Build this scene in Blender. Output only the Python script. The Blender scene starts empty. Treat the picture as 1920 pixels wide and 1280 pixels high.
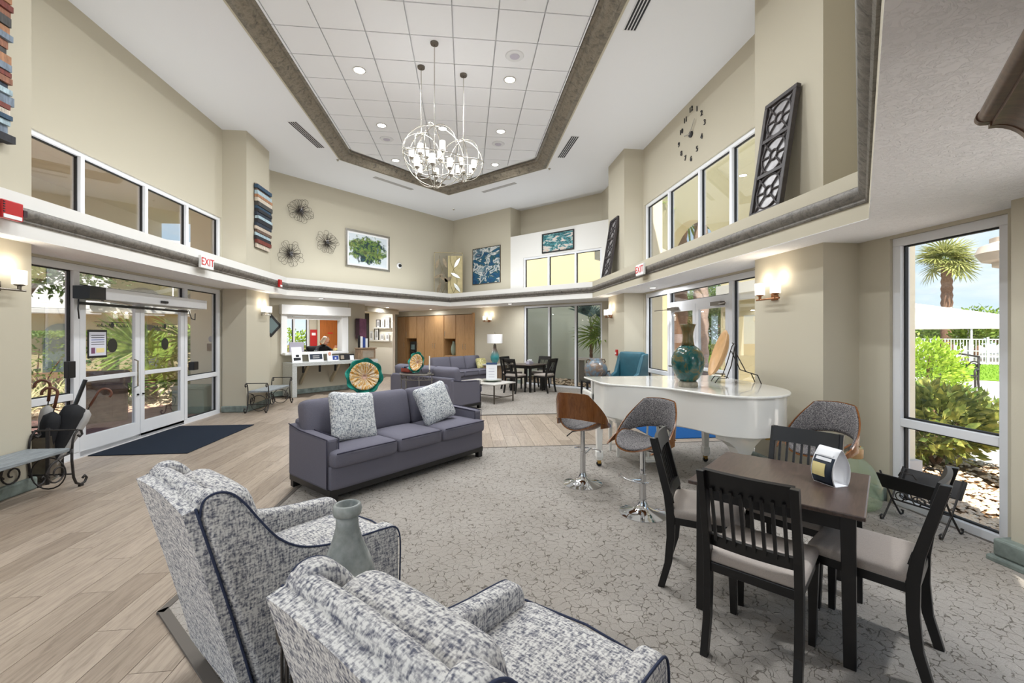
import bpy, bmesh, math, random
from mathutils import Vector, Matrix, noise
random.seed(7)
R = math.radians
sc = bpy.context.scene
COL = sc.collection

# ------------------------------------------------------------------ camera
cd = bpy.data.cameras.new('camera')
cd.sensor_width = 36.0
cd.lens = 811.0 / 1920 * 36
cd.shift_y = -13.6 / 1920
cd.clip_start = 0.05
cd.clip_end = 300
cam = bpy.data.objects.new('camera', cd)
COL.objects.link(cam)
cam.location = (0, 0, 1.6)
cam.rotation_euler = (R(90), 0, R(-6.113))
sc.camera = cam
sc.view_settings.view_transform = 'Standard'
sc.view_settings.look = 'None'
sc.view_settings.gamma = 1.0
sc.view_settings.use_curve_mapping = False
sc.view_settings.exposure = 0.0

# ------------------------------------------------------------------ sky and sun
world = bpy.data.worlds.new('sky')
sc.world = world
world.use_nodes = True
wt = world.node_tree
wt.nodes.clear()
wo = wt.nodes.new('ShaderNodeOutputWorld')
bg = wt.nodes.new('ShaderNodeBackground')
tcw = wt.nodes.new('ShaderNodeTexCoord')
sep = wt.nodes.new('ShaderNodeSeparateXYZ')
wt.links.new(tcw.outputs['Generated'], sep.inputs[0])
skr = wt.nodes.new('ShaderNodeValToRGB')            # clear blue sky, paler towards the horizon
cr = skr.color_ramp
cr.elements[0].position = 0.0; cr.elements[0].color = (.74, .88, 1.0, 1)
cr.elements[1].position = 0.9; cr.elements[1].color = (.20, .42, .86, 1)
e = cr.elements.new(0.22); e.color = (.56, .78, 1.0, 1)
e = cr.elements.new(0.5); e.color = (.34, .60, .96, 1)
wt.links.new(sep.outputs[2], skr.inputs[0])
mpw = wt.nodes.new('ShaderNodeMapping')
mpw.inputs['Scale'].default_value = (2.2, 2.2, 6.5)
cln = wt.nodes.new('ShaderNodeTexNoise')
cln.inputs['Scale'].default_value = 2.0
cln.inputs['Detail'].default_value = 6
clr = wt.nodes.new('ShaderNodeValToRGB')
clr.color_ramp.elements[0].position = 0.50
clr.color_ramp.elements[1].position = 0.70
clm = wt.nodes.new('ShaderNodeMixRGB')
clm.inputs[2].default_value = (1.0, 1.0, 1.0, 1)
wt.links.new(tcw.outputs['Generated'], mpw.inputs[0])
wt.links.new(mpw.outputs[0], cln.inputs[0])
wt.links.new(cln.outputs[0], clr.inputs[0])
wt.links.new(clr.outputs[0], clm.inputs[0])
wt.links.new(skr.outputs[0], clm.inputs[1])
wt.links.new(clm.outputs[0], bg.inputs[0])
bg.inputs[1].default_value = 1.15
wt.links.new(bg.outputs[0], wo.inputs[0])

sd = bpy.data.lights.new('sun', 'SUN')
sd.energy = 11.0
sd.angle = R(0.6)
sd.color = (1, 0.95, 0.86)
sun = bpy.data.objects.new('sun', sd)
COL.objects.link(sun)
sun.rotation_euler = Vector((-0.20, -0.50, 0.84)).to_track_quat('Z', 'Y').to_euler()

E_UPFILL = 21.0       # added LED uplights on the ledge, unseen
E_SOFFIT_FILL = 27.0     # added fill downlights in the low ceiling, out of view
E_DOWN = 54.0      # recessed ceiling downlights
E_CHAND = 14.0    # each orb chandelier
E_SCONCE = 1.9     # each wall sconce glass

# ------------------------------------------------------------------ materials
def lin(c):
    c = c / 255.0
    return c / 12.92 if c <= 0.04045 else ((c + 0.055) / 1.055) ** 2.4
def C(r, g, b): return (lin(r), lin(g), lin(b), 1.0)

class NT:
    def __init__(s, name):
        s.m = bpy.data.materials.new(name); s.m.use_nodes = True
        s.t = s.m.node_tree; s.t.nodes.clear()
        s.out = s.t.nodes.new('ShaderNodeOutputMaterial')
    def n(s, typ, **kw):
        x = s.t.nodes.new('ShaderNode' + typ)
        for k, v in kw.items():
            if hasattr(x, k): setattr(x, k, v)
            else: x.inputs[k.replace('_', ' ')].default_value = v
        return x
    def l(s, a, b): s.t.links.new(a, b)
    def bsdf(s, col=None, rough=.6, metal=0.0, spec=.5, coat=0.0):
        b = s.n('BsdfPrincipled')
        if col: b.inputs['Base Color'].default_value = col
        b.inputs['Roughness'].default_value = rough
        b.inputs['Metallic'].default_value = metal
        b.inputs['Specular IOR Level'].default_value = spec
        b.inputs['Coat Weight'].default_value = coat
        s.l(b.outputs[0], s.out.inputs[0])
        return b
    def coord(s, scale=(1, 1, 1), kind='Object', rot=(0, 0, 0)):
        tc = s.n('TexCoord'); mp = s.n('Mapping')
        mp.inputs['Scale'].default_value = scale
        mp.inputs['Rotation'].default_value = rot
        s.l(tc.outputs[kind], mp.inputs[0]); return mp.outputs[0]
    def noise(s, vec, scale=5, detail=4, rough=.55, dist=0):
        x = s.n('TexNoise'); x.inputs['Scale'].default_value = scale
        x.inputs['Detail'].default_value = detail; x.inputs['Roughness'].default_value = rough
        x.inputs['Distortion'].default_value = dist
        s.l(vec, x.inputs[0]); return x.outputs[0]
    def ramp(s, fac, stops, interp='LINEAR'):
        x = s.n('ValToRGB'); cr = x.color_ramp; cr.interpolation = interp
        while len(cr.elements) < len(stops): cr.elements.new(0.5)
        for e, (p, c) in zip(cr.elements, stops): e.position = p; e.color = c
        s.l(fac, x.inputs[0]); return x.outputs[0]
    def mix(s, fac, a, b, mode='MIX'):
        x = s.n('MixRGB'); x.blend_type = mode
        for i, v in enumerate((fac, a, b)):
            if isinstance(v, (int, float)): x.inputs[i].default_value = v
            elif isinstance(v, tuple): x.inputs[i].default_value = v
            else: s.l(v, x.inputs[i])
        return x.outputs[0]
    def math(s, op, a, b=None):
        x = s.n('Math'); x.operation = op
        for i, v in enumerate((a, b)):
            if v is None: continue
            if isinstance(v, (int, float)): x.inputs[i].default_value = v
            else: s.l(v, x.inputs[i])
        return x.outputs[0]
    def bump(s, h, b, strength=.3, dist=.01):
        x = s.n('Bump'); x.inputs['Strength'].default_value = strength
        x.inputs['Distance'].default_value = dist
        s.l(h, x.inputs['Height']); s.l(x.outputs[0], b.inputs['Normal'])

MATS = {}
def plain(name, col, rough=.6, metal=0., spec=.5, coat=0., var=0., vs=6., bump=0., bs=40., scale=(1, 1, 1)):
    k = NT(name); b = k.bsdf(col, rough, metal, spec, coat)
    if var or bump:
        v = k.coord(scale)
        if var:
            nz = k.noise(v, vs, 4)
            d = tuple(max(0, c * (1 - var)) for c in col[:3]) + (1,)
            u = tuple(min(1, c * (1 + var)) for c in col[:3]) + (1,)
            k.l(k.ramp(nz, [(.3, d), (.7, u)]), b.inputs['Base Color'])
        if bump: k.bump(k.noise(v, bs, 3), b, bump, .004)
    MATS[name] = k.m; return k.m

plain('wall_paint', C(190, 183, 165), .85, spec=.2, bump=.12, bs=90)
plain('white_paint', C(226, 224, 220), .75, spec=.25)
plain('trim_white', C(232, 231, 229), .45)
plain('frame_white', C(222, 223, 226), .4)
plain('gasket_black', C(24, 24, 26), .6)
plain('acoustic_tile', C(228, 229, 232), .9, spec=.1, bump=.25, bs=160)
plain('tile_grid', C(214, 215, 217), .6)
plain('black_wood', C(19, 17, 17), .38, spec=.5, var=.25, vs=9)
plain('seat_fabric', C(176, 166, 158), .95, spec=.1, var=.08, vs=200, bump=.2, bs=400)
plain('chrome', C(215, 216, 218), .06, 1.0)
plain('nickel', C(186, 182, 174), .25, 1.0)
plain('nickel_dark', C(118, 112, 104), .35, 1.0)
plain('iron', C(58, 55, 54), .55, .55, var=.25, vs=30)
plain('iron_pale', C(128, 122, 114), .6, .4, var=.2, vs=30)
plain('black_metal', C(28, 27, 28), .45, .5)
plain('black_plastic', C(20, 20, 22), .4)
plain('bronze', C(150, 104, 70), .35, .9)
plain('brass', C(196, 160, 92), .25, 1.0)
plain('piano_white', C(236, 234, 228), .12, coat=.6)
plain('mat_navy', C(34, 41, 52), .95, spec=.1, bump=.5, bs=350, var=.1, vs=300)
plain('mat_blue', C(28, 78, 132), .95, spec=.1, bump=.4, bs=350)
plain('carpet_border', C(104, 98, 92), .85, spec=.1)
plain('teal_leather', C(42, 88, 102), .42, var=.15, vs=5)
plain('red_plastic', C(178, 20, 24), .35)
plain('sign_white', C(240, 240, 238), .5)
plain('sign_red', C(206, 22, 30), .5)
plain('paper_white', C(236, 236, 238), .7)
plain('paper_blue', C(38, 66, 138), .6)
plain('paper_dark', C(34, 44, 58), .6)
plain('paper_cream', C(232, 214, 150), .7)
plain('paper_lilac', C(182, 178, 192), .7)
plain('ink', C(26, 26, 32), .7)
plain('skin', C(214, 160, 138), .55)
plain('hair_blonde', C(216, 196, 172), .5, var=.2, vs=60, scale=(1, 1, .1))
plain('black_cloth', C(20, 20, 24), .9)
plain('umbrella_grey', C(168, 166, 164), .85)
plain('umbrella_black', C(20, 21, 26), .8)
plain('handle_wood', C(98, 58, 40), .35)
plain('bench_board', C(132, 138, 142), .65, var=.28, vs=10, scale=(1, 8, 8), bump=.3, bs=20)
plain('stand_metal', C(112, 104, 92), .45, .7, var=.3, vs=7)
plain('stone_base', C(118, 128, 122), .75, var=.35, vs=9, bump=.5, bs=25)
plain('quartz', C(190, 192, 190), .35, var=.16, vs=40)
plain('bracket_wood', C(176, 164, 138), .6)
plain('panel_brown', C(152, 140, 124), .7, var=.1)
plain('cream_stucco', C(212, 200, 160), .9, spec=.1, bump=.4, bs=50)
plain('porch_stucco', C(240, 230, 208), .9, spec=.1, bump=.4, bs=30)
plain('courtyard_paint', C(218, 222, 206), .9, spec=.1, bump=.3, bs=40)  # cream stucco, with shade and glass tint put into its colour
plain('eave_white', C(240, 238, 234), .7)
plain('roof_metal', C(198, 192, 184), .5, var=.08)
plain('canvas_white', C(242, 238, 230), .8)
plain('fence_metal', C(206, 208, 212), .5)
plain('patio', C(214, 204, 196), .9, var=.1, vs=4)
plain('lawn_base', C(116, 148, 48), .95, spec=.1, var=.35, vs=30)
plain('soil', C(120, 96, 72), .95, spec=.1, var=.3, vs=8)
plain('mulch_rock', C(206, 180, 150), .8, var=.3, vs=3)
plain('trunk_bark', C(124, 96, 80), .9, spec=.1, var=.4, vs=10, scale=(1, 1, 5), bump=.8, bs=14)
plain('trunk_pale', C(176, 154, 142), .9, spec=.1, var=.25, vs=10, scale=(1, 1, 6), bump=.6, bs=14)
plain('trash_stone', C(112, 92, 78), .8, var=.25, vs=18, bump=.3, bs=60)
plain('wood_dish', C(202, 160, 112), .4, var=.12, vs=6, scale=(1, 1, 6))
plain('tray_red', C(150, 62, 44), .5)
plain('cloth_blue', C(58, 78, 112), .9)
plain('candle', C(240, 236, 226), .5)
plain('door_wood', C(170, 96, 34), .45, var=.15, vs=5, scale=(6, 6, .6))
plain('desk_grey', C(188, 184, 178), .6)
plain('art_purple', C(120, 74, 104), .7, var=.3, vs=4)
plain('art_edge', C(52, 28, 36), .7)
plain('dark_mirror_frame', C(56, 50, 50), .55, var=.3, vs=16)
plain('aged_mirror', C(150, 147, 148), .4, .3, var=.2, vs=14)
plain('wire_gold', C(140, 128, 96), .45, .6)
plain('leaf_metal', C(110, 98, 80), .35, .8, var=.25, vs=12)
plain('leaf_silver', C(206, 208, 204), .3, .8)
plain('art_panel_gold', C(190, 176, 132), .6, .1, var=.12, vs=6)
plain('burst_dark', C(60, 52, 46), .45, .6)
plain('burst_silver', C(200, 200, 204), .2, 1.0)
plain('mount_black', C(26, 24, 24), .5)
plain('lamp_shade', C(238, 236, 236), .9)
plain('jar_dark', C(92, 78, 62), .35, var=.4, vs=5)
plain('tablecloth_grey', C(196, 194, 196), .6)
plain('crown_wood', C(98, 76, 62), .35, spec=.4, var=.3, vs=5, scale=(8, 1, 8))
plain('crown_dark', C(44, 32, 26), .4, var=.3, vs=9)
plain('shelf_white', C(236, 232, 224), .6)
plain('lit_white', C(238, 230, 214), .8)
plain('stone_top', C(206, 202, 196), .3, var=.12, vs=6)
plain('weathered_wood', C(142, 118, 94), .8, var=.4, vs=8, scale=(6, 6, 1), bump=.5, bs=30)
plain('lattice_side', C(70, 66, 62), .45, .6)
plain('rubber_black', C(22, 22, 22), .8)
plain('green_box', C(140, 152, 136), .8)
plain('letter_dark', C(40, 40, 44), .5)
plain('poster_paper', C(214, 214, 226), .6)
plain('decal_dark', C(34, 34, 26), .6)
plain('concrete_step', C(214, 208, 204), .85)
plain('far_glass', C(98, 116, 116), .15, spec=.8)
plain('hanger_pink', C(176, 92, 104), .7)

def emissive(name, col, e):
    k = NT(name); em = k.n('Emission'); em.inputs[0].default_value = col; em.inputs[1].default_value = e
    k.l(em.outputs[0], k.out.inputs[0]); MATS[name] = k.m
emissive('lamp_disc', (1, .98, .94, 1), 6.0)
emissive('shade_glow', (1, .97, .92, 1), 1.5)
emissive('sconce_glow', (1, .93, .80, 1), 2.4)

def glassy(name, tint=(1, 1, 1, 1), refl=.08, rough=0.0):
    k = NT(name)
    tr = k.n('BsdfTransparent'); tr.inputs[0].default_value = tint
    gl = k.n('BsdfGlossy'); gl.inputs['Roughness'].default_value = rough
    fr = k.n('Fresnel'); fr.inputs[0].default_value = 1.4
    mx = k.n('MixShader')
    f = k.math('MULTIPLY', fr.outputs[0], refl / .04)
    k.l(f, mx.inputs[0]); k.l(tr.outputs[0], mx.inputs[1]); k.l(gl.outputs[0], mx.inputs[2])
    k.l(mx.outputs[0], k.out.inputs[0]); MATS[name] = k.m
glassy('window_glass', (.985, .99, .985, 1), .018)
glassy('mirror_edge_glass', (.7, .85, .8, 1), .04)

def solidglass(name, col, rough=.05, trans=.85, var=None, vs=6):
    k = NT(name); b = k.bsdf(col, rough); b.inputs['Transmission Weight'].default_value = trans
    b.inputs['IOR'].default_value = 1.3
    if var:
        k.l(k.ramp(k.noise(k.coord(), vs, 4), var), b.inputs['Base Color'])
    MATS[name] = k.m
def milky(name, tint, dif, f):
    k = NT(name); tr = k.n('BsdfTransparent'); tr.inputs[0].default_value = tint
    d = k.bsdf(dif, .05, coat=.3); mx = k.n('MixShader'); mx.inputs[0].default_value = f
    k.l(tr.outputs[0], mx.inputs[1]); k.l(d.outputs[0], mx.inputs[2]); k.l(mx.outputs[0], k.out.inputs[0]); MATS[name] = k.m
milky('demijohn_glass', (.93, .98, .90, 1), C(206, 220, 194), .26)
solidglass('teal_rim_glass', C(40, 150, 138), .08, .45, [(.3, C(14, 104, 100)), (.6, C(60, 178, 160)), (.8, C(150, 222, 206))], 9)
solidglass('bottle_glass', C(150, 158, 156), .25, .5, [(.3, C(136, 144, 142)), (.7, C(206, 210, 206))], 14)
def teal_lamp():
    k = NT('lamp_glass'); b = k.bsdf(rough=.08, coat=.4)
    tc = k.n('TexCoord'); sp = k.n('SeparateXYZ'); k.l(tc.outputs['Object'], sp.inputs[0])
    h = k.math('ADD', k.math('MULTIPLY', sp.outputs[2], 1.8), k.math('MULTIPLY', k.noise(k.coord(), 12, 4), .25))
    k.l(k.ramp(h, [(.15, C(28, 116, 118)), (.55, C(60, 132, 134)), (.95, C(118, 104, 92))]), b.inputs['Base Color'])
    MATS['lamp_glass'] = k.m
teal_lamp()

def knock(name, col, scale, strength):
    k = NT(name); b = k.bsdf(col, .85, spec=.2)
    v = k.coord((1, 1.0, 1)); a = k.noise(v, scale, 5, .6, 1.2)
    h = k.ramp(a, [(.46, (0, 0, 0, 1)), (.56, (1, 1, 1, 1))])
    k.bump(h, b, strength, .008); MATS[name] = k.m
knock('stucco_ceiling', C(246, 246, 248), 24, .55)
knock('ceiling_white', C(226, 227, 230), 60, .14)

def carpet():
    k = NT('carpet'); b = k.bsdf(rough=.95, spec=.08)
    v = k.coord(); d = k.noise(v, 7, 3)
    wv = k.mix(.06, v, k.n('TexNoise').outputs[1]) if False else v
    vo = k.n('TexVoronoi'); vo.feature = 'DISTANCE_TO_EDGE'; vo.inputs['Scale'].default_value = 17.0
    add = k.n('VectorMath'); add.operation = 'ADD'
    nz = k.n('TexNoise'); nz.inputs['Scale'].default_value = 9; nz.inputs['Detail'].default_value = 3
    k.l(v, nz.inputs[0])
    sc_ = k.n('VectorMath'); sc_.operation = 'SCALE'; sc_.inputs['Scale'].default_value = .14
    k.l(nz.outputs[1], sc_.inputs[0]); k.l(v, add.inputs[0]); k.l(sc_.outputs[0], add.inputs[1])
    k.l(add.outputs[0], vo.inputs['Vector'])
    br = k.noise(v, 16, 2)
    e = k.math('ADD', vo.outputs['Distance'], k.math('MULTIPLY', br, .13))
    edge = k.ramp(e, [(.066, (0, 0, 0, 1)), (.100, (1, 1, 1, 1))])
    pile = k.noise(v, 260, 2)
    base = k.ramp(k.noise(v, 1.3, 2), [(.3, C(150, 143, 135)), (.7, C(166, 160, 153))])
    pc = k.mix(.35, base, k.ramp(pile, [(.3, C(126, 119, 112)), (.7, C(184, 178, 170))]))
    k.l(k.mix(edge, C(106, 99, 92), pc), b.inputs['Base Color'])
    k.bump(k.math('ADD', edge, k.math('MULTIPLY', pile, .35)), b, .55, .008)
    MATS['carpet'] = k.m
carpet()

def plank_mat():
    k = NT('floor_plank'); b = k.bsdf(rough=.38, spec=.4)
    oi = k.n('ObjectInfo')
    off = k.n('VectorMath'); off.operation = 'ADD'
    sc_ = k.n('VectorMath'); sc_.operation = 'SCALE'; sc_.inputs['Scale'].default_value = 37.0
    cmb = k.n('CombineXYZ'); k.l(oi.outputs['Random'], cmb.inputs[0]); k.l(oi.outputs['Random'], cmb.inputs[1])
    k.l(cmb.outputs[0], sc_.inputs[0])
    k.l(k.coord((9, .9, 9)), off.inputs[0]); k.l(sc_.outputs[0], off.inputs[1])
    g = k.noise(off.outputs[0], 3.2, 7, .62, 1.6)
    col = k.ramp(g, [(.28, C(136, 125, 114)), (.45, C(164, 152, 140)), (.6, C(180, 168, 155)), (.8, C(150, 138, 126))])
    tone = k.ramp(oi.outputs['Random'], [(0, C(216, 208, 200)), (.5, C(236, 230, 223)), (1, C(252, 246, 240))])
    k.l(k.mix(1.0, col, tone, 'MULTIPLY'), b.inputs['Base Color'])
    k.bump(g, b, .06, .002); MATS['floor_plank'] = k.m
    k = NT('floor_base'); b = k.bsdf(C(96, 84, 72), .6); MATS['floor_base'] = k.m
plank_mat()

def dash(name, light, mid, dark, sc1=16., sc2=120., lo=.40, hi=.60, warm=None):
    k = NT(name); b = k.bsdf(rough=.95, spec=.08)
    r = [k.noise(k.coord(s), 1.0, 2, .5) for s in ((sc1, sc2, sc2), (sc2, sc1, sc2), (sc2, sc2, sc1))]
    m = k.math('ADD', k.math('ADD', r[0], r[1]), r[2])
    m = k.math('MULTIPLY', m, 1 / 3.)
    k.l(k.ramp(m, [(lo, dark), (.5, mid), (hi, light)]), b.inputs['Base Color'])
    k.bump(m, b, .5, .004); MATS[name] = k.m
dash('tweed', C(214, 212, 208), C(176, 174, 174), C(96, 98, 110), 27, 125, .40, .56)
dash('pillow_tweed', C(226, 226, 224), C(190, 192, 194), C(84, 94, 110), 26, 150, .41, .54)
dash('sofa_fabric', C(124, 122, 132), C(108, 106, 117), C(92, 90, 101), 300, 600, .36, .64)
dash('stool_tweed', C(158, 153, 150), C(106, 103, 104), C(52, 50, 54), 90, 210, .40, .60)
plain('sofa_piping', C(58, 56, 68), .9, spec=.1)
plain('tweed_piping', C(58, 64, 84), .9, spec=.1)

def mottle(name, cols, scale=(1, 1, 1), vs=14, rough=.55, metal=0., bump=.6, dist=.8):
    k = NT(name); b = k.bsdf(rough=rough, metal=metal)
    g = k.noise(k.coord(scale), vs, 7, .68, dist)
    n_ = len(cols); k.l(k.ramp(g, [(.28 + .44 * i / (n_ - 1), c) for i, c in enumerate(cols)]), b.inputs['Base Color'])
    k.bump(g, b, bump, .006); MATS[name] = k.m
mottle('trim_stone', [C(52, 48, 44), C(104, 99, 93), C(128, 123, 116), C(70, 64, 60)], vs=16, rough=.5)
mottle('crown_stone', [C(48, 44, 36), C(96, 88, 74), C(122, 112, 96), C(64, 56, 46)], vs=12, rough=.42)
mottle('vase_teal', [C(82, 66, 32), C(22, 66, 62), C(22, 82, 80), C(104, 90, 46), C(30, 98, 96)], vs=9, rough=.16, bump=.2)
mottle('vase_bronze', [C(62, 50, 26), C(98, 80, 42), C(74, 84, 52)], vs=10, rough=.25, bump=.3)
mottle('vase_stone', [C(120, 112, 98), C(176, 168, 150)], vs=16, rough=.5)
mottle('jar_glaze', [C(150, 166, 176), C(96, 118, 132), C(124, 96, 70), C(178, 186, 190)], vs=6, rough=.18, bump=.2)
#mottle('amber_glass', [C(150, 84, 14), C(214, 150, 44), C(238, 206, 140), C(196, 122, 30)], vs=11, rough=.12, bump=.3, dist=2)
mottle('ply_walnut', [C(92, 54, 26), C(120, 74, 38), C(138, 88, 48)], (16, 16, 1.5), 3, .22, bump=.05)
mottle('table_walnut', [C(58, 46, 42), C(76, 62, 56), C(88, 72, 64)], (2, 18, 6), 3, .3, bump=.05)
mottle('cabinet_wood', [C(150, 112, 70), C(176, 136, 90), C(190, 150, 104)], (14, 14, .8), 3, .5, bump=.05)
#mottle('paint_green', [C(228, 232, 234), C(196, 212, 216), C(110, 150, 80), C(34, 58, 50), C(140, 170, 60), C(24, 40, 48)], (1, 1, 1.3), 3.4, .5, bump=.1, dist=1.5)
#mottle('paint_blue', [C(22, 62, 92), C(36, 96, 124), C(214, 212, 204), C(26, 66, 70), C(230, 222, 208), C(20, 52, 84)], (1.6, 1.6, 1), 2.6, .5, bump=.2, dist=1.4)
#mottle('paint_coast', [C(206, 180, 160), C(212, 204, 196), C(60, 138, 146), C(30, 44, 46), C(190, 200, 196)], (1, 1, 2.4), 3.2, .5, bump=.2, dist=1.2)
mottle('print_pillow', [C(70, 76, 80), C(196, 186, 120), C(220, 216, 200)], vs=22, rough=.9, bump=.1)
mottle('river_rock', [C(150, 122, 96), C(206, 178, 148), C(226, 206, 180), C(176, 146, 116)], vs=16, rough=.8, bump=.4)
mottle('brick_paver', [C(92, 64, 66), C(126, 86, 82), C(110, 92, 96)], vs=7, rough=.85, bump=.4)

def leafmat(name, dark, mid, light):
    k = NT(name); b = k.bsdf(rough=.5, spec=.3)
    b.inputs['Subsurface Weight'].default_value = 0.0
    g = k.noise(k.coord(), 5.5, 4, .7)
    k.l(k.ramp(g, [(.32, dark), (.5, mid), (.68, light)]), b.inputs['Base Color'])
    tl = k.n('BsdfTranslucent'); k.l(k.ramp(g, [(.32, mid), (.7, light)]), tl.inputs[0])
    mx = k.n('MixShader'); mx.inputs[0].default_value = .3
    k.l(b.outputs[0], mx.inputs[1]); k.l(tl.outputs[0], mx.inputs[2]); k.l(mx.outputs[0], k.out.inputs[0])
    MATS[name] = k.m
leafmat('leaf_hedge', C(62, 86, 36), C(110, 138, 64), C(166, 184, 100))
leafmat('leaf_lime', C(96, 132, 30), C(150, 182, 56), C(204, 218, 100))
leafmat('leaf_croton', C(58, 78, 38), C(116, 130, 62), C(214, 206, 110))
leafmat('leaf_flax', C(156, 156, 100), C(214, 208, 156), C(240, 230, 196))
leafmat('leaf_palm', C(64, 92, 34), C(116, 144, 58), C(176, 190, 96))
leafmat('leaf_sabal', C(92, 102, 52), C(136, 142, 78), C(192, 186, 122))
leafmat('leaf_tree', C(54, 74, 38), C(96, 122, 60), C(146, 166, 100))
leafmat('leaf_blue', C(42, 68, 72), C(78, 106, 108), C(128, 150, 142))
leafmat('grass_blade', C(96, 134, 36), C(132, 168, 56), C(170, 196, 84))

def abstract(name, stops, scale, nscale, dist, mask=None):
    """loose painted abstract: big soft patches; mask = (background, cx, cz, rx, rz)"""
    k = NT(name); b = k.bsdf(rough=.5)
    v = k.coord(scale); g = k.noise(v, nscale, 3.5, .6, dist); col = k.ramp(g, stops)
    if mask:
        bgc, cx, cz, rx, rz = mask
        tc = k.n('TexCoord'); sp = k.n('SeparateXYZ'); k.l(tc.outputs['Object'], sp.inputs[0])
        dx = k.math('DIVIDE', k.math('SUBTRACT', sp.outputs[0], cx), rx); dz = k.math('DIVIDE', k.math('SUBTRACT', sp.outputs[2], cz), rz)
        d = k.math('SQRT', k.math('ADD', k.math('MULTIPLY', dx, dx), k.math('MULTIPLY', dz, dz)))
        d = k.math('ADD', d, k.math('MULTIPLY', k.math('SUBTRACT', k.noise(k.coord(), 7, 5, .6, .6), .5), 1.6))
        col = k.mix(k.ramp(d, [(.72, (0, 0, 0, 1)), (.92, (1, 1, 1, 1))]), col, bgc)
    k.l(col, b.inputs['Base Color']); k.bump(g, b, .1, .002); MATS[name] = k.m
abstract('paint_green', [(.28, C(40, 78, 92)), (.38, C(24, 40, 44)), (.45, C(46, 76, 56)), (.50, C(118, 148, 62)), (.54, C(34, 44, 46)), (.60, C(142, 158, 74)), (.66, C(40, 60, 70)), (.76, C(130, 172, 180))], (1, 1, 1.4), 4.5, 1.0, (C(206, 214, 220), .0, .02, .80, .46))
abstract('paint_blue', [(.34, C(14, 54, 92)), (.42, C(22, 84, 120)), (.48, C(26, 74, 78)), (.52, C(214, 212, 208)), (.58, C(96, 128, 140)), (.64, C(16, 58, 90)), (.74, C(226, 220, 208))], (1.0, 1.0, 1.7), 2.2, .5)
abstract('paint_coast', [(.30, C(200, 168, 148)), (.42, C(206, 198, 190)), (.48, C(42, 128, 138)), (.53, C(22, 40, 44)), (.58, C(70, 150, 156)), (.72, C(212, 196, 182))], (.8, .8, 2.6), 3.6, .6)
def petal():
    k = NT('amber_glass'); b = k.bsdf(rough=.12, coat=.3)
    tc = k.n('TexCoord'); sp = k.n('SeparateXYZ'); k.l(tc.outputs['Object'], sp.inputs[0])
    z = k.math('SUBTRACT', sp.outputs[2], .235); x = sp.outputs[0]
    an = k.n('Math'); an.operation = 'ARCTAN2'; k.l(x, an.inputs[0]); k.l(z, an.inputs[1])
    r = k.math('SQRT', k.math('ADD', k.math('MULTIPLY', x, x), k.math('MULTIPLY', z, z)))
    cb = k.n('CombineXYZ'); k.l(k.math('MULTIPLY', an.outputs[0], 5.5), cb.inputs[0]); k.l(k.math('MULTIPLY', r, 9.0), cb.inputs[1])
    g = k.noise(cb.outputs[0], 1.6, 4, .6, .7)
    st = k.ramp(g, [(.30, C(146, 84, 14)), (.42, C(206, 140, 40)), (.50, C(232, 196, 128)), (.56, C(240, 232, 214)), (.64, C(200, 128, 36)), (.74, C(226, 228, 222))])
    k.l(k.mix(k.ramp(r, [(.02, (1, 1, 1, 1)), (.05, (0, 0, 0, 1))]), st, C(214, 170, 150)), b.inputs['Base Color'])
    k.bump(g, b, .5, .01); MATS['amber_glass'] = k.m
petal()

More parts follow.
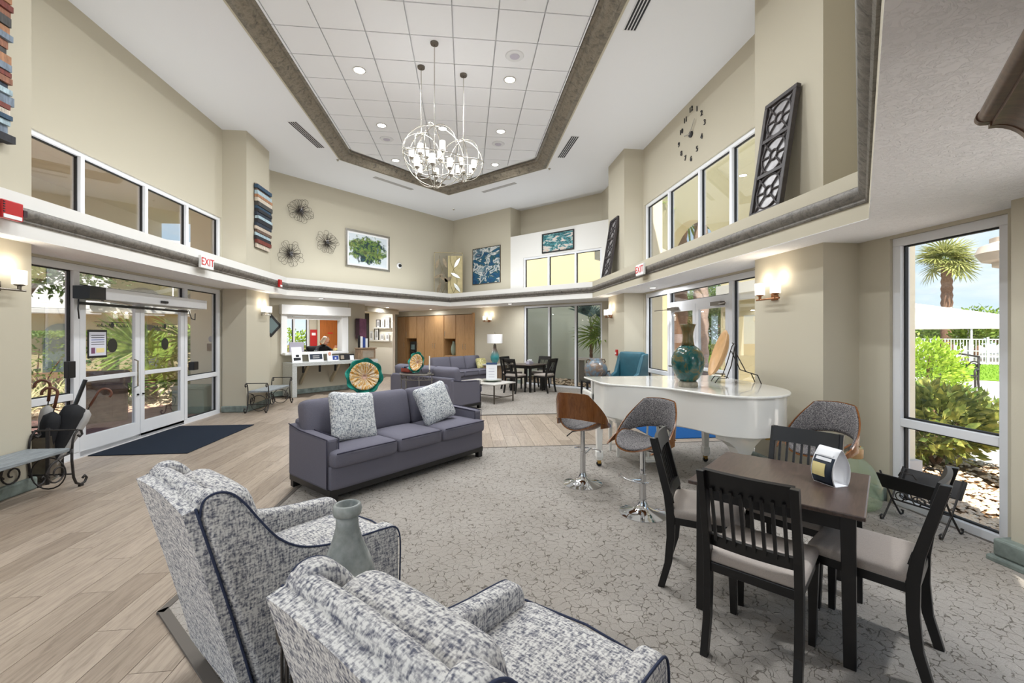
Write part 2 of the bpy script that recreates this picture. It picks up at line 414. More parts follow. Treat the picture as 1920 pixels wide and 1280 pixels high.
# ------------------------------------------------------------------ mesh helpers
class B:
    """collects geometry for ONE mesh object"""
    def __init__(s): s.v = []; s.f = []
    def add(s, vs, fs):
        o = len(s.v); s.v += [tuple(v) for v in vs]; s.f += [tuple(i + o for i in f) for f in fs]; return s
    def box(s, x0, x1, y0, y1, z0, z1):
        vs = [(x, y, z) for z in (z0, z1) for y in (y0, y1) for x in (x0, x1)]
        return s.add(vs, [(0, 2, 3, 1), (4, 5, 7, 6), (0, 1, 5, 4), (2, 6, 7, 3), (0, 4, 6, 2), (1, 3, 7, 5)])
    def bar(s, p0, p1, w, d, up=(0, 0, 1), w1=None, d1=None):
        p0 = Vector(p0); p1 = Vector(p1); a = (p1 - p0).normalized(); up = Vector(up)
        if abs(a.dot(up)) > .99: up = Vector((0, 1, 0))
        sx = a.cross(up).normalized(); sy = sx.cross(a).normalized()
        w1 = w if w1 is None else w1; d1 = d if d1 is None else d1
        vs = []
        for p, ww, dd in ((p0, w, d), (p1, w1, d1)):
            for i, j in ((-1, -1), (1, -1), (1, 1), (-1, 1)): vs.append(p + sx * i * ww / 2 + sy * j * dd / 2)
        return s.add(vs, [(3, 2, 1, 0), (4, 5, 6, 7), (0, 1, 5, 4), (1, 2, 6, 5), (2, 3, 7, 6), (3, 0, 4, 7)])
    def tube(s, pts, r, n=8, closed=False, cap=True):
        pts = [Vector(p) for p in pts]; m = len(pts)
        rs = r if isinstance(r, (list, tuple)) else [r] * m
        vs = []; up = None
        for i, p in enumerate(pts):
            a = pts[(i + 1) % m] if (closed or i < m - 1) else p
            b = pts[i - 1] if (closed or i > 0) else p
            t = (a - b); t = t.normalized() if t.length > 1e-9 else Vector((0, 0, 1))
            if up is None:
                up = Vector((0, 0, 1)) if abs(t.z) < .9 else Vector((1, 0, 0))
            x = up.cross(t); x = x.normalized() if x.length > 1e-6 else Vector((1, 0, 0)); y = t.cross(x).normalized(); up = y
            up = t.cross(x)
            for k in range(n):
                q = 2 * math.pi * k / n; vs.append(p + (x * math.cos(q) + y * math.sin(q)) * rs[i])
            up = y
        fs = []
        for i in range(m if closed else m - 1):
            for k in range(n):
                a = i * n + k; b = i * n + (k + 1) % n; c = ((i + 1) % m) * n
                fs.append((a, b, c + (k + 1) % n, c + k))
        if cap and not closed:
            fs.append(tuple(range(n - 1, -1, -1))); fs.append(tuple((m - 1) * n + k for k in range(n)))
        return s.add(vs, fs)
    def lathe(s, prof, n=24, cx=0, cy=0, cz=0, lobes=0, amp=0):
        vs = []; fs = []; m = len(prof)
        for r, z in prof:
            for k in range(n):
                q = 2 * math.pi * k / n; rr = r * (1 + amp * math.cos(lobes * q))
                vs.append((cx + rr * math.cos(q), cy + rr * math.sin(q), cz + z))
        for i in range(m - 1):
            for k in range(n):
                a = i * n + k; b = i * n + (k + 1) % n; fs.append((a, b, b + n, a + n))
        if prof[0][0] > 1e-6: fs.append(tuple(range(n - 1, -1, -1)))
        if prof[-1][0] > 1e-6: fs.append(tuple((m - 1) * n + k for k in range(n)))
        return s.add(vs, fs)
    def prism(s, poly, z0, z1):
        n = len(poly); vs = [(x, y, z0) for x, y in poly] + [(x, y, z1) for x, y in poly]
        return s.add(vs, [tuple(range(n - 1, -1, -1)), tuple(range(n, 2 * n))] + [(i, (i + 1) % n, n + (i + 1) % n, n + i) for i in range(n)])
    def xprism(s, poly, x0, x1):   # poly in (y,z)
        n = len(poly); vs = [(x0, y, z) for y, z in poly] + [(x1, y, z) for y, z in poly]
        return s.add(vs, [tuple(range(n - 1, -1, -1)), tuple(range(n, 2 * n))] + [(i, (i + 1) % n, n + (i + 1) % n, n + i) for i in range(n)])
    def yprism(s, poly, y0, y1):   # poly in (x,z)
        n = len(poly); vs = [(x, y0, z) for x, z in poly] + [(x, y1, z) for x, z in poly]
        return s.add(vs, [tuple(range(n)), tuple(range(2 * n - 1, n - 1, -1))] + [(i, n + i, n + (i + 1) % n, (i + 1) % n) for i in range(n)])
    def ball(s, c, r, n=12, m=8):
        rx, ry, rz = r if isinstance(r, (list, tuple)) else (r, r, r)
        vs = [(c[0], c[1], c[2] - rz)]; fs = []
        for i in range(1, m):
            t = math.pi * i / m
            for k in range(n):
                q = 2 * math.pi * k / n
                vs.append((c[0] + rx * math.sin(t) * math.cos(q), c[1] + ry * math.sin(t) * math.sin(q), c[2] - rz * math.cos(t)))
        vs.append((c[0], c[1], c[2] + rz)); L = len(vs) - 1
        for k in range(n):
            fs.append((0, 1 + (k + 1) % n, 1 + k)); fs.append((L, L - n + k, L - n + (k + 1) % n))
        for i in range(m - 2):
            for k in range(n):
                a = 1 + i * n + k; b = 1 + i * n + (k + 1) % n; fs.append((a, b, b + n, a + n))
        return s.add(vs, fs)
    def cushion(s, cx, cy, cz, w, d, h, r=.06, puff=.03, n=8, axis='z'):
        """rounded, puffed box. axis = the thin direction"""
        key = {}; hx, hy, hz = w / 2, d / 2, h / 2; r = min(r, hx, hy, hz)
        vs = []; fs = []
        def pt(p):
            q = [max(-e + r, min(e - r, a * e)) for a, e in zip(p, (hx, hy, hz))]
            dv = Vector([a * e - b for a, e, b in zip(p, (hx, hy, hz), q)])
            if dv.length > 1e-9: dv = dv.normalized() * r
            o = [q[i] + dv[i] for i in range(3)]
            i = 'xyz'.index(axis); j, k = [t for t in range(3) if t != i]; H = (hx, hy, hz)
            b = (1 - (o[j] / H[j]) ** 2) * (1 - (o[k] / H[k]) ** 2)
            o[i] += puff * max(0, b) * (1 if o[i] > 0 else -1)
            return (round(o[0] + cx, 5), round(o[1] + cy, 5), round(o[2] + cz, 5))
        def vid(p):
            o = pt(p)
            if o not in key: key[o] = len(vs); vs.append(o)
            return key[o]
        g = [math.sin((2 * i / n - 1) * math.pi / 2) for i in range(n + 1)]
        for ax in range(3):
            for sg in (-1, 1):
                for i in range(n):
                    for j in range(n):
                        q = []
                        for (a, b) in ((i, j), (i + 1, j), (i + 1, j + 1), (i, j + 1)):
                            p = [0, 0, 0]; p[ax] = sg; p[(ax + 1) % 3] = g[a]; p[(ax + 2) % 3] = g[b]; q.append(vid(p))
                        if sg < 0: q.reverse()
                        if len(set(q)) > 2: fs.append(tuple(dict.fromkeys(q)))
        return s.add(vs, fs)
    def sheet(s, fn, nu, nv, th=None):
        """parametric surface fn(u,v) -> point, u,v in 0..1; optional thickness along normal"""
        P = [[Vector(fn(i / nu, j / nv)) for j in range(nv + 1)] for i in range(nu + 1)]
        vs = [p for row in P for p in row]; W = nv + 1
        fs = [(i * W + j, (i + 1) * W + j, (i + 1) * W + j + 1, i * W + j + 1) for i in range(nu) for j in range(nv)]
        if th:
            N = []
            for i in range(nu + 1):
                for j in range(nv + 1):
                    a = P[min(i + 1, nu)][j] - P[max(i - 1, 0)][j]; b = P[i][min(j + 1, nv)] - P[i][max(j - 1, 0)]
                    n = a.cross(b); N.append(n.normalized() if n.length > 1e-9 else Vector((0, 0, 1)))
            L = len(vs); vs = vs + [v - n * th for v, n in zip(vs, N)]
            fs = fs + [tuple(L + k for k in reversed(f)) for f in fs]
            for i in range(nu):
                for j in (0, nv):
                    a, b = i * W + j, (i + 1) * W + j; fs.append((a, b, L + b, L + a) if j else (b, a, L + a, L + b))
            for j in range(nv):
                for i in (0, nu):
                    a, b = i * W + j, i * W + j + 1; fs.append((b, a, L + a, L + b) if i else (a, b, L + b, L + a))
        return s.add(vs, fs)
    def mesh(s, name):
        me = bpy.data.meshes.new(name); me.from_pydata([tuple(v) for v in s.v], [], s.f); me.update(); return me
    def obj(s, name, mat, parent=None, smooth=False, bevel=0, loc=(0, 0, 0), rz=0, sub=0):
        me = s.mesh(name); me.materials.append(MATS[mat] if isinstance(mat, str) else mat)
        if smooth:
            bm = bmesh.new(); bm.from_mesh(me); bmesh.ops.recalc_face_normals(bm, faces=bm.faces); bm.to_mesh(me); bm.free()
            me.polygons.foreach_set('use_smooth', [True] * len(me.polygons))
            if smooth is not True:
                for p in me.polygons: pass
                try: me.set_sharp_from_angle(angle=R(smooth))
                except Exception: pass
        o = bpy.data.objects.new(name, me); COL.objects.link(o)
        o.location = loc; o.rotation_euler = (0, 0, rz)
        if parent: o.parent = parent
        if bevel:
            m = o.modifiers.new('bevel', 'BEVEL'); m.width = bevel; m.segments = 2; m.limit_method = 'ANGLE'; m.angle_limit = R(50)
        if sub:
            m = o.modifiers.new('sub', 'SUBSURF'); m.levels = sub; m.render_levels = sub
        return o

def tag(o, label=None, cat=None, group=None, kind=None):
    if label: o['label'] = label
    if cat: o['category'] = cat
    if group: o['group'] = group
    if kind: o['kind'] = kind
    return o
def thing(name, label, cat, loc=(0, 0, 0), rz=0, group=None):
    o = bpy.data.objects.new(name, None); o.empty_display_size = .1; COL.objects.link(o)
    o.location = loc; o.rotation_euler = (0, 0, rz); return tag(o, label, cat, group)
def sthing(name, loc=(0, 0, 0), rz=0):
    o = bpy.data.objects.new(name, None); o.empty_display_size = .1; COL.objects.link(o)
    o.location = loc; o.rotation_euler = (0, 0, rz); o['kind'] = 'structure'; return o
def struct(b, name, mat, loc=(0, 0, 0), rz=0, **kw):
    o = b.obj(name, mat, loc=loc, rz=rz, **kw); o['kind'] = 'structure'; return o
def dup(root, loc, rz, label=None, group=None):
    def cp(o, par):
        c = o.copy(); COL.objects.link(c); c.parent = par
        for ch in [x for x in o.children]: cp(ch, c)
        return c
    r = cp(root, None); r.location = loc; r.rotation_euler = (0, 0, rz)
    if label: r['label'] = label
    if group: r['group'] = group
    return r
def text(s, size, mat, parent, loc, rot, name='lettering', ext=.002, mirror=False):
    cu = bpy.data.curves.new(name, 'FONT'); cu.body = s; cu.size = size; cu.extrude = ext
    cu.align_x = 'CENTER'; cu.align_y = 'CENTER'; cu.resolution_u = 3
    t = bpy.data.objects.new(name + '_tmp', cu); COL.objects.link(t)
    dg = bpy.context.evaluated_depsgraph_get(); me = bpy.data.meshes.new_from_object(t.evaluated_get(dg))
    bpy.data.objects.remove(t); me.materials.clear(); me.materials.append(MATS[mat])
    o = bpy.data.objects.new(name, me); COL.objects.link(o); o.parent = parent; o.location = loc; o.rotation_euler = rot
    if mirror: o.scale = (-1, 1, 1)
    return o
FRONT = (R(90), 0, 0)     # text standing up, facing local -y
def arc(c, r, a0, a1, n=14, plane='xz', y=0, rx=None):
    rx = r if rx is None else rx
    out = []
    for i in range(n + 1):
        a = R(a0 + (a1 - a0) * i / n); p = (c[0] + rx * math.cos(a), c[1] + r * math.sin(a))
        out.append((p[0], y, p[1]) if plane == 'xz' else ((y, p[0], p[1]) if plane == 'yz' else (p[0], p[1], y)))
    return out
def spiral(c, r0, r1, a0, a1, n=18, plane='xz', y=0):
    out = []
    for i in range(n + 1):
        t = i / n; a = R(a0 + (a1 - a0) * t); r = r0 + (r1 - r0) * t; p = (c[0] + r * math.cos(a), c[1] + r * math.sin(a))
        out.append((p[0], y, p[1]) if plane == 'xz' else (y, p[0], p[1]))
    return out
def clip(poly, a, b, c):   # keep a*x+b*y<=c
    out = []
    for i, p in enumerate(poly):
        q = poly[(i + 1) % len(poly)]; dp = a * p[0] + b * p[1] - c; dq = a * q[0] + b * q[1] - c
        if dp <= 0: out.append(p)
        if (dp < 0 < dq) or (dq < 0 < dp):
            t = dp / (dp - dq); out.append((p[0] + (q[0] - p[0]) * t, p[1] + (q[1] - p[1]) * t))
    return out
def area(poly):
    return abs(sum(p[0] * q[1] - q[0] * p[1] for p, q in zip(poly, poly[1:] + poly[:1]))) / 2

# wall frames: local x runs to the right as seen from the room, local y goes behind the wall
FR = {'L': ((-4.95, 0), R(90)), 'R': ((4.0, 0), R(-90)), 'LB': ((-4.96, 11.61), R(45)), 'RB': ((1.47, 14.18), R(-45))}
def W(fr, s, n=0., z=0.):
    (x, y), a = FR[fr]; return (x + s * math.cos(a) - n * math.sin(a), y + s * math.sin(a) + n * math.cos(a), z)
def fth(fr, name, label, cat, s, n, z, group=None, turn=0):
    return thing(name, label, cat, W(fr, s, n, z), FR[fr][1] + turn, group)

# ------------------------------------------------------------------ the setting
def wall(fr, name, s0, s1, z0, z1, openings=(), th=.2, mat='wall_paint', n0=0.):
    xs = sorted({s0, s1} | {v for o in openings for v in o[:2]}); zs = sorted({z0, z1} | {v for o in openings for v in o[2:]})
    b = B()
    for a, c in zip(xs, xs[1:]):
        for d, e in zip(zs, zs[1:]):
            mx, mz = (a + c) / 2, (d + e) / 2
            if any(o[0] < mx < o[1] and o[2] < mz < o[3] for o in openings): continue
            b.box(a, c, n0, n0 + th, d, e)
    return struct(b, name, mat, W(fr, 0), FR[fr][1])

ZS, ZL, ZC, ZT = 2.53, 2.95, 5.78, 5.90       # soffit, ledge top, main ceiling, tray ceiling
# fascia hexagon of the ledge
FX0, FX1, FYF, FYN = -4.24, 3.23, 10.80, 3.16
FH = [(FX0, FYN), (FX0, FYF), (-.505, 14.54), (FX1, FYF), (FX1, FYN), (-.505, -.58)]
OH = [(-5.1, 2.35), (-5.1, 11.5), (-.46, 16.25), (4.15, 11.6), (4.15, 2.1), (-.46, -2.4)]

# floor: slab, planks one by one, carpets
fl = B(); fl.prism([(-4.95, -2.6), (4.05, -2.6), (4.05, 12.0), (.5, 15.6), (.5, 21), (-5.2, 21), (-5.2, 12)], -.2, -.012)
floor = struct(fl, 'floor', 'floor_base')
PW, PL = .198, 1.19
pm = B().box(-PW / 2 + .0015, PW / 2 - .0015, -PL / 2 + .0015, PL / 2 - .0015, -.012, 0).mesh('plank'); pm.materials.append(MATS['floor_plank'])
def inroom(x, y):
    if x < -1.95 and y < 2.6 - (x + 1.7) * 0 and y < -.2: return False
    if x > -1.5 and y < 5.4 and x + y > 1.9: return False            # under the carpets
    if x > -.6 and y > 9.2: return False
    if y - x > 16.4 and x < -3.3: return False
    if x - y > 1.0 or x + y < -2.2: return False
    return True
npl = 0
rnd = random.Random(3)
cells = []
for i in range(45):
    x = -4.95 + PW / 2 + i * PW; off = rnd.random() * PL
    for j in range(-1, 16):
        y = -.6 + j * PL + off
        if not (-.6 < y < 16.8) or x > 3.95: continue
        if x < -3 and y > 16.4 + x - .3: continue
        if inroom(x, y): cells.append((x, y))
cells.sort(key=lambda c: (c[0] ** 2 + c[1] ** 2))
rest = B()
for k, (x, y) in enumerate(cells):
    if math.hypot(x, y) < 1.2: pass
    poly = [(x - PW / 2 + .0015, y - PL / 2 + .0015), (x + PW / 2 - .0015, y - PL / 2 + .0015), (x + PW / 2 - .0015, y + PL / 2 - .0015), (x - PW / 2 + .0015, y + PL / 2 - .0015)]
    cp = clip(poly, -.7071, .7071, 16.55 * .7071) if x < -2.9 else poly
    if len(cp) < 3 or area(cp) < .01: continue
    if npl < 292:
        if area(cp) > area(poly) - 1e-6:
            o = bpy.data.objects.new('plank', pm); COL.objects.link(o); o.location = (x, y, 0)
        else:
            o = B().prism([(a - x, c - y) for a, c in cp], -.012, 0).obj('plank', 'floor_plank', loc=(x, y, 0))
        o.parent = floor; npl += 1
    else: rest.prism(cp, -.012, 0)
if rest.v: tag(rest.obj('planks', 'floor_plank', floor), kind='stuff')
cp1 = [(-1.72, 2.69), (-1.72, 6.065), (3.98, 6.065), (3.98, 2.75), (1.9, .9), (-.3, 1.27 - .0), ]
cp1 = [(-1.72, 2.69), (.9, .07), (1.6, .07), (3.98, 2.5), (3.98, 6.065), (-1.72, 6.065)]
carp = struct(B().prism(cp1, -.011, .010), 'floor_carpet_near', 'carpet')
cp2 = [(-.70, 8.55), (3.98, 8.55), (3.98, 11.62), (.55, 15.08), (-.70, 15.9)]
struct(B().prism(cp2, -.011, .010), 'floor_carpet_far', 'carpet')
b = B()
b.bar((-1.74, 2.70, .004), (.88, .08, .004), .05, .02); b.bar((-1.735, 2.67, .004), (-1.735, 6.07, .004), .04, .02)
struct(b, 'trim_1', 'carpet_border')
b = B(); b.box(-1.72, 3.98, 6.055, 6.085, -.005, .012); b.box(-.7, 3.98, 8.53, 8.555, -.005, .012)
struct(b, 'trim_2', 'carpet_border')

# lower soffit (white stucco underside) with fascia and ledge top
def ring(inner, outer, z0, z1, segs):
    b = B()
    for i in segs:
        j = (i + 1) % 6
        b.prism([inner[i], inner[j], outer[j], outer[i]], z0, z1)
    return b
SEG = [('left', 0), ('back_left', 1), ('back_right', 2), ('right', 3), ('near_right', 4), ('near_left', 5)]
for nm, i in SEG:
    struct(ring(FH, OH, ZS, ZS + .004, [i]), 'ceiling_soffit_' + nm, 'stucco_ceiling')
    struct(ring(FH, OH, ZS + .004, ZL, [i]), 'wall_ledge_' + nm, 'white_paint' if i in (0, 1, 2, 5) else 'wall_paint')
struct(B().prism([(-5.6, 12.2), (-3.2, 12.2), (-.4, 15.6), (.45, 15.3), (.45, 21), (-5.6, 21)], ZS + .001, ZS + .04), 'ceiling_hall', 'stucco_ceiling')

def sweep(path, prof, closed=True):
    """path: plan polygon; prof: (out, z) offsets; out>0 points to the inside (left of travel reversed)"""
    n = len(path); b = B(); m = len(prof); vs = []
    for i in range(n):
        p = Vector(path[i]); a = Vector(path[i - 1]); c = Vector(path[(i + 1) % n])
        d0 = (p - a).normalized(); d1 = (c - p).normalized()
        n0 = Vector((d0.y, -d0.x)); n1 = Vector((d1.y, -d1.x)); mt = (n0 + n1).normalized(); k = 1 / max(.2, mt.dot(n0))
        for o, z in prof: vs.append((p.x + mt.x * o * k, p.y + mt.y * o * k, z))
    fs = []
    for i in range(n):
        j = (i + 1) % n
        for q in range(m):
            r = (q + 1) % m; fs.append((i * m + q, j * m + q, j * m + r, i * m + r))
    b.add(vs, fs); return b
tp = [(0, 2.665), (.012, 2.665), (.022, 2.68), (.020, 2.695), (.034, 2.705), (.060, 2.735), (.068, 2.765), (.058, 2.795), (.030, 2.812), (0, 2.815)]
struct(sweep(FH, tp), 'trim_3', 'trim_stone', smooth=35)

# main ceiling and tray
TO = [(-2.93, 3.3), (-2.93, 10.69), (-.50, 13.0), (1.95, 10.69), (1.95, 3.3), (-.50, .98)]
TI = [(-2.69, 3.62), (-2.69, 10.36), (-.50, 12.64), (1.70, 10.36), (1.70, 3.62), (-.50, 1.35)]
OC = [(-5.4, 1.9), (-5.4, 12.0), (-.46, 17.2), (4.5, 12.6), (4.5, 1.8), (-.46, -3.2)]
b = ring(TO, OC, ZC, ZC + .25, range(6)); struct(b, 'ceiling', 'ceiling_white')
struct(B().prism(OC, ZT + .05, ZT + .3), 'ceiling_roof', 'white_paint')
cpf = [(-.04, 5.775), (-.04, 5.80), (-.02, 5.755), (.03, 5.745), (.05, 5.765), (.10, 5.78), (.17, 5.83), (.19, 5.87), (.24, 5.885), (.25, 5.90), (.25, 5.95), (-.04, 5.95)]
cpf = [(-.05, 5.785), (-.05, 5.76), (-.01, 5.745), (.03, 5.75), (.055, 5.775), (.11, 5.80), (.165, 5.845), (.19, 5.885), (.235, 5.89), (.245, 5.92), (.0, 5.93)]
struct(sweep(TO, cpf), 'trim_4', 'crown_stone', smooth=35)
wpf = [(-.085, 5.785), (-.085, 5.768), (-.045, 5.765), (-.045, 5.785)]
struct(sweep(TO, wpf), 'trim_5', 'wall_paint')
tray = struct(B().prism(TI, ZT + .02, ZT + .045), 'ceiling_tray', 'tile_grid')
TS = .6178; tx0 = -3.29 * TS; ty0 = 9.229 * TS
TIN = [(x * 1.0, y) for x, y in TI]
full = B().box(.009, TS - .009, .009, TS - .009, ZT - .006, ZT + .02).mesh('ceiling_tile'); full.materials.append(MATS['acoustic_tile'])
grid = B()
for i in range(-2, 8):
    for j in range(-9, 13):
        x, y = tx0 + i * TS, ty0 + j * TS
        p = [(x + .009, y + .009), (x + TS - .009, y + .009), (x + TS - .009, y + TS - .009), (x + .009, y + TS - .009)]; A = area(p); q = p
        for k in range(6):
            a, c = TI[k], TI[(k + 1) % 6]; nx, ny = -(c[1] - a[1]), (c[0] - a[0])
            q = clip(q, nx, ny, nx * a[0] + ny * a[1])
            if len(q) < 3: break
        if len(q) < 3 or area(q) < .004: continue
        if area(q) > A - 1e-5:
            o = bpy.data.objects.new('ceiling_tile', full); COL.objects.link(o); o.location = (x, y, 0)
        else: o = B().prism(q, ZT - .006, ZT + .02).obj('ceiling_tile', 'acoustic_tile')
        o.parent = tray

# walls -----------------------------------------------------------------
wall('L', 'wall_left', 2.2, 11.9, -.15, ZC + .1, [(5.0, 9.42, -.2, 2.50), (5.0, 9.40, 2.6, 3.97)])
wall('R', 'wall_right', -12.6, -2.2, -.15, ZC + .1, [(-9.40, -5.06, -.2, 2.50), (-9.36, -5.06, 2.6, 4.5), (-3.70, -2.80, -.2, 2.50)], mat='wall_paint')
# piers
for nm, x0, x1, y0, y1 in (('left_near', -4.96, -4.45, 3.55, 4.96), ('left_far', -4.96, -4.48, 9.42, 10.45), ('right_near', 3.6, 4.02, 4.02, 5.06), ('right_far', 3.55, 4.02, 9.42, 10.5)):
    struct(B().box(x0, x1, y0, y1, -.1, ZC + .05), 'wall_pier_' + nm, 'wall_paint')
    bb = B(); g = .035
    if nm.startswith('left'): poly = [(x0, y0 - g), (x1 + g, y0 - g), (x1 + g, y1 + g), (x0, y1 + g)]
    else: poly = [(x0 - g, y0 - g), (x1, y0 - g), (x1, y1 + g), (x0 - g, y1 + g)]
    bb.prism(poly, 0, .13)
    struct(bb, 'baseboard_pier_' + nm, 'stone_base', bevel=.02)
# back-left 45 degree wall
wall('LB', 'wall_back_left', -.05, 2.18, -.1, ZS + .2, [(.38, 1.96, 1.12, 2.28)])
wall('LB', 'wall_back_left_upper', -.1, 6.4, ZS + .2, ZC + .1)
# back-right 45 degree wall
wall('RB', 'wall_back_right', -1.63, 3.62, -.1, ZS + .2, [(.55, 3.32, -.11, 2.50)])
wall('RB', 'wall_back_right_upper', -2.75, 0, ZS + .2, ZC + .1)
wall('RB', 'wall_bulkhead', 0, 3.6, ZS + .2, 4.80, [(.52, 3.30, 2.9, 4.05)], mat='white_paint')
struct(B().box(0, 3.7, .55, .75, 4.6, ZC + .1).box(-.18, 0, .2, .75, 4.6, ZC + .1).box(0, 3.6, .2, .55, 4.70, 4.799), 'wall_niche', 'wall_paint', W('RB', 0), FR['RB'][1])
# near walls behind the camera
# (glazing added, unseen, to bring in more daylight)
FR['NR'] = ((3.78, 2.42), R(-135)); FR['NL'] = ((-.45, -1.95), R(135))
wall('NR', 'wall_near_right', -.1, 6.15, -.15, ZC + .1, [(.45, 2.3, -.2, 2.45), (3.2, 5.6, -.2, 2.45), (1.0, 5.4, 3.1, 4.5)])
struct(B().box(3.77, 4.0, 2.2, 2.62, -.1, ZC), 'wall_column', 'wall_paint')
wall('NL', 'wall_near_left', -.1, 6.6, -.15, ZC + .1, [(.8, 5.6, -.2, 2.45), (1.0, 5.4, 3.1, 4.5)])
bs_ = B().box(3.69, 4.0, 2.14, 2.67, .05, .17).box(3.67, 4.0, 2.12, 2.70, 0, .05)
struct(bs_, 'baseboard_column', 'stone_base', bevel=.015)
# hall beside the reception: art wall, bright wall, header, cabinet back
def seg(name, p0, p1, z0, z1, mat, th=.12):
    a = math.atan2(p1[1] - p0[1], p1[0] - p0[0]); L = math.hypot(p1[0] - p0[0], p1[1] - p0[1])
    return struct(B().box(0, L, 0, th, z0, z1), name, mat, (p0[0], p0[1], 0), a)
seg('wall_art', (-3.41, 13.13), (-3.16, 14.05), -.1, ZS + .1, 'wall_paint')
seg('wall_hall_left', (-3.16, 14.05), (-4.6, 17.6), -.1, ZS + .1, 'lit_white')
seg('wall_hall_end', (-5.6, 20.2), (-2.9, 17.7), -.1, ZS + .1, 'lit_white')
seg('wall_hall_right', (-3.35, 19.4), (-2.90, 18.52), -.1, ZS + .1, 'wall_paint')
wall('RB', 'wall_cabinet_end', -6.34, -6.14, -.1, ZS + .1, n0=-.02, th=.75)
seg('wall_hall_header', (-3.2, 14.6), (-2.56, 17.0), 2.36, ZS + .1, 'wall_paint')
wall('RB', 'wall_cabinet_header', -6.25, -1.63, 2.33, ZS + .1, n0=0.0)
wall('RB', 'wall_cabinet_back', -6.4, -1.6, -.1, ZS, n0=.62, th=.1, mat='cabinet_wood')
# baseboards
for fr, nm, s0, s1 in (('LB', 'back_left', 0, 2.18), ('RB', 'back_right', -1.6, .5)):
    struct(B().box(s0, s1, -.03, 0, 0, .13), 'baseboard_' + nm, 'stone_base', W(fr, 0), FR[fr][1], bevel=.01)
struct(B().box(-4.96, -4.90, 2.3, 3.55, 0, .13), 'baseboard_left', 'stone_base', bevel=.01)
struct(B().box(3.94, 4.0, 3.72, 4.0, 0, .13), 'baseboard_right', 'stone_base', bevel=.01)

# windows and doors ------------------------------------------------------
def pane(par, x0, x1, z0, z1, y=.05, gasket=True, side='b'):
    o = B().box(x0, x1, y, y + .008, z0, z1).obj('pane', 'window_glass', par)
    if gasket:
        g = .014; b = B()
        b.box(x0, x0 + g, y - .012, y + .02, z0, z1); b.box(x1 - g, x1, y - .012, y + .02, z0, z1)
        b.box(x0, x1, y - .012, y + .02, z1 - g, z1); b.box(x0, x1, y - .012, y + .02, z0, z0 + g)
        b.obj('gasket', 'gasket_black', o)
    return o
def glazing(fr, name, s0, s1, z0, z1, muls, rails=(), fw=.06, y0=.0, y1=.10, skip=(), n=.03):
    """frame with vertical mullions at muls; rails: (bay, z)"""
    e = sthing(name, W(fr, 0, n), FR[fr][1])
    b = B(); b.box(s0, s1, y0, y1, z1 - fw, z1); b.box(s0, s1, y0, y1, z0, z0 + fw * .9)
    b.box(s0, s0 + fw, y0, y1, z0 + fw * .9, z1 - fw); b.box(s1 - fw, s1, y0, y1, z0 + fw * .9, z1 - fw)
    b.obj('frame', 'frame_white', e, bevel=.004)
    edges = [s0 + fw / 2] + list(muls) + [s1 - fw / 2]
    for m in muls: B().box(m - fw / 2, m + fw / 2, y0 - .005, y1, z0 + fw * .9, z1 - fw).obj('mullion', 'frame_white', e, bevel=.004)
    for i in range(len(edges) - 1):
        a, c = edges[i] + fw / 2, edges[i + 1] - fw / 2
        if i in skip: continue
        zz = sorted([z0 + fw * .9] + [z for bay, z in rails if bay == i] + [z1 - fw])
        for z in [z for bay, z in rails if bay == i]: B().box(a, c, y0, y1, z - fw / 2, z + fw / 2).obj('rail', 'frame_white', e, bevel=.004)
        for q in range(len(zz) - 1):
            pane(e, a, c, zz[q] + (fw / 2 if q else 0), zz[q + 1] - (fw / 2 if q < len(zz) - 2 else 0))
    return e
w1 = glazing('L', 'window_1', 5.0, 9.40, 2.96, 3.97, [6.22, 7.36, 8.36])
w2 = glazing('R', 'window_2', -9.36, -5.06, 2.96, 4.5, [-8.26, -7.12, -6.22])
w3 = glazing('RB', 'window_3', .52, 3.30, 2.96, 4.05, [1.48, 2.44])
w4 = glazing('RB', 'window_4', .55, 3.32, .0, 2.50, [1.50, 2.44])
w5 = glazing('R', 'window_5', -3.70, -2.80, .0, 2.50, [], [(0, .78)], fw=.075)
glazing('NR', 'window_8', 3.2, 5.6, .0, 2.45, [4.4]); glazing('NR', 'window_12', .45, 2.3, .0, 2.45, [1.4]); glazing('NR', 'window_9', 1.0, 5.4, 3.1, 4.5, [2.1, 3.2, 4.3])  # added unseen windows in the near walls, letting extra daylight in
glazing('NL', 'window_10', .8, 5.6, .0, 2.45, [2.0, 3.2, 4.4]); glazing('NL', 'window_11', 1.0, 5.4, 3.1, 4.5, [2.1, 3.2, 4.3])
# left entrance: sidelights + transom + pair of doors
d1 = glazing('L', 'door_1', 5.0, 9.40, .0, 2.50, [6.13, 8.32], [(0, .80), (2, .80)], fw=.085, skip=(1,))
B().box(6.17, 8.28, 0, .10, 2.16, 2.24).obj('transom_bar', 'frame_white', d1)
pane(d1, 6.17, 8.28, 2.24, 2.42)
def leaf(par, a, c, zt=2.16, hand=1):
    l = B(); l.box(a, a + .09, .0, .045, .01, zt); l.box(c - .09, c, .0, .045, .01, zt)
    l.box(a + .09, c - .09, .0, .045, zt - .11, zt); l.box(a + .09, c - .09, .0, .045, .01, .26)
    o = l.obj('door_leaf', 'frame_white', par)
    B().box(a + .09, c - .09, -.005, .05, .97, 1.03).obj('push_rail', 'frame_white', o, bevel=.004)
    for z0, z1 in ((.26, .97), (1.03, zt - .11)):
        B().box(a + .09, c - .09, .018, .026, z0, z1).obj('pane', 'window_glass', o)
    x = c - .05 if hand > 0 else a + .05
    B().tube([(x, -.02, .68), (x, .0, .68)], .014, 8).obj('lock', 'black_metal', o)
    return o
l1 = leaf(d1, 6.18, 7.22); l2 = leaf(d1, 7.23, 8.27, hand=-1)
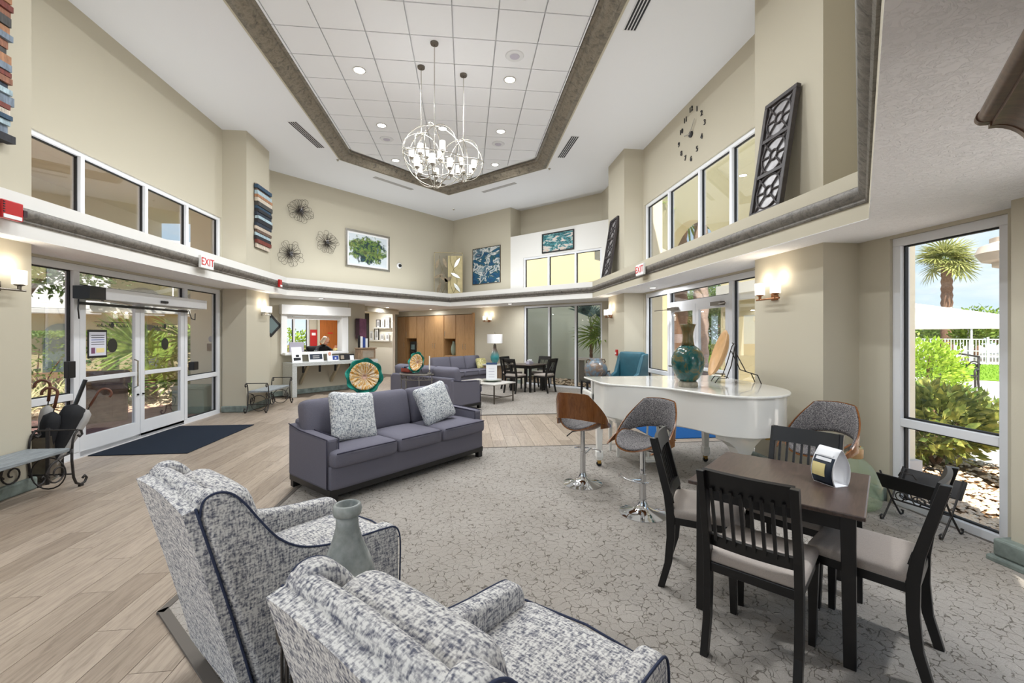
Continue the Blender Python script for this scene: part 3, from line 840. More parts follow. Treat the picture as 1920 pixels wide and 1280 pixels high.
d2 = glazing('R', 'door_2', -9.36, -5.06, .0, 2.50, [-8.26, -6.22], [(0, .80), (2, .80)], fw=.085, skip=(1,))
B().box(-8.22, -6.26, 0, .10, 2.14, 2.22).obj('transom_bar', 'frame_white', d2)
pane(d2, -8.22, -6.26, 2.22, 2.42)
l3 = leaf(d2, -8.21, -7.25, 2.14); l4 = leaf(d2, -7.24, -6.27, 2.14, -1)
def foliage(b, c, r, n, size, rn, shell=.55, asp=2.2, flat=0.):
    for _ in range(n):
        while True:
            d = Vector((rn.gauss(0, 1), rn.gauss(0, 1), rn.gauss(0, 1)))
            if d.length > .1: break
        d.normalize(); q = rn.uniform(shell, 1.0) * (1 + .12 * math.sin(7 * d.x + 3 * d.z) * math.cos(5 * d.y))
        p = Vector((c[0] + d.x * r[0] * q, c[1] + d.y * r[1] * q, c[2] + d.z * r[2] * q))
        ax = (d + Vector((rn.uniform(-1, 1), rn.uniform(-1, 1), rn.uniform(-.6, 1))) * .9).normalized()
        sd_ = ax.cross(Vector((rn.uniform(-1, 1), rn.uniform(-1, 1), rn.uniform(-1, 1)))).normalized()
        L = size * rn.uniform(.7, 1.3); w = L / asp
        b.add([p - ax * L / 2, p + sd_ * w / 2, p + ax * L / 2, p - sd_ * w / 2], [(0, 1, 2, 3)])
def bush(name, label, loc, r, n, size, mat, cat='shrub', seed=1, z0=.1, group=None, asp=2.2, box=False, rz=0):
    rn = random.Random(seed); t = thing(name, label, cat, loc, rz, group); b = B()
    if box:
        for _ in range(n):
            f = rn.random(); x, y, z = rn.uniform(-1, 1), rn.uniform(-1, 1), rn.uniform(-1, 1)
            if f < .45: z = 1 - abs(rn.gauss(0, .08))
            elif f < .8: y = -1 + abs(rn.gauss(0, .1))
            else: x = math.copysign(1, x)
            p = Vector((x * r[0], y * r[1], r[2] + z0 + z * r[2])); ax = Vector((rn.uniform(-1, 1), rn.uniform(-1, 1), rn.uniform(-.3, 1))).normalized()
            sd_ = ax.cross(Vector((rn.uniform(-1, 1), rn.uniform(-1, 1), rn.uniform(-1, 1)))).normalized(); L = size * rn.uniform(.7, 1.3)
            b.add([p - ax * L / 2, p + sd_ * L / asp / 2, p + ax * L / 2, p - sd_ * L / asp / 2], [(0, 1, 2, 3)])
    else: foliage(b, (0, 0, r[2] + z0), r, n, size, rn, asp=asp)
    b.obj('foliage', mat, t)
    s_ = B()
    for k in range(5):
        a = rn.uniform(0, 6.28); s_.tube([(0, 0, 0), (.3 * r[0] * math.cos(a), .3 * r[1] * math.sin(a), r[2] * .8 + z0), (.6 * r[0] * math.cos(a), .6 * r[1] * math.sin(a), r[2] * 1.5)], [.03, .02, .008], 5)
    s_.obj('stem', 'trunk_bark', t)
    return t
def smooth_closed(pts, n=8, keep=()):
    """Catmull-Rom through pts (open)"""
    out = []; P = [Vector(p) for p in pts]
    for i in range(len(P) - 1):
        p0 = P[max(i - 1, 0)]; p1 = P[i]; p2 = P[i + 1]; p3 = P[min(i + 2, len(P) - 1)]
        for k in range(n):
            t = k / n
            q = .5 * ((2 * p1) + (-p0 + p2) * t + (2 * p0 - 5 * p1 + 4 * p2 - p3) * t * t + (-p0 + 3 * p1 - 3 * p2 + p3) * t ** 3)
            out.append((q.x, q.y))
    out.append(tuple(P[-1])); return out

# ------------------------------------------------------------------ room lights, with added fill lights
def point(par, loc, energy, r=.05, col=(1, .985, .96)):
    l = bpy.data.lights.new('bulb', 'POINT'); l.energy = energy; l.shadow_soft_size = r; l.color = col
    o = bpy.data.objects.new('bulb', l); COL.objects.link(o); o.parent = par; o.location = loc; return o
dl = []
DLM = {}
def downlight(x, y, label):
    t = thing('downlight', label, 'ceiling light', (x, y, ZT - .006), 0, 'recessed downlights in the tray ceiling')
    if not DLM:
        DLM['r'] = B().lathe([(.085, .0), (.085, -.008), (.103, -.008), (.105, 0)], 28).mesh('trim_ring'); DLM['r'].materials.append(MATS['nickel'])
        DLM['d'] = B().lathe([(.086, -.004), (.0, -.0045)], 28).mesh('lamp_lens'); DLM['d'].materials.append(MATS['lamp_disc'])
    for n_, k in (('trim_ring', 'r'), ('lamp_lens', 'd')):
        o = bpy.data.objects.new(n_, DLM[k]); COL.objects.link(o); o.parent = t
    l = bpy.data.lights.new('downlight_beam', 'AREA'); l.shape = 'DISK'; l.size = .16; l.energy = E_DOWN; l.color = (.93, .97, 1)
    o = bpy.data.objects.new('downlight_beam', l); COL.objects.link(o); o.parent = t; o.location = (0, 0, -.02)
XS = [(-1.72, 'left'), (-.48, 'middle'), (.74, 'right')]
for y, row in ((7.26, 'nearest visible'), (9.13, 'second'), (10.93, 'farthest')):
    for x, c in XS:
        if c == 'middle' and y != 9.13: continue
        downlight(x, y, {'left': 'round recessed downlight, left one of the %s row in the tray ceiling', 'middle': 'round recessed downlight behind the chandelier, middle of the %s row', 'right': 'round recessed downlight, right one of the %s row in the tray ceiling'}[c] % row)
for y, q in ((5.4, 'just above the picture'), (3.6, 'overhead')):
    for x, c in ((-1.72, 'left'), (.74, 'right')): downlight(x, y, 'round recessed downlight %s, %s side of the tray' % (q, c))
for x, y, lb in ((-2.7, 15.4, 'small recessed downlight in the hall ceiling'), (-3.6, 17.4, 'small recessed downlight deeper in the hall ceiling'), (-1.3, 16.4, 'small recessed downlight in front of the oak cabinets'), (-3.75, 11.75, 'small recessed downlight above the reception counter'), (1.35, 13.2, 'small recessed downlight above the far dining table'), (3.72, 8.3, 'small recessed downlight above the patio doors'), (2.75, 1.55, 'recessed downlight in the low ceiling above the dining table'), (1.2, -.45, 'recessed downlight in the low ceiling behind the camera, right'), (-1.9, -.2, 'recessed downlight in the low ceiling behind the camera, left'), (-3.6, 1.7, 'recessed downlight in the low ceiling at the near left corner')):  # all but the hall and cabinet lights are added as fill
    t = thing('soffit_downlight', lb, 'ceiling light', (x, y, ZS), 0, 'recessed downlights in the low ceiling')
    B().lathe([(.06, 0), (.06, -.006), (.075, -.006), (.077, 0)], 20).obj('trim_ring', 'nickel', t); B().lathe([(.061, -.003), (0, -.0035)], 20).obj('lamp_lens', 'lamp_disc', t)
    l = bpy.data.lights.new('downlight_beam', 'AREA'); l.shape = 'DISK'; l.size = .12; l.energy = E_SOFFIT_FILL if y < 3 else (12 if x == -1.3 else 24); l.color = (.95, .975, 1)
    o = bpy.data.objects.new('downlight_beam', l); COL.objects.link(o); o.parent = t; o.location = (0, 0, -.02)
# LED strips added out of sight on the ledge to brighten high walls and ceiling
for x, y, a, L, lb in ((-4.62, 7.2, 90, 4.0, 'LED strip on the left ledge below the clerestory'), (3.62, 7.2, 90, 4.0, 'LED strip on the right ledge below the clerestory'), (-2.75, 13.0, 45, 4.4, 'LED strip on the back left ledge'), (1.75, 13.0, -45, 4.0, 'LED strip on the back right ledge'), (1.9, .75, 45, 4.0, 'LED strip on the near right ledge'), (-2.9, .75, -45, 4.0, 'LED strip on the near left ledge')):
    t = thing('cove_light', lb, 'light strip', (x, y, ZL), R(a), 'LED strips on the ledge')
    B().box(-L / 2, L / 2, -.03, .03, 0, .012).obj('channel', 'nickel', t); B().box(-L / 2 + .01, L / 2 - .01, -.02, .02, .012, .016).obj('diffuser', 'shade_glow', t)
    l = bpy.data.lights.new('strip_beam', 'AREA'); l.shape = 'RECTANGLE'; l.size = L; l.size_y = .05; l.energy = E_UPFILL; l.color = (.93, .97, 1)
    o = bpy.data.objects.new('strip_beam', l); COL.objects.link(o); o.parent = t; o.location = (0, 0, .03); o.rotation_euler = (R(180), 0, 0)
for x, y, lb in ((.752, 6.63, 'round ceiling speaker grille near the right tray edge, the largest one'), (-1.729, 9.757, 'round grey ceiling speaker grille on the left, beyond the second row of lights'), (.728, 9.735, 'round grey ceiling speaker grille on the right, above the small orb'), (.74, 5.06, 'round ceiling speaker grille at the top edge of the picture')):
    t = thing('ceiling_speaker', lb, 'speaker', (x, y, ZT - .006), 0, 'speaker grilles in the tray ceiling')
    B().lathe([(.0, -.016), (.075, -.016), (.078, -.012), (.135, -.012), (.145, 0)], 32).obj('grille', 'tile_grid', t, smooth=40)
    B().lathe([(.0, -.0185), (.073, -.0175), (.075, -.015)], 28).obj('cone', 'nickel_dark' if 0 else 'paper_lilac', t)
# linear air diffusers in the ceiling
for p0, p1, lb in (((-3.40, 8.9), (-3.22, 10.1), 'long slotted air vent left of the tray ceiling'), ((2.20, 4.6), (2.24, 5.75), 'slotted air vent at the top right of the ceiling'), ((2.30, 8.92), (2.24, 10.06), 'slotted air vent right of the tray ceiling'), ((-2.42, 11.83), (-1.53, 12.73), 'pale slim air vent left of the tray tip'), ((1.37, 11.87), (.50, 12.75), 'pale slim air vent right of the tray tip')):
    L = math.hypot(p1[0] - p0[0], p1[1] - p0[1]); a = math.atan2(p1[1] - p0[1], p1[0] - p0[0]); slim = 'slim' in lb
    t = thing('air_vent', lb, 'vent', ((p0[0] + p1[0]) / 2, (p0[1] + p1[1]) / 2, ZC), a, 'linear vents in the ceiling')
    w = .06 if slim else .09
    B().box(-L / 2, L / 2, -w, w, -.008, 0).obj('frame', 'tile_grid' if not slim else 'umbrella_grey', t)
    for k in range(0 if slim else 4):
        y = -.065 + k * .043; B().box(-L / 2 + .02, L / 2 - .02, y - .013, y + .013, -.011, -.008).obj('slot', 'ink', t)
for x, y in ((-3.05, 10.75), (2.1, 10.75), (-.4, 14.6)):
    tag(B().lathe([(.0, -.03), (.02, -.03), (.025, -.01), (.035, 0)], 12).obj('sprinkler_head', 'nickel', loc=(x, y, ZC)), 'tiny sprinkler head in the white ceiling ' + ('on the left', 'on the right', 'near the back corner')[(-3.05, 2.1, -.4).index(x)], 'sprinkler', 'ceiling sprinklers')

# orb chandeliers
def orb(x, y, zc, r, ncand, label, tiers):
    t = thing('orb_chandelier', label, 'chandelier', (x, y, zc), R(17), 'orb chandeliers')
    B().lathe([(.0, .0), (.055, 0), (.06, .012), (.06, .03)], 20, cz=ZT - .036 - zc).obj('canopy', 'nickel_dark', t, smooth=40)
    B().tube([(0, 0, r), (0, 0, ZT - .03 - zc)], .007, 8).obj('rod', 'nickel', t)
    def circ(axis, rr, tilt=0):
        p = []
        for k in range(40):
            a = 2 * math.pi * k / 40; v = Vector((rr * math.cos(a), 0, rr * math.sin(a))) if axis != 'z' else Vector((rr * math.cos(a), rr * math.sin(a), 0))
            if axis == 'x': v = Matrix.Rotation(R(tilt), 3, 'Z') @ v
            if axis == 'z': v = Matrix.Rotation(R(12), 3, 'X') @ v
            p.append(v)
        return p
    for a in (0, 60, 120): B().tube(circ('x', r, a), .0065, 6, True).obj('hoop', 'nickel', t, smooth=True)
    B().tube(circ('z', r * .995), .0065, 6, True).obj('hoop', 'nickel', t, smooth=True)
    B().tube([(0, 0, -r), (0, 0, r)], .009, 8).obj('stem', 'nickel', t)
    B().ball((0, 0, -r - .012), .02).obj('finial', 'nickel', t, smooth=True)
    B().lathe([(0, -.03), (.03, -.02), (.035, .0), (.03, .02), (0, .03)], 14, cz=-r * .55).obj('hub', 'nickel', t, smooth=True)
    for nc, rr, z0, ph in tiers:
        for k in range(nc):
            a = 2 * math.pi * k / nc + ph; px, py = rr * math.cos(a), rr * math.sin(a)
            arm = B().tube([(0, 0, z0 - .05), (px * .5, py * .5, z0 - .09), (px * .95, py * .95, z0 - .075), (px, py, z0 - .03)], .007, 6).obj('arm', 'nickel', t, smooth=True)
            B().lathe([(.0, -.035), (.012, -.03), (.03, -.012), (.04, .0), (.0, .002)], 12, px, py, z0).obj('cup', 'nickel', arm, smooth=40)
            B().lathe([(.0, 0), (.044, 0), (.044, .135), (.038, .14), (.0, .139)], 16, px, py, z0).obj('glass_shade', 'shade_glow', arm, smooth=40)
    point(t, (0, 0, r * .05), E_CHAND * (r / .45), .12)
    return t
orb(-.458, 6.46, 4.225, .45, 9, 'largest polished nickel orb chandelier with two tiers of candle lights', [(6, .27, -.22, .2), (3, .20, .02, .9)])
orb(-.036, 7.20, 4.47, .335, 5, 'smaller nickel orb chandelier hanging on the right', [(5, .19, -.16, .5)])
orb(-.71, 7.06, 4.52, .30, 4, 'smallest nickel orb chandelier half hidden behind the large one', [(4, .17, -.13, .3)])

# wall sconces with two glass cups
def sconce(fr, s, z, label, n=0., face=0., bar='bronze'):
    t = fth(fr, 'wall_sconce', label, 'wall lamp', s, n, z, 'two-light wall sconces', 0)
    B().box(-.05, .05, -.02, 0, -.085, .01).obj('backplate', bar, t, bevel=.006)
    B().tube([(0, -.02, -.06), (0, -.10, -.07)], .011, 8).obj('arm', bar, t)
    B().tube([(-.19, -.10, -.07), (.19, -.10, -.07)], .011, 8).obj('cross_bar', bar, t)
    for x in (-.13, .13):
        c = B().lathe([(.0, -.075), (.014, -.075), (.016, -.03), (.04, -.02), (.04, -.012), (0, -.012)], 14, x, -.10).obj('cup', bar, t, smooth=40)
        B().lathe([(.0, -.012), (.053, -.012), (.055, .12), (.050, .125), (0, .122)], 20, x, -.10).obj('glass_shade', 'sconce_glow', c, smooth=40)
        point(t, (x, -.10, .18), E_SCONCE, .03, (1, .87, .70))
sconce('L', 4.60, 2.10, 'lit wall sconce at the left edge of the picture', -.50, bar='nickel_dark')
sconce('L', 10.10, 2.10, 'lit two-light wall sconce on the pier beside the reception window', -.47, bar='nickel')
sconce('R', -4.70, 2.08, 'lit bronze wall sconce on the pier above the piano', -.40)
sconce('R', -10.25, 2.08, 'lit wall sconce on the far right pier beside the palm window', -.45)
sconce('RB', -.95, 2.10, 'lit bronze wall sconce above the teal table lamp', 0.0)

# exit signs, alarms, camera
def exit_sign(fr, s, n, z, label):
    t = fth(fr, 'exit_sign', label, 'sign', s, n, z, None)
    B().box(-.17, .17, -.045, 0, -.10, .10).obj('housing', 'sign_white', t, bevel=.008)
    text('EXIT', .17, 'sign_red', t, (0, -.047, 0), FRONT)
exit_sign('L', 7.44, -.78, 2.75, 'white exit sign with red letters over the entrance doors')
exit_sign('R', -7.49, -.85, 2.76, 'white exit sign with red letters over the patio doors')
t = fth('L', 'fire_alarm', 'red fire alarm strobe box on the left ledge', 'alarm', 4.42, -.785, 2.73)
B().box(-.095, .095, -.05, 0, -.085, .085).obj('housing', 'red_plastic', t, bevel=.01)
B().box(-.085, .075, -.055, -.05, -.078, -.045).obj('strobe_lens', 'paper_white', t)
for k in range(5): B().box(-.088, -.072, -.054, -.05, -.03 + k * .022, -.02 + k * .022).obj('sounder_slot', 'ink', t)
B().box(.095, .13, -.05, -.01, -.03, .03).obj('bracket', 'art_edge', t)
t = fth('L', 'fire_alarm', 'small red fire alarm on the ledge beside the reception', 'alarm', 10.2, -.785, 2.74)
B().box(-.06, .06, -.05, 0, -.085, .085).obj('housing', 'red_plastic', t, bevel=.01)
B().box(-.05, .05, -.056, -.05, -.075, -.035).obj('strobe_lens', 'paper_white', t)
t = fth('R', 'pull_station', 'red fire alarm pull station on the far right pier', 'alarm', -9.85, -.45, 1.17)
B().box(-.05, .05, -.04, 0, -.07, .07).obj('housing', 'red_plastic', t, bevel=.008)
B().box(-.03, .03, -.05, -.04, -.03, .0).obj('lever', 'sign_white', t)
t = fth('LB', 'dome_camera', 'small black dome camera on the wall right of the green painting', 'camera', 3.96, 0, 3.83)
B().lathe([(.0, 0), (.09, 0), (.09, .03), (.07, .045), (0, .045)], 20).obj('base', 'paper_white', t).rotation_euler = (R(90), 0, 0)
B().ball((0, -.05, 0), .055).obj('lens', 'black_plastic', t, smooth=True)

# ------------------------------------------------------------------ wall decor
def framed(fr, s0, s1, z0, z1, name, label, art, fmat, fw=.05, mat_w=0, depth=.04, n=0.):
    t = fth(fr, name, label, 'painting', (s0 + s1) / 2, n, (z0 + z1) / 2); w, h = (s1 - s0) / 2, (z1 - z0) / 2
    for a, c, d, e in ((-w, w, h - fw, h), (-w, w, -h, -h + fw), (-w, -w + fw, -h + fw, h - fw), (w - fw, w, -h + fw, h - fw)):
        B().box(a, c, -depth, 0, d, e).obj('frame_bar', fmat, t, bevel=.004)
    if mat_w: B().box(-w + fw, w - fw, -.020, 0, -h + fw, h - fw).obj('mat_board', 'paper_white', t)
    m = fw + mat_w; B().box(-w + m, w - m, -.024, -.006, -h + m, h - m).obj('picture', art, t)
    return t
framed('LB', 2.06, 3.58, 3.58, 4.70, 'painting', 'silver framed abstract painting of green and dark brush strokes', 'paint_green', 'nickel', .06, .05)
framed('RB', -1.71, -.42, 3.34, 4.60, 'painting', 'square abstract painting in deep blue, teal and cream', 'paint_blue', 'nickel_dark', .02, 0)
framed('RB', 1.28, 2.42, 4.10, 4.70, 'painting', 'wide abstract painting in a black frame on the white bulkhead', 'paint_coast', 'mount_black', .035, 0, n=-.0)

def sunburst(s, z, seed, label):
    rn = random.Random(seed)
    t = fth('LB', 'wire_sunburst', label, 'wall decor', s, 0, z, 'wire sunburst wall flowers')
    for k in range(22):
        a = 2 * math.pi * k / 22 + rn.uniform(-.1, .1); L = rn.uniform(.24, .37); w = rn.uniform(.05, .08); y = -rn.uniform(.01, .05)
        pts = []
        for i in range(13):
            q = i / 12; rad = L * math.sin(math.pi * (q * .94 + .03)) ** .8; sd_ = w * math.sin(2 * math.pi * q) * 1.0
            pts.append((rad * math.cos(a) - sd_ * math.sin(a), y - .03 * math.sin(math.pi * q), rad * math.sin(a) + sd_ * math.cos(a)))
        B().tube(pts, .0035, 4).obj('wire_loop', 'burst_dark', t)
    for k in range(34):
        a = rn.uniform(0, 6.283); L = rn.uniform(.10, .19)
        B().bar((.02 * math.cos(a), -.03, .02 * math.sin(a)), (L * math.cos(a), -.05, L * math.sin(a)), .014, .004, up=(0, 1, 0), w1=.004).obj('spike', 'burst_dark', t)
    c = B()
    for k in range(26):
        a = rn.uniform(0, 6.283); e = rn.uniform(.2, 1.3); L = rn.uniform(.06, .10)
        c.bar((0, -.04, 0), (L * math.cos(a) * math.sin(e), -.04 - L * math.cos(e), L * math.sin(a) * math.sin(e)), .012, .005)
    c.obj('silver_core', 'burst_silver', t)
sunburst(.76, 4.90, 1, 'wire sunburst flower on the wall, highest of the three')
sunburst(1.50, 4.16, 2, 'wire sunburst flower on the wall, nearest to the green painting')
sunburst(.50, 3.72, 3, 'wire sunburst flower on the wall, lowest of the three')

WC = [C(36, 46, 60), C(136, 90, 68), C(196, 184, 168), C(70, 98, 124), C(112, 52, 42), C(32, 32, 38), C(112, 124, 138), C(160, 114, 82), C(160, 180, 188), C(96, 76, 64), C(42, 68, 90), C(188, 174, 158), C(66, 64, 62)]
for i, c in enumerate(WC): plain('strip_%d' % i, c, .7, var=.35, vs=9, scale=(5, 5, 1))
def strip_art(fr, s0, s1, z0, z1, n, label, seed):
    rn = random.Random(seed); t = fth(fr, 'wood_strip_art', label, 'wall art', (s0 + s1) / 2, n, z0)
    w = (s1 - s0) / 2; B().box(-w + .03, w - .03, -.02, 0, 0, z1 - z0).obj('backing', 'mount_black', t)
    z = 0; k = seed
    while z < z1 - z0 - .01:
        h = min(rn.uniform(.045, .095), z1 - z0 - z); e = rn.uniform(-.02, .02)
        B().box(-w + e, w + rn.uniform(-.03, .02), -rn.uniform(.05, .10), -.02, z + .002, z + h - .002).obj('wood_strip', 'strip_%d' % (k % 13), t); z += h; k += rn.choice((1, 2, 3, 5))
strip_art('L', 9.72, 10.40, 3.46, 4.83, -.47, 'wall panel of stacked multicoloured wood strips on the far left pier', 2)
strip_art('L', 4.02, 4.69, 3.44, 4.95, -.50, 'wall panel of stacked multicoloured wood strips at the upper left edge', 5)

# lattice mirror panels leaning on the ledge
def lattice(loc, rz, w, h, lean, label):
    t = thing('lattice_mirror', label, 'mirror', loc, rz, 'lattice mirror panels'); t.rotation_euler = (R(-lean), 0, rz)
    B().box(-w / 2 + .02, w / 2 - .02, -.01, .0, .02, h - .02).obj('mirror_glass', 'aged_mirror', t)
    for a, c, d, e in ((-w / 2, w / 2, h - .05, h), (-w / 2, w / 2, 0, .05), (-w / 2, -w / 2 + .05, .05, h - .05), (w / 2 - .05, w / 2, .05, h - .05)):
        B().box(a, c, -.045, .01, d, e).obj('frame_bar', 'dark_mirror_frame', t, bevel=.006)
    H = (h - .1) / 3; iw = w / 2 - .05
    for k in range(3):
        zc = .05 + H * (k + .5)
        if k: B().box(-iw, iw, -.04, 0, zc - H / 2 - .02, zc - H / 2 + .02).obj('cross_bar', 'dark_mirror_frame', t)
        g = B(); g.tube(arc((0, zc), H * .46, 0, 360, 28, y=-.022, rx=iw * .93)[:-1], .011, 6, True)
        g.tube(arc((0, zc), H * .14, 0, 360, 18, y=-.022)[:-1], .011, 6, True)
        for a in (45, 135, 225, 315):
            ca, sa = math.cos(R(a)), math.sin(R(a))
            g.tube([(ca * H * .14, -.022, zc + sa * H * .14), (ca * iw * .62, -.022, zc + sa * H * .30), (ca * iw * 1.35, -.022, zc + sa * H * .70)], .010, 6)
        for sx in (-1, 1): g.tube([(sx * H * .14, -.022, zc), (sx * iw, -.022, zc)], .010, 6)
        g.obj('tracery', 'dark_mirror_frame', t)
lattice((3.36, 4.53, ZL), R(-90), .50, 1.36, 9, 'dark carved mirror panel leaning on the ledge, the near one')
lattice((3.33, 10.0, ZL), R(-90), .55, 1.42, 9, 'dark carved mirror panel leaning beside the far clerestory, seen edge-on')
# gold leaf panel in the back corner
t = thing('leaf_screen', 'gold wire screen with metal leaves standing in the back corner of the ledge', 'wall decor', (-.60, 15.30, ZL), 0)
for a, c, d, e in ((-.5, .5, 1.49, 1.51), (-.5, .5, 0, .02), (-.5, -.48, 0, 1.5), (.48, .5, 0, 1.5)): B().box(a, c, -.01, .01, d, e).obj('frame_bar', 'wire_gold', t)
B().box(-.02, .49, .012, .016, .02, 1.4).obj('gold_sheet', 'art_panel_gold', t)
for x0, sgn, z in ((-.2, -1, .1), (-.2, 1, .1), (.18, 1, .1), (.18, -1, .1)):
    pts = [(x0 + sgn * .12 * math.sin(q * 5), 0, z + 1.3 * q) for q in [i / 16 for i in range(17)]]
    B().tube(pts, .006, 5).obj('vine', 'wire_gold', t)
for x, z, a, m in ((-.38, 1.1, 75, 'leaf_metal'), (-.12, 1.15, 110, 'leaf_metal'), (.30, 1.15, 60, 'leaf_silver'), (-.33, .68, 25, 'leaf_metal'), (.25, .70, -30, 'leaf_silver'), (-.32, .28, 70, 'leaf_metal'), (.30, .28, -55, 'leaf_silver'), (-.08, .55, 100, 'leaf_metal'), (.02, .58, 40, 'leaf_metal'), (-.16, .58, 140, 'leaf_metal')):
    ca, sa = math.cos(R(a)), math.sin(R(a)); L = .20 if abs(x) > .1 else .12
    f = B(); o = [(-L, 0), (-L * .4, .05), (L * .3, .055), (L, 0), (L * .3, -.045), (-L * .4, -.05)]
    f.yprism([(x + p * ca - q * sa, z + p * sa + q * ca) for p, q in o], -.035, -.025); f.obj('metal_leaf', m, t)

# wall clock of loose numerals
t = fth('R', 'wall_clock', 'frameless wall clock of loose dark numerals on the high right wall', 'clock', -7.32, 0, 5.16)
for k in range(12):
    a = R(90 - 30 * (k + 0)); r = .44 if k % 3 == 0 else .40
    x, z = r * math.cos(a), r * math.sin(a)
    if k in (1, 2, 4, 5, 7, 8, 10, 11) or True:
        text(str(k if k else 12), .13, 'letter_dark', t, (x, -.012, z), FRONT, 'numeral', .006)
B().lathe([(0, 0), (.055, 0), (.055, .03), (0, .03)], 16).obj('movement', 'letter_dark', t).rotation_euler = (R(90), 0, 0)
B().bar((0, -.035, 0), (.16, -.035, .20), .018, .004, up=(0, 1, 0)).obj('minute_hand', 'nickel', t)
B().bar((0, -.038, 0), (-.20, -.038, .05), .018, .004, up=(0, 1, 0)).obj('hour_hand', 'nickel', t)

# ------------------------------------------------------------------ seating
def sofa(name, label, loc, rz, L=2.1, group='grey sofas'):
    t = thing(name, label, 'sofa', loc, rz, group)      # front = -y, depth .90
    hw = L / 2
    B().box(-hw + .005, hw - .005, -.40, .42, .07, .13).obj('base_rail', 'black_wood', t)
    for x in (-hw + .05, hw - .05):
        for y in (-.37, .39): B().box(x - .035, x + .035, y - .03, y + .03, 0, .08).obj('foot', 'black_wood', t)
    B().cushion(0, 0, .235, L - .02, .82, .24, .03, 0).obj('seat_base', 'sofa_fabric', t, smooth=50)
    for sx in (-1, 1):
        x = sx * (hw - .055)
        pr = [(-.36, .12), (.43, .12), (.43, .66), (.20, .62), (-.36, .60)]
        b = B(); b.xprism(pr, x - .06, x + .06); a = b.obj('arm', 'sofa_fabric', t, bevel=.025)
        for xx in (x - .058, x + .058):
            B().tube([(.0 + xx, -.362, .14), (xx, -.362, .598), (xx, .19, .618), (xx, .42, .655)], .006, 6).obj('piping', 'sofa_piping', a, smooth=True)
    B().box(-hw + .06, hw - .06, .30, .44, .12, .70).obj('back_frame', 'sofa_fabric', t, bevel=.03)
    n = 3; cw = (L - .24) / n
    for k in range(n):
        x = -L / 2 + .12 + cw * (k + .5)
        wdt = cw - .01 + (.11 if k in (0, 2) else 0); xc = x + (-.055 if k == 0 else .055 if k == 2 else 0)
        c = B().cushion(xc, -.13, .41, wdt, .66, .16, .05, .022, 10).obj('seat_cushion', 'sofa_fabric', t, smooth=True)
        ed = [(xc - wdt / 2 + .03, -.46, .475), (xc, -.467, .478), (xc + wdt / 2 - .03, -.46, .475)]
        B().tube(ed, .006, 6).obj('piping', 'sofa_piping', c, smooth=True)
        b = B(); b.cushion(0, 0, 0, cw + (.08 if k != 1 else -.01), .20, .46, .07, .035, 10, 'y')
        c = b.obj('back_cushion', 'sofa_fabric', t, smooth=True); c.location = (x + (-.04 if k == 0 else .04 if k == 2 else 0), .235, .675); c.rotation_euler = (R(-13), 0, 0)
    return t
s1 = sofa('sofa', 'charcoal three-seat sofa with two tweed pillows in the middle of the room', (-.80, 5.20, .01), R(45))
s2 = dup(s1, (-.687, 9.808, .01), R(135), 'charcoal sofa seen from behind beside the coffee table')
s3 = dup(s1, (-.12, 13.42, .01), R(45), 'charcoal sofa at the back in front of the wood cabinets')
def pillow(loc, rot, w, mat, label, group=None):
    b = B(); b.cushion(0, 0, 0, w, .13, w, .062, .028, 10, 'y')
    # pinch the corners outwards
    b.v = [(x * (1 + .10 * (abs(x) / (w / 2)) ** 4 * (abs(z) / (w / 2)) ** 4), y, z * (1 + .10 * (abs(x) / (w / 2)) ** 4 * (abs(z) / (w / 2)) ** 4)) for x, y, z in b.v]
    o = b.obj('throw_pillow', mat, smooth=True, loc=loc); o.rotation_euler = rot; return tag(o, label, 'pillow', group)
def onsofa(loc, rz, x, y, z):
    c, s = math.cos(rz), math.sin(rz); return (loc[0] + c * x - s * y, loc[1] + s * x + c * y, loc[2] + z)
S1 = (-.80, 5.20, .01)
pillow(onsofa(S1, R(45), -.60, -.055, .725), (R(-20), R(7), R(47)), .50, 'pillow_tweed', 'blue-white tweed throw pillow on the left end of the near sofa', 'tweed pillows')
pillow(onsofa(S1, R(45), .52, -.06, .725), (R(-22), R(-11), R(45)), .47, 'pillow_tweed', 'blue-white tweed throw pillow on the right end of the near sofa', 'tweed pillows')
pillow(onsofa((-.12, 13.42, .01), R(45), .78, -.10, .65), (R(-25), R(0), R(30)), .36, 'print_pillow', 'small yellow patterned pillow on the right end of the back sofa')

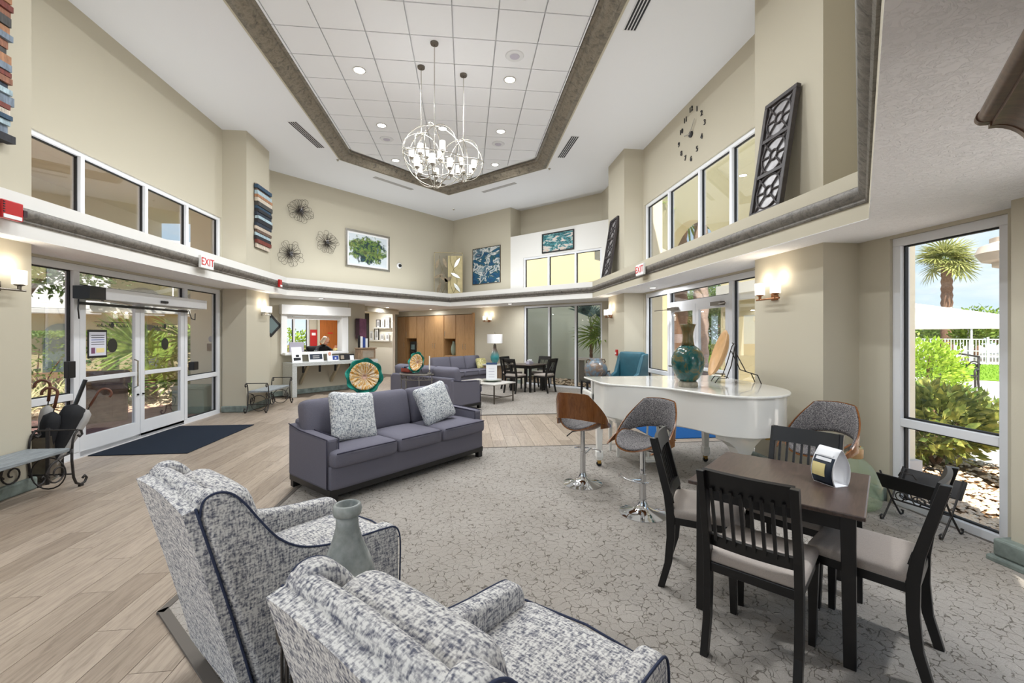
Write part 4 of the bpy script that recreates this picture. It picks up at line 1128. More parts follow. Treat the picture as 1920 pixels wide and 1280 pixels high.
def armchair(name, label, loc, rz):
    t = thing(name, label, 'armchair', loc, rz, 'tweed armchairs')   # front -y, back +y leaning
    W2 = .335
    for x in (-.28, .28):
        for y in (-.29, .31): B().bar((x, y, .0), (x, y * .97, .14), .035, .035, w1=.05, d1=.05).obj('leg', 'black_wood', t)
    # outside back: slab leaning backwards, gently arched top with a rolled edge
    def back(u, v, off=0.):
        x = (u - .5) * 2; zt = .955 + .018 * (1 - x * x)
        return (x * (W2 - .012), .335 + .205 * v ** 1.1 + off, .12 + (zt - .12) * v)
    B().sheet(back, 10, 10, .045).obj('outer_back', 'tweed', t, smooth=50)
    tp_ = [back(i / 14, 1.0) for i in range(15)]
    B().tube([(p[0] * .985, p[1] - .034, p[2] - .006) for p in tp_], .036, 12).obj('top_roll', 'tweed', t, smooth=True)
    for sx in (0, 1): B().tube([back(sx, i / 10, .004) for i in range(11)], .005, 6).obj('piping', 'tweed_piping', t, smooth=True)
    ib = B().cushion(0, 0, 0, .52, .17, .58, .07, .035, 12, 'y').obj('inner_back', 'tweed', t, smooth=True)
    ib.location = (0, .345, .675); ib.rotation_euler = (R(-13.5), 0, 0)
    # sides: tall rounded wing sweeping down into a low arm
    key = [(.535, .93), (.525, .985), (.485, 1.005), (.435, .990), (.385, .935), (.33, .85), (.26, .755), (.17, .685), (.05, .645), (-.10, .622), (-.25, .610), (-.325, .595), (-.355, .545), (-.36, .46)]
    prof = [(.315, .12), (.33, .16)] + smooth_closed(key, 4) + [(-.36, .12)]
    for sx in (-1, 1):
        x0, x1 = (W2 - .095, W2 - .005) if sx > 0 else (-W2 + .005, -W2 + .095)
        a = B().xprism(prof, x0, x1).obj('arm', 'tweed', t, smooth=50)
        m = a.modifiers.new('bevel', 'BEVEL'); m.width = .028; m.segments = 4; m.limit_method = 'ANGLE'; m.angle_limit = R(60)
        xo = sx * (W2 - .010)
        B().tube([(xo, y - .004, z - .010) for y, z in smooth_closed(key, 4)] + [(xo, -.356, .14)], .0045, 6).obj('piping', 'tweed_piping', a, smooth=True)
    B().cushion(0, 0, .26, .53, .70, .26, .03, 0).obj('seat_base', 'tweed', t, smooth=50)
    c = B().cushion(0, -.07, .445, .55, .66, .15, .05, .03, 10).obj('seat_cushion', 'tweed', t, smooth=True)
    B().tube([(-.28, -.385, .50), (0, -.405, .507), (.28, -.385, .50)], .0045, 6).obj('piping', 'tweed_piping', c, smooth=True)
    return t
a1 = armchair('armchair', 'blue-grey tweed armchair, the left one beside the bottle vase', (-.83, 2.30, .01), R(136))
a2 = dup(a1, (.155, 1.295, .01), R(134), 'blue-grey tweed armchair seen from behind at the bottom of the picture')

# round drum side table with pale glass bottle
t = thing('side_table', 'round drum side table with pierced metal sides between the armchairs', 'side table', (-.475, 1.72, .01))
B().lathe([(.0, .540), (.205, .540), (.215, .545), (.215, .552), (.0, .553)], 36).obj('top', 'lattice_side', t, smooth=30)
B().lathe([(.200, .0), (.205, .0), (.205, .03), (.200, .03)], 36).obj('base_ring', 'lattice_side', t)
B().lathe([(.212, .515), (.222, .515), (.224, .558), (.214, .560)], 36).obj('top_rim', 'lattice_side', t, smooth=40)
for k in range(16):
    a = 2 * math.pi * k / 16; f = .20
    p = [(f * math.cos(a + d), f * math.sin(a + d), z) for d, z in ((0, .02), (.0, .14), (.14, .18), (.14, .30), (0, .34), (0, .44), (.14, .48), (.14, .53))]
    B().tube(p, .006, 5).obj('lattice_bar', 'lattice_side', t)
    B().tube([(f * math.cos(a + d), f * math.sin(a + d), z) for d, z in ((.0, .14), (-.2, .18), (-.2, .30), (0, .34))], .006, 5).obj('lattice_bar', 'lattice_side', t)
t = thing('bottle_vase', 'pale grey glass bottle vase on the side table between the armchairs', 'vase', (-.452, 1.718, .564))
B().lathe([(.0, 0), (.085, .0), (.105, .02), (.108, .07), (.100, .13), (.080, .19), (.055, .25), (.042, .30), (.040, .345)], 32).obj('body', 'bottle_glass', t, smooth=True)
B().lathe([(.040, .343), (.050, .347), (.054, .365), (.050, .385), (.042, .388), (.036, .38), (.034, .34)], 32).obj('lip', 'bottle_glass', t, smooth=True)

# dining sets -----------------------------------------------------------
def dchair(name, label, loc, rz, group):
    t = thing(name, label, 'chair', loc, rz, group)     # front -y
    for sx in (-1, 1):
        x = sx * .195
        B().bar((x * .95, -.19, 0), (x, -.19, .43), .030, .030, w1=.042, d1=.042).obj('leg', 'black_wood', t)
        pts = [(.255, 0), (.212, .16), (.198, .32), (.198, .46), (.215, .58), (.255, .74), (.305, .93)]
        b = B()
        vs = []; 
        for i, (y, z) in enumerate(pts):
            hw, hd = .0175, .026 - .006 * abs(i - 3) / 3
            vs += [(x - hw, y - hd, z), (x + hw, y - hd, z), (x + hw, y + hd, z), (x - hw, y + hd, z)]
        fs = [(3, 2, 1, 0), tuple(len(vs) - 4 + k for k in range(4))]
        for i in range(len(pts) - 1):
            for k in range(4): a = i * 4 + k; c = i * 4 + (k + 1) % 4; fs.append((a, c, c + 4, a + 4))
        b.add(vs, fs).obj('back_post', 'black_wood', t, bevel=.003)
    B().box(-.205, .205, -.205, .215, .405, .452).obj('seat_frame', 'black_wood', t, bevel=.004)
    B().cushion(0, -.002, .474, .425, .425, .058, .022, .014, 8).obj('seat_pad', 'seat_fabric', t, smooth=True)
    def yb(z): return .215 + .09 * ((z - .58) / .35)
    cv = lambda u: .018 * (1 - (2 * u - 1) ** 2)
    B().sheet(lambda u, v: (-.195 + .39 * u, yb(.83 + .10 * v) + cv(u) - .010, .83 + .10 * v), 10, 3, -.020).obj('top_rail', 'black_wood', t)
    B().sheet(lambda u, v: (-.195 + .39 * u, yb(.53 + .06 * v) + cv(u) - .008, .53 + .06 * v), 10, 2, -.018).obj('lower_rail', 'black_wood', t)
    for k in range(8):
        u = (k + 1) / 9; x = -.195 + .39 * u
        B().bar((x, yb(.57) + cv(u), .57), (x, yb(.85) + cv(u), .85), .014, .012, up=(0, 1, 0)).obj('slat', 'black_wood', t)
    return t
def dtable(name, label, loc, rz, size, group, top='table_walnut', legs='black_wood'):
    t = thing(name, label, 'table', loc, rz, group); h = size / 2
    B().box(-h, h, -h, h, .725, .748).obj('table_top', top, t, bevel=.006)
    for a in range(4):
        o = B().box(-h + .09, h - .09, -h + .055, -h + .077, .645, .725).obj('apron', legs, t); o.rotation_euler = (0, 0, R(90 * a))
    for sx in (-1, 1):
        for sy in (-1, 1): B().bar((sx * (h - .06), sy * (h - .06), 0), (sx * (h - .068), sy * (h - .068), .725), .050, .050, w1=.062, d1=.062).obj('leg', legs, t, bevel=.003)
    return t
TC = (1.845, 2.365, .01)
dt = dtable('dining_table', 'square dark walnut dining table in the right foreground', TC, R(43), .80, 'dining tables')
c0 = dchair('dining_chair', 'black slat-back dining chair nearest the camera with its back to us', (1.50, 2.055, .01), R(131), 'chairs at the near dining table')
dup(c0, (1.55, 2.645, .01), R(57), 'black slat-back dining chair on the left side of the near table')
dup(c0, (2.075, 2.04, .01), R(215), 'black slat-back dining chair on the right side of the near table')
dup(c0, (2.09, 2.58, .01), R(-55), 'black slat-back dining chair on the far side of the near table')
FT = (1.75, 12.15, .01)
dt2 = dup(dt, FT, R(45), 'small black dining table in front of the palm window')
for (dx, dy), rz, lb in (((-.40, -.40), 135, 'black dining chair at the far table, near left corner'), ((.40, -.40), 225, 'black dining chair at the far table, near right corner'), ((-.40, .40), 45, 'black dining chair at the far table, behind on the left'), ((.40, .40), -45, 'black dining chair at the far table, behind on the right')):
    dup(c0, (FT[0] + dx, FT[1] + dy, .01), R(rz), lb, 'chairs at the far dining table')
# tent card on near table
t = thing('tent_card', 'curved white table tent card with a printed menu on the dining table', 'table sign', (2.05, 2.24, .758), R(-82))
def tc_(v, o=0.): return .060 * math.sin(math.pi * (.24 + .76 * v)) ** .9 + .002 + o
for sg in (-1, 1):
    B().sheet(lambda u, v: (-.065 + .13 * u, sg * tc_(v), .002 + .20 * v), 4, 14, .002).obj('card_face', 'paper_white', t, smooth=True)
B().sheet(lambda u, v: (-.060 + .12 * u, -tc_(v, .0035), .004 + .19 * v), 4, 12, .0015).obj('print_panel', 'paper_dark', t, smooth=True)
B().sheet(lambda u, v: (-.055 + .075 * u, -tc_(.22 + .36 * v, .0055), .002 + .20 * (.22 + .36 * v)), 4, 6, .001).obj('print_block', 'paper_cream', t)
for a, c in ((.66, .74), (.79, .85)):
    B().sheet(lambda u, v: (-.045 + .09 * u, -tc_(a + (c - a) * v, .0055), .002 + .20 * (a + (c - a) * v)), 4, 2, .001).obj('print_line', 'paper_white', t)
B().box(-.064, .064, -.045, .045, 0, .002).obj('base_fold', 'paper_white', t)

# bar stools -------------------------------------------------------------
def stool(name, label, loc, rz):
    t = thing(name, label, 'bar stool', loc, rz, 'walnut shell bar stools')    # front -y
    B().lathe([(.0, 0), (.205, 0), (.205, .006), (.16, .018), (.09, .035), (.05, .065), (.034, .11), (.032, .13), (0, .13)], 40).obj('base', 'chrome', t, smooth=40)
    B().lathe([(.030, .12), (.030, .33), (.033, .335), (.033, .35), (.024, .352), (.024, .575), (0, .575)], 24).obj('column', 'chrome', t, smooth=40)
    p = [(-.15, -.12, .335), (-.12, -.175, .335), (0, -.20, .335), (.12, -.175, .335), (.15, -.12, .335)]
    f = B().tube(p, .010, 8).obj('footrest', 'chrome', t, smooth=True)
    B().tube([(0, -.02, .30), (0, -.20, .335)], .010, 8).obj('footrest_stay', 'chrome', f)
    B().tube([(.02, .0, .565), (.10, .05, .55), (.15, .08, .50)], .006, 6).obj('lever', 'black_metal', t)
    # bent plywood shell: seat pan rising into wings at the sides
    def shell(u, v, off=0.):
        a = (u - .5) * 2 * math.pi; r = v
        x = .245 * r * math.sin(a); y = -.235 * r * math.cos(a)
        side = abs(math.sin(a)) ** 2 * (1 if y > -.12 else .4)
        z = .575 + .03 * r ** 2 + .10 * r ** 4 * abs(math.sin(a)) ** 2 * (.55 + .45 * (1 if y > 0 else (1 + y / .25))) - .02 * r ** 3 * max(0, math.cos(a)) 
        return (x * (1 + off * .1), y * (1 + off * .1), z - off * .01)
    B().sheet(lambda u, v: shell(u, .04 + .96 * v), 40, 8, .012).obj('ply_seat', 'ply_walnut', t, smooth=60)
    B().sheet(lambda u, v: tuple(Vector(shell(u, (.04 + .96 * v) * .955)) + Vector((0, 0, .006 + .035 * (1 - (v) ** 3)))), 40, 8, .02).obj('seat_pad', 'stool_tweed', t, smooth=True)
    def bk(u, v, rr):
        a = R(-104 + 208 * u); e = abs(2 * u - 1)
        top = 1.00 - .03 * e if e < .34 else .99 - .345 * ((e - .34) / .66) ** .95
        bot = .735 - .105 * e ** 1.6
        z = bot + (top - bot) * v; lean = .05 * (z - .62) / .38
        return ((rr + lean * .3) * math.sin(a), (rr - .02 + lean) * math.cos(a) - .0, z)
    B().sheet(lambda u, v: bk(u, v, .262), 28, 8, .012).obj('ply_back', 'ply_walnut', t, smooth=60)
    B().sheet(lambda u, v: bk(.03 + .94 * u, .02 + .96 * v, .249 - .012 * math.sin(math.pi * v)), 28, 8, .022).obj('back_pad', 'stool_tweed', t, smooth=True)
    for sx in (-1, 1):
        w = B(); w.sheet(lambda u, v: (sx * (.262 - .02 * (1 - u) ** 2 - .10 * max(0, u - .5) ** 1.5), .10 - .30 * u, .60 + (.105 - .10 * u) * v + .03 * (1 - u)), 10, 3, .012 * sx)
        sp_ = w.obj('ply_wing', 'ply_walnut', t, smooth=60)
        for y in (.05, .09): B().ball((sx * .266, y, .685), .006, 8, 6).obj('bolt', 'brass', sp_, smooth=True)
    return t
st = stool('bar_stool', 'walnut shell bar stool turned away, left of the piano', (1.24, 4.50, .01), R(50 + 90))
dup(st, (1.565, 3.70, .01), R(-150 + 90), 'walnut bar stool with grey tweed seat in front of the piano')
dup(st, (2.98, 3.38, .01), R(-160 + 90), 'walnut bar stool behind the near dining table')

# ------------------------------------------------------------------ grand piano
PC = (2.45, 4.75)
curve = smooth_closed([(1.575, 4.95), (1.66, 4.76), (1.90, 4.56), (2.12, 4.36), (2.26, 4.06), (2.38, 3.79), (2.62, 3.655), (2.90, 3.70), (3.13, 3.87), (3.29, 4.12), (3.36, 4.42)], 6)
outline = [(x - PC[0], y - PC[1]) for x, y in [(3.40, 5.30), (1.575, 5.30)] + curve]
def inset(poly, d):
    n = len(poly); cx = sum(p[0] for p in poly) / n; cy = sum(p[1] for p in poly) / n
    return [(p[0] - d * (p[0] - cx) / math.hypot(p[0] - cx, p[1] - cy), p[1] - d * (p[1] - cy) / math.hypot(p[0] - cx, p[1] - cy)) for p in poly]
t = thing('grand_piano', 'glossy white baby grand piano with its lid closed', 'piano', (PC[0], PC[1], .01))
B().prism(inset(outline, .035), .64, 1.0).obj('case', 'piano_white', t, smooth=30)
B().prism(inset(outline, .07), .625, .64).obj('bottom_edge', 'piano_white', t, smooth=30)
B().prism(outline, 1.0, 1.024).obj('lid', 'piano_white', t, bevel=.008, smooth=30)
B().box(-.84, .92, .55, .93, .66, .76).obj('key_bed', 'piano_white', t, bevel=.01)
B().box(-.875, .95, .55, .60, .76, 1.0).obj('fallboard', 'piano_white', t, bevel=.01)
for x in (-.86, .90): B().box(x - .03, x + .03, .55, .95, .70, .86).obj('key_block', 'piano_white', t, bevel=.02)
B().box(-.82, .87, .66, .90, .76, .778).obj('keyboard', 'paper_white', t)
B().box(-.875, .95, .55, .92, 1.0, 1.022).obj('front_lid', 'piano_white', t, bevel=.008)
def pleg(x, y):
    l = B(); l.lathe([(.055, .64), (.06, .60), (.058, .56), (.042, .20), (.042, .19), (.055, .185), (.058, .12), (.04, .075), (0, .075)], 4); 
    l.v = [(px * math.cos(R(45)) - py * math.sin(R(45)) + x, px * math.sin(R(45)) + py * math.cos(R(45)) + y, z) for px, py, z in l.v]
    o = l.obj('leg', 'piano_white', t, bevel=.006)
    c = B().tube([(x, y - .012, .03), (x, y + .012, .03)], .03, 14).obj('caster', 'black_metal', o)
    B().box(x - .02, x + .02, y - .02, y + .02, .035, .08).obj('caster_fork', 'brass', o)
pleg(1.60 - PC[0], 5.08 - PC[1]); pleg(2.98 - PC[0], 5.12 - PC[1]); pleg(2.72 - PC[0], 4.05 - PC[1])
b = B().yprism([(-.27, .64), (.27, .64), (.26, .56), (.20, .54), (.12, .48), (.07, .40), (-.07, .40), (-.12, .48), (-.20, .54), (-.26, .56)], -.06, .06)
o = b.obj('tail_bracket', 'piano_white', t, bevel=.008); o.location = (.27, -.72, 0); o.rotation_euler = (0, 0, R(12))
B().box(-.03, .03, -.02, .0, .50, .64).obj('leg_lock', 'brass', t).location = (.52, -.77, .05)
for x in (-.05, .05): B().tube([(x - .21, .26, .64), (x * 1.3 - .21, .26, .40), (x - .21, .26, .10)], .012, 8).obj('lyre_post', 'piano_white', t)
B().box(-.31, -.11, .20, .32, .06, .10).obj('pedal_box', 'piano_white', t, bevel=.008)
for x in (-.27, -.21, -.15): B().box(x - .012, x + .012, .30, .40, .055, .065).obj('pedal', 'brass', t)
# bench
t = thing('piano_bench', 'white piano bench tucked under the keyboard', 'bench', (2.32, 5.60, .01))
B().box(-.40, .40, -.19, .19, .44, .50).obj('seat', 'piano_white', t, bevel=.01)
for x in (-.35, .35):
    for y in (-.15, .15): B().bar((x, y, 0), (x, y, .44), .028, .028, w1=.05, d1=.05).obj('leg', 'piano_white', t)
# vase and dish on the piano
t = thing('tall_vase', 'tall glazed vase, teal body with bronze neck, on the piano', 'vase', (2.385, 4.44, 1.034))
B().lathe([(.0, 0), (.098, 0), (.103, .012), (.098, .05), (.080, .062)], 32).obj('foot', 'vase_stone', t, smooth=40)
B().lathe([(.080, .06), (.115, .10), (.150, .17), (.168, .25), (.166, .31), (.145, .37), (.110, .415), (.068, .445)], 40).obj('body', 'vase_teal', t, smooth=True)
B().lathe([(.068, .443), (.058, .49), (.052, .54), (.056, .59), (.070, .64), (.084, .675), (.074, .675), (.048, .60), (.044, .50)], 40).obj('neck', 'vase_bronze', t, smooth=True)
t = thing('wood_dish', 'large tan wooden dish tilted on a wire easel on the piano', 'dish', (3.05, 4.80, 1.036), R(249))
d = B().lathe([(.0, .0), (.16, .005), (.25, .04), (.285, .075), (.28, .082), (.245, .052), (.155, .018), (0, .014)], 40).obj('bowl', 'wood_dish', t, smooth=True)
d.location = (0, -.02, .32); d.rotation_euler = (R(72), 0, 0)
for x in (-.12, .12):
    B().tube([(x, -.14, .0), (x, -.10, .06), (x, -.02, .055), (x, .03, .20), (x * .6, .08, .42), (x * .6, .10, .45), (x * .5, .08, .46)], .006, 6).obj('easel_wire', 'iron', t)
    B().tube([(x * .8, .08, .36), (x * 1.1, .18, .14), (x * 1.1, .30, .10), (x * 1.1, .34, .0)], .006, 6).obj('easel_wire', 'iron', t)
B().tube([(-.12, .0, .06), (.12, .0, .06)], .006, 6).obj('easel_wire', 'iron', t)

# teal chair, jar on little table by the far right
t = thing('teal_armchair', 'teal leather high-back armchair behind the piano by the patio doors', 'armchair', (3.32, 8.75, .0), R(-62))
B().cushion(0, .22, .80, .58, .20, .86, .05, .02, 8, 'y').obj('backrest', 'teal_leather', t, smooth=True)
for x in (-.30, .30): B().xprism([(-.32, .12), (.30, .12), (.33, 1.20), (.16, 1.18), (.02, .80), (-.32, .62)], x - .045, x + .045).obj('wing_arm', 'teal_leather', t, bevel=.025)
B().cushion(0, -.04, .40, .52, .56, .18, .05, .02).obj('seat_cushion', 'teal_leather', t, smooth=True)
B().box(-.30, .30, -.28, .30, .12, .31).obj('seat_base', 'teal_leather', t, bevel=.02)
for x in (-.26, .26):
    for y in (-.25, .26): B().bar((x, y, 0), (x, y, .13), .03, .03, w1=.04, d1=.04).obj('leg', 'black_wood', t)
t = thing('accent_table', 'black accent table carrying the glazed pottery jar', 'side table', (2.80, 9.05, .01))
B().box(-.30, .30, -.25, .25, .57, .60).obj('top', 'black_wood', t, bevel=.004)
for x in (-.27, .27):
    for y in (-.22, .22): B().box(x - .02, x + .02, y - .02, y + .02, 0, .57).obj('leg', 'black_wood', t)
t = thing('pottery_jar', 'round blue-grey glazed pottery jar behind the left end of the piano', 'jar', (2.78, 9.05, .61))
B().lathe([(.0, 0), (.12, 0), (.20, .08), (.245, .18), (.25, .26), (.22, .35), (.15, .42), (.13, .44), (.14, .47), (.125, .47), (.115, .43)], 32).obj('body', 'jar_glaze', t, smooth=True)
for sx in (-1, 1): B().tube([(sx * .13, 0, .44), (sx * .19, 0, .45), (sx * .21, 0, .40), (sx * .18, 0, .36)], .014, 6).obj('handle', 'jar_dark', t, smooth=True)
t = thing('small_jar', 'small blue jar half hidden beside the pottery jar', 'jar', (3.16, 9.10, .61))
t.location = (3.02, 8.95, .61)
B().lathe([(.0, 0), (.05, 0), (.075, .05), (.07, .12), (.04, .17), (.035, .2)], 20).obj('body', 'jar_glaze', t, smooth=True)
B().lathe([(.035, .198), (.045, .20), (.045, .212), (.03, .212)], 20).obj('lip', 'jar_dark', t, smooth=True)

# tall dark cabinet at the right edge (only its crown shows in the photo)
t = thing('tall_cabinet', 'tall dark wood cabinet whose carved crown shows at the upper right edge', 'cabinet', (1.70, 1.20, 0), R(-135))
# local: front = -y -> faces the room ; local +x runs towards the camera side
def cabloc(x, y): return (x, y)
B().box(.16, 1.35, .13, .50, .0, 2.06).obj('body', 'crown_wood', t)
bead = [(-.040 - .022 * math.cos(R(q)), 2.298 + .022 * math.sin(R(q))) for q in range(90, -91, -20)]
cove = [(-.030 + .095 * math.sin(R(q)), 2.262 - .130 * (1 - math.cos(R(q)))) for q in range(0, 91, 10)]
bead2 = [(.088 - .020 * math.cos(R(q)), 2.094 + .020 * math.sin(R(q))) for q in range(70, -91, -20)]
cr_ = [(.20, 2.32)] + bead + [(-.030, 2.274)] + cove + [(.070, 2.120)] + bead2 + [(.12, 2.055), (.20, 2.055)]
B().xprism(cr_, .030, 1.50).obj('crown', 'crown_wood', t, smooth=35)
B().xprism([(y - .004 if y < .19 else y, z) for y, z in cr_], .0, .028).obj('crown_end', 'crown_wood', t, smooth=35)
sb = [(.16, 2.055), (.075, 2.055), (.062, 2.02), (.070, 1.98), (.10, 1.945), (.118, 1.90), (.10, 1.86), (.115, 1.82), (.16, 1.80)]
B().xprism(sb, .045, .17).obj('scroll_bracket', 'crown_dark', t, bevel=.012)
for x in (.20, .84): 
    d = B().box(x, x + .62, .11, .13, .08, 1.84).obj('door', 'crown_wood', t, bevel=.006)
    B().ball((x + (.58 if x < .5 else .04), .10, 1.0), .015).obj('knob', 'brass', d)

# ------------------------------------------------------------------ demi-lune console tables, glass discs and things on them
def console(label, loc, rz):
    t = thing('console_table', label, 'console table', loc, rz, 'demi-lune console tables')   # flat side at y=0, round side to -y
    half = [(.44 * math.cos(R(a)), .40 * math.sin(R(a))) for a in range(180, 361, 10)]
    B().prism(half, .755, .785).obj('top', 'black_metal', t, bevel=.005)
    B().tube([(x, y, .77) for x, y in half], .016, 6).obj('rim', 'iron_pale', t, smooth=True)
    h2 = [(.42 * math.cos(R(a)), .38 * math.sin(R(a))) for a in range(180, 361, 10)]
    B().tube([(x, y, .66) for x, y in h2], .008, 6).obj('lower_ring', 'iron_pale', t, smooth=True)
    for a in (185, 225, 270, 315, 355):
        c, s = math.cos(R(a)), math.sin(R(a))
        B().tube([(.42 * c, .38 * s, .75), (.41 * c, .37 * s, .40), (.36 * c, .32 * s, .16), (.40 * c, .36 * s, .0)], .009, 6).obj('leg', 'iron_pale', t, smooth=True)
    for k in range(8):
        a = 191 + k * 21; p = [(.42 * math.cos(R(a + d)), .38 * math.sin(R(a + d)), z) for d, z in ((-9, .74), (-7, .69), (0, .665), (7, .69), (9, .74))]
        B().tube(p, .006, 5).obj('swag', 'iron_pale', t, smooth=True)
    B().prism([(x * .82, y * .82) for x, y in half], .14, .155).obj('shelf', 'black_metal', t)
    return t
con1 = console('round-fronted iron console table behind the far grey sofa', (-.965, 9.36, 0), R(-45))
con2 = dup(con1, (-1.32, 5.83, 0), R(225), 'round-fronted iron console table hidden behind the near sofa')
def disc(loc, rz, r, label):
    t = thing('glass_disc', label, 'glass art', loc, rz, 'glass flower discs'); t.rotation_euler = (R(-12), 0, rz)
    def rim(u, v):
        a = 2 * math.pi * u; w = 1 + .05 * math.sin(8 * a) * v; rr = r * (.66 + .34 * v) * w
        return (rr * math.sin(a), -.05 * v ** 2 - .016 * math.cos(8 * a) * v, r * 1.02 + rr * math.cos(a))
    B().sheet(rim, 64, 6, .008).obj('rim', 'teal_rim_glass', t, smooth=True)
    def core(u, v):
        a = 2 * math.pi * u; rr = r * .80 * (.03 + .97 * v)
        return (rr * math.sin(a), -.014 - .035 * v ** 2 + .020 * (1 - v) - .008 * math.cos(16 * a) * math.sin(math.pi * v), r * 1.02 + rr * math.cos(a))
    B().sheet(core, 88, 6, .006).obj('flower_core', 'amber_glass', t, smooth=True)
    for sx in (-1, 1):
        B().tube([(sx * .07, -.10, .012), (sx * .07, -.06, .03), (sx * .07, .01, .02), (sx * .04, .06, r * 1.0), ], .005, 5).obj('stand_wire', 'iron', t)
        B().tube([(sx * .05, .05, r * .8), (sx * .07, .12, .0)], .005, 5).obj('stand_wire', 'iron', t)
disc((-1.36, 6.02, .792), R(12), .235, 'large teal and amber glass flower disc behind the near sofa')
disc((-1.03, 9.16, .79), R(-38), .215, 'teal and amber glass flower disc on the console beside the candlestick')
t = thing('candlestick', 'slim clear candlestick with a white taper on the far console', 'candlestick', (-.74, 9.02, .792))
B().lathe([(.0, 0), (.055, 0), (.05, .015), (.014, .025), (.014, .07), (.02, .08), (0, .08)], 16).obj('holder', 'nickel', t, smooth=40)
B().tube([(0, 0, .07), (0, 0, .36)], [.014, .012], 10).obj('candle', 'candle', t)
t = thing('tray_box', 'red-brown wooden tray filled with rolled cloths on the console', 'tray', (-1.235, 9.485, .792), R(-45))
B().box(-.13, .13, -.08, .08, 0, .012).obj('floor_panel', 'tray_red', t)
for a, c, d, e in ((-.13, .13, -.08, -.068), (-.13, .13, .068, .08), (-.13, -.118, -.068, .068), (.118, .13, -.068, .068)): B().box(a, c, d, e, .0, .08).obj('side', 'tray_red', t)
for k, m in enumerate(('cloth_blue', 'black_cloth', 'cloth_blue', 'paper_white')):
    x = -.09 + k * .058; B().tube([(x, -.06, .075 + .015 * (k % 2)), (x + .01, .06, .095)], .026, 10).obj('cloth_roll', m, t)

# coffee table, lamp table, table lamp
t = thing('coffee_table', 'pale stone-top coffee table on thin metal legs', 'coffee table', (.48, 10.44, .01), R(135))
B().box(-.62, .62, -.39, .39, .425, .455).obj('stone_top', 'stone_top', t, bevel=.01)
for x in (-.57, .57):
    for y in (-.34, .34): B().box(x - .012, x + .012, y - .012, y + .012, 0, .425).obj('leg', 'nickel_dark', t)
for x in (-.57, .57): B().box(x - .008, x + .008, -.34, .34, .12, .14).obj('stretcher', 'nickel_dark', t)
B().box(-.57, .57, -.008, .008, .12, .14).obj('stretcher', 'nickel_dark', t)
t = thing('shallow_dish', 'wide shallow green dish on the coffee table', 'dish', (.62, 10.42, .465))
B().lathe([(.0, 0), (.12, .0), (.24, .045), (.235, .05), (.12, .012), (0, .012)], 32).obj('bowl', 'green_box', t, smooth=True)
B().lathe([(.235, .044), (.247, .046), (.247, .052), (.233, .052)], 32).obj('rim', 'leaf_silver', t, smooth=True)
t = thing('sign_card', 'upright white sign card standing in the green dish', 'sign', (.62, 10.40, .478), R(-8))
B().box(-.13, .13, -.006, .006, 0, .40).obj('card', 'paper_white', t)
for k in range(4): B().box(-.07, .07, -.008, -.006, .09 + k * .065, .10 + k * .065).obj('text_line', 'paper_lilac', t)
B().box(-.13, .13, -.012, .012, .39, .44).obj('clip_top', 'cloth_blue', t, bevel=.01)
t = thing('lamp_table', 'wooden end table under the teal lamp', 'side table', (.93, 13.85, .01), R(45))
B().box(-.33, .33, -.3, .3, .60, .64).obj('top', 'stone_top', t, bevel=.006)
B().box(-.29, .29, -.26, .26, .05, .60).obj('body', 'weathered_wood', t)
for x in (-.25, .25):
    for y in (-.22, .22): B().box(x - .02, x + .02, y - .02, y + .02, 0, .05).obj('foot', 'black_wood', t)
t = thing('table_lamp', 'teal glass table lamp with a white drum shade', 'lamp', (.93, 13.85, .652))
B().lathe([(.0, 0), (.085, 0), (.085, .02), (.06, .025)], 24).obj('foot', 'nickel_dark', t, smooth=40)
B().lathe([(.06, .022), (.10, .06), (.135, .14), (.145, .22), (.125, .31), (.09, .40), (.06, .48), (.048, .56), (0, .57)], 32).obj('glass_body', 'lamp_glass', t, smooth=True)
B().lathe([(.0, .56), (.05, .56), (.045, .61), (.02, .62), (.02, .70), (0, .70)], 20).obj('neck', 'nickel_dark', t, smooth=40)
B().lathe([(.245, .66), (.245, .95), (.24, .95), (.24, .66)], 36).obj('shade', 'lamp_shade', t, smooth=40)
B().tube([(0, 0, .68), (0, 0, 1.0)], .006, 6).obj('rod', 'nickel', t); B().ball((0, 0, 1.0), .015).obj('finial', 'nickel', t, smooth=True)
B().tube([(-.24, 0, .94), (.24, 0, .94)], .004, 6).obj('harp', 'nickel', t)
t = thing('napkin_holder', 'small pale centrepiece box on the far dining table', 'centrepiece', (1.80, 12.12, .758), R(45))
B().box(-.10, .10, -.06, .06, 0, .07).obj('box', 'paper_lilac', t, bevel=.006)
for k in range(5): B().ball((-.07 + .035 * k, .02 * (k % 2), .10), .028, 8, 6).obj('flower', ('paper_white', 'umbrella_grey')[k % 2], t, smooth=True)

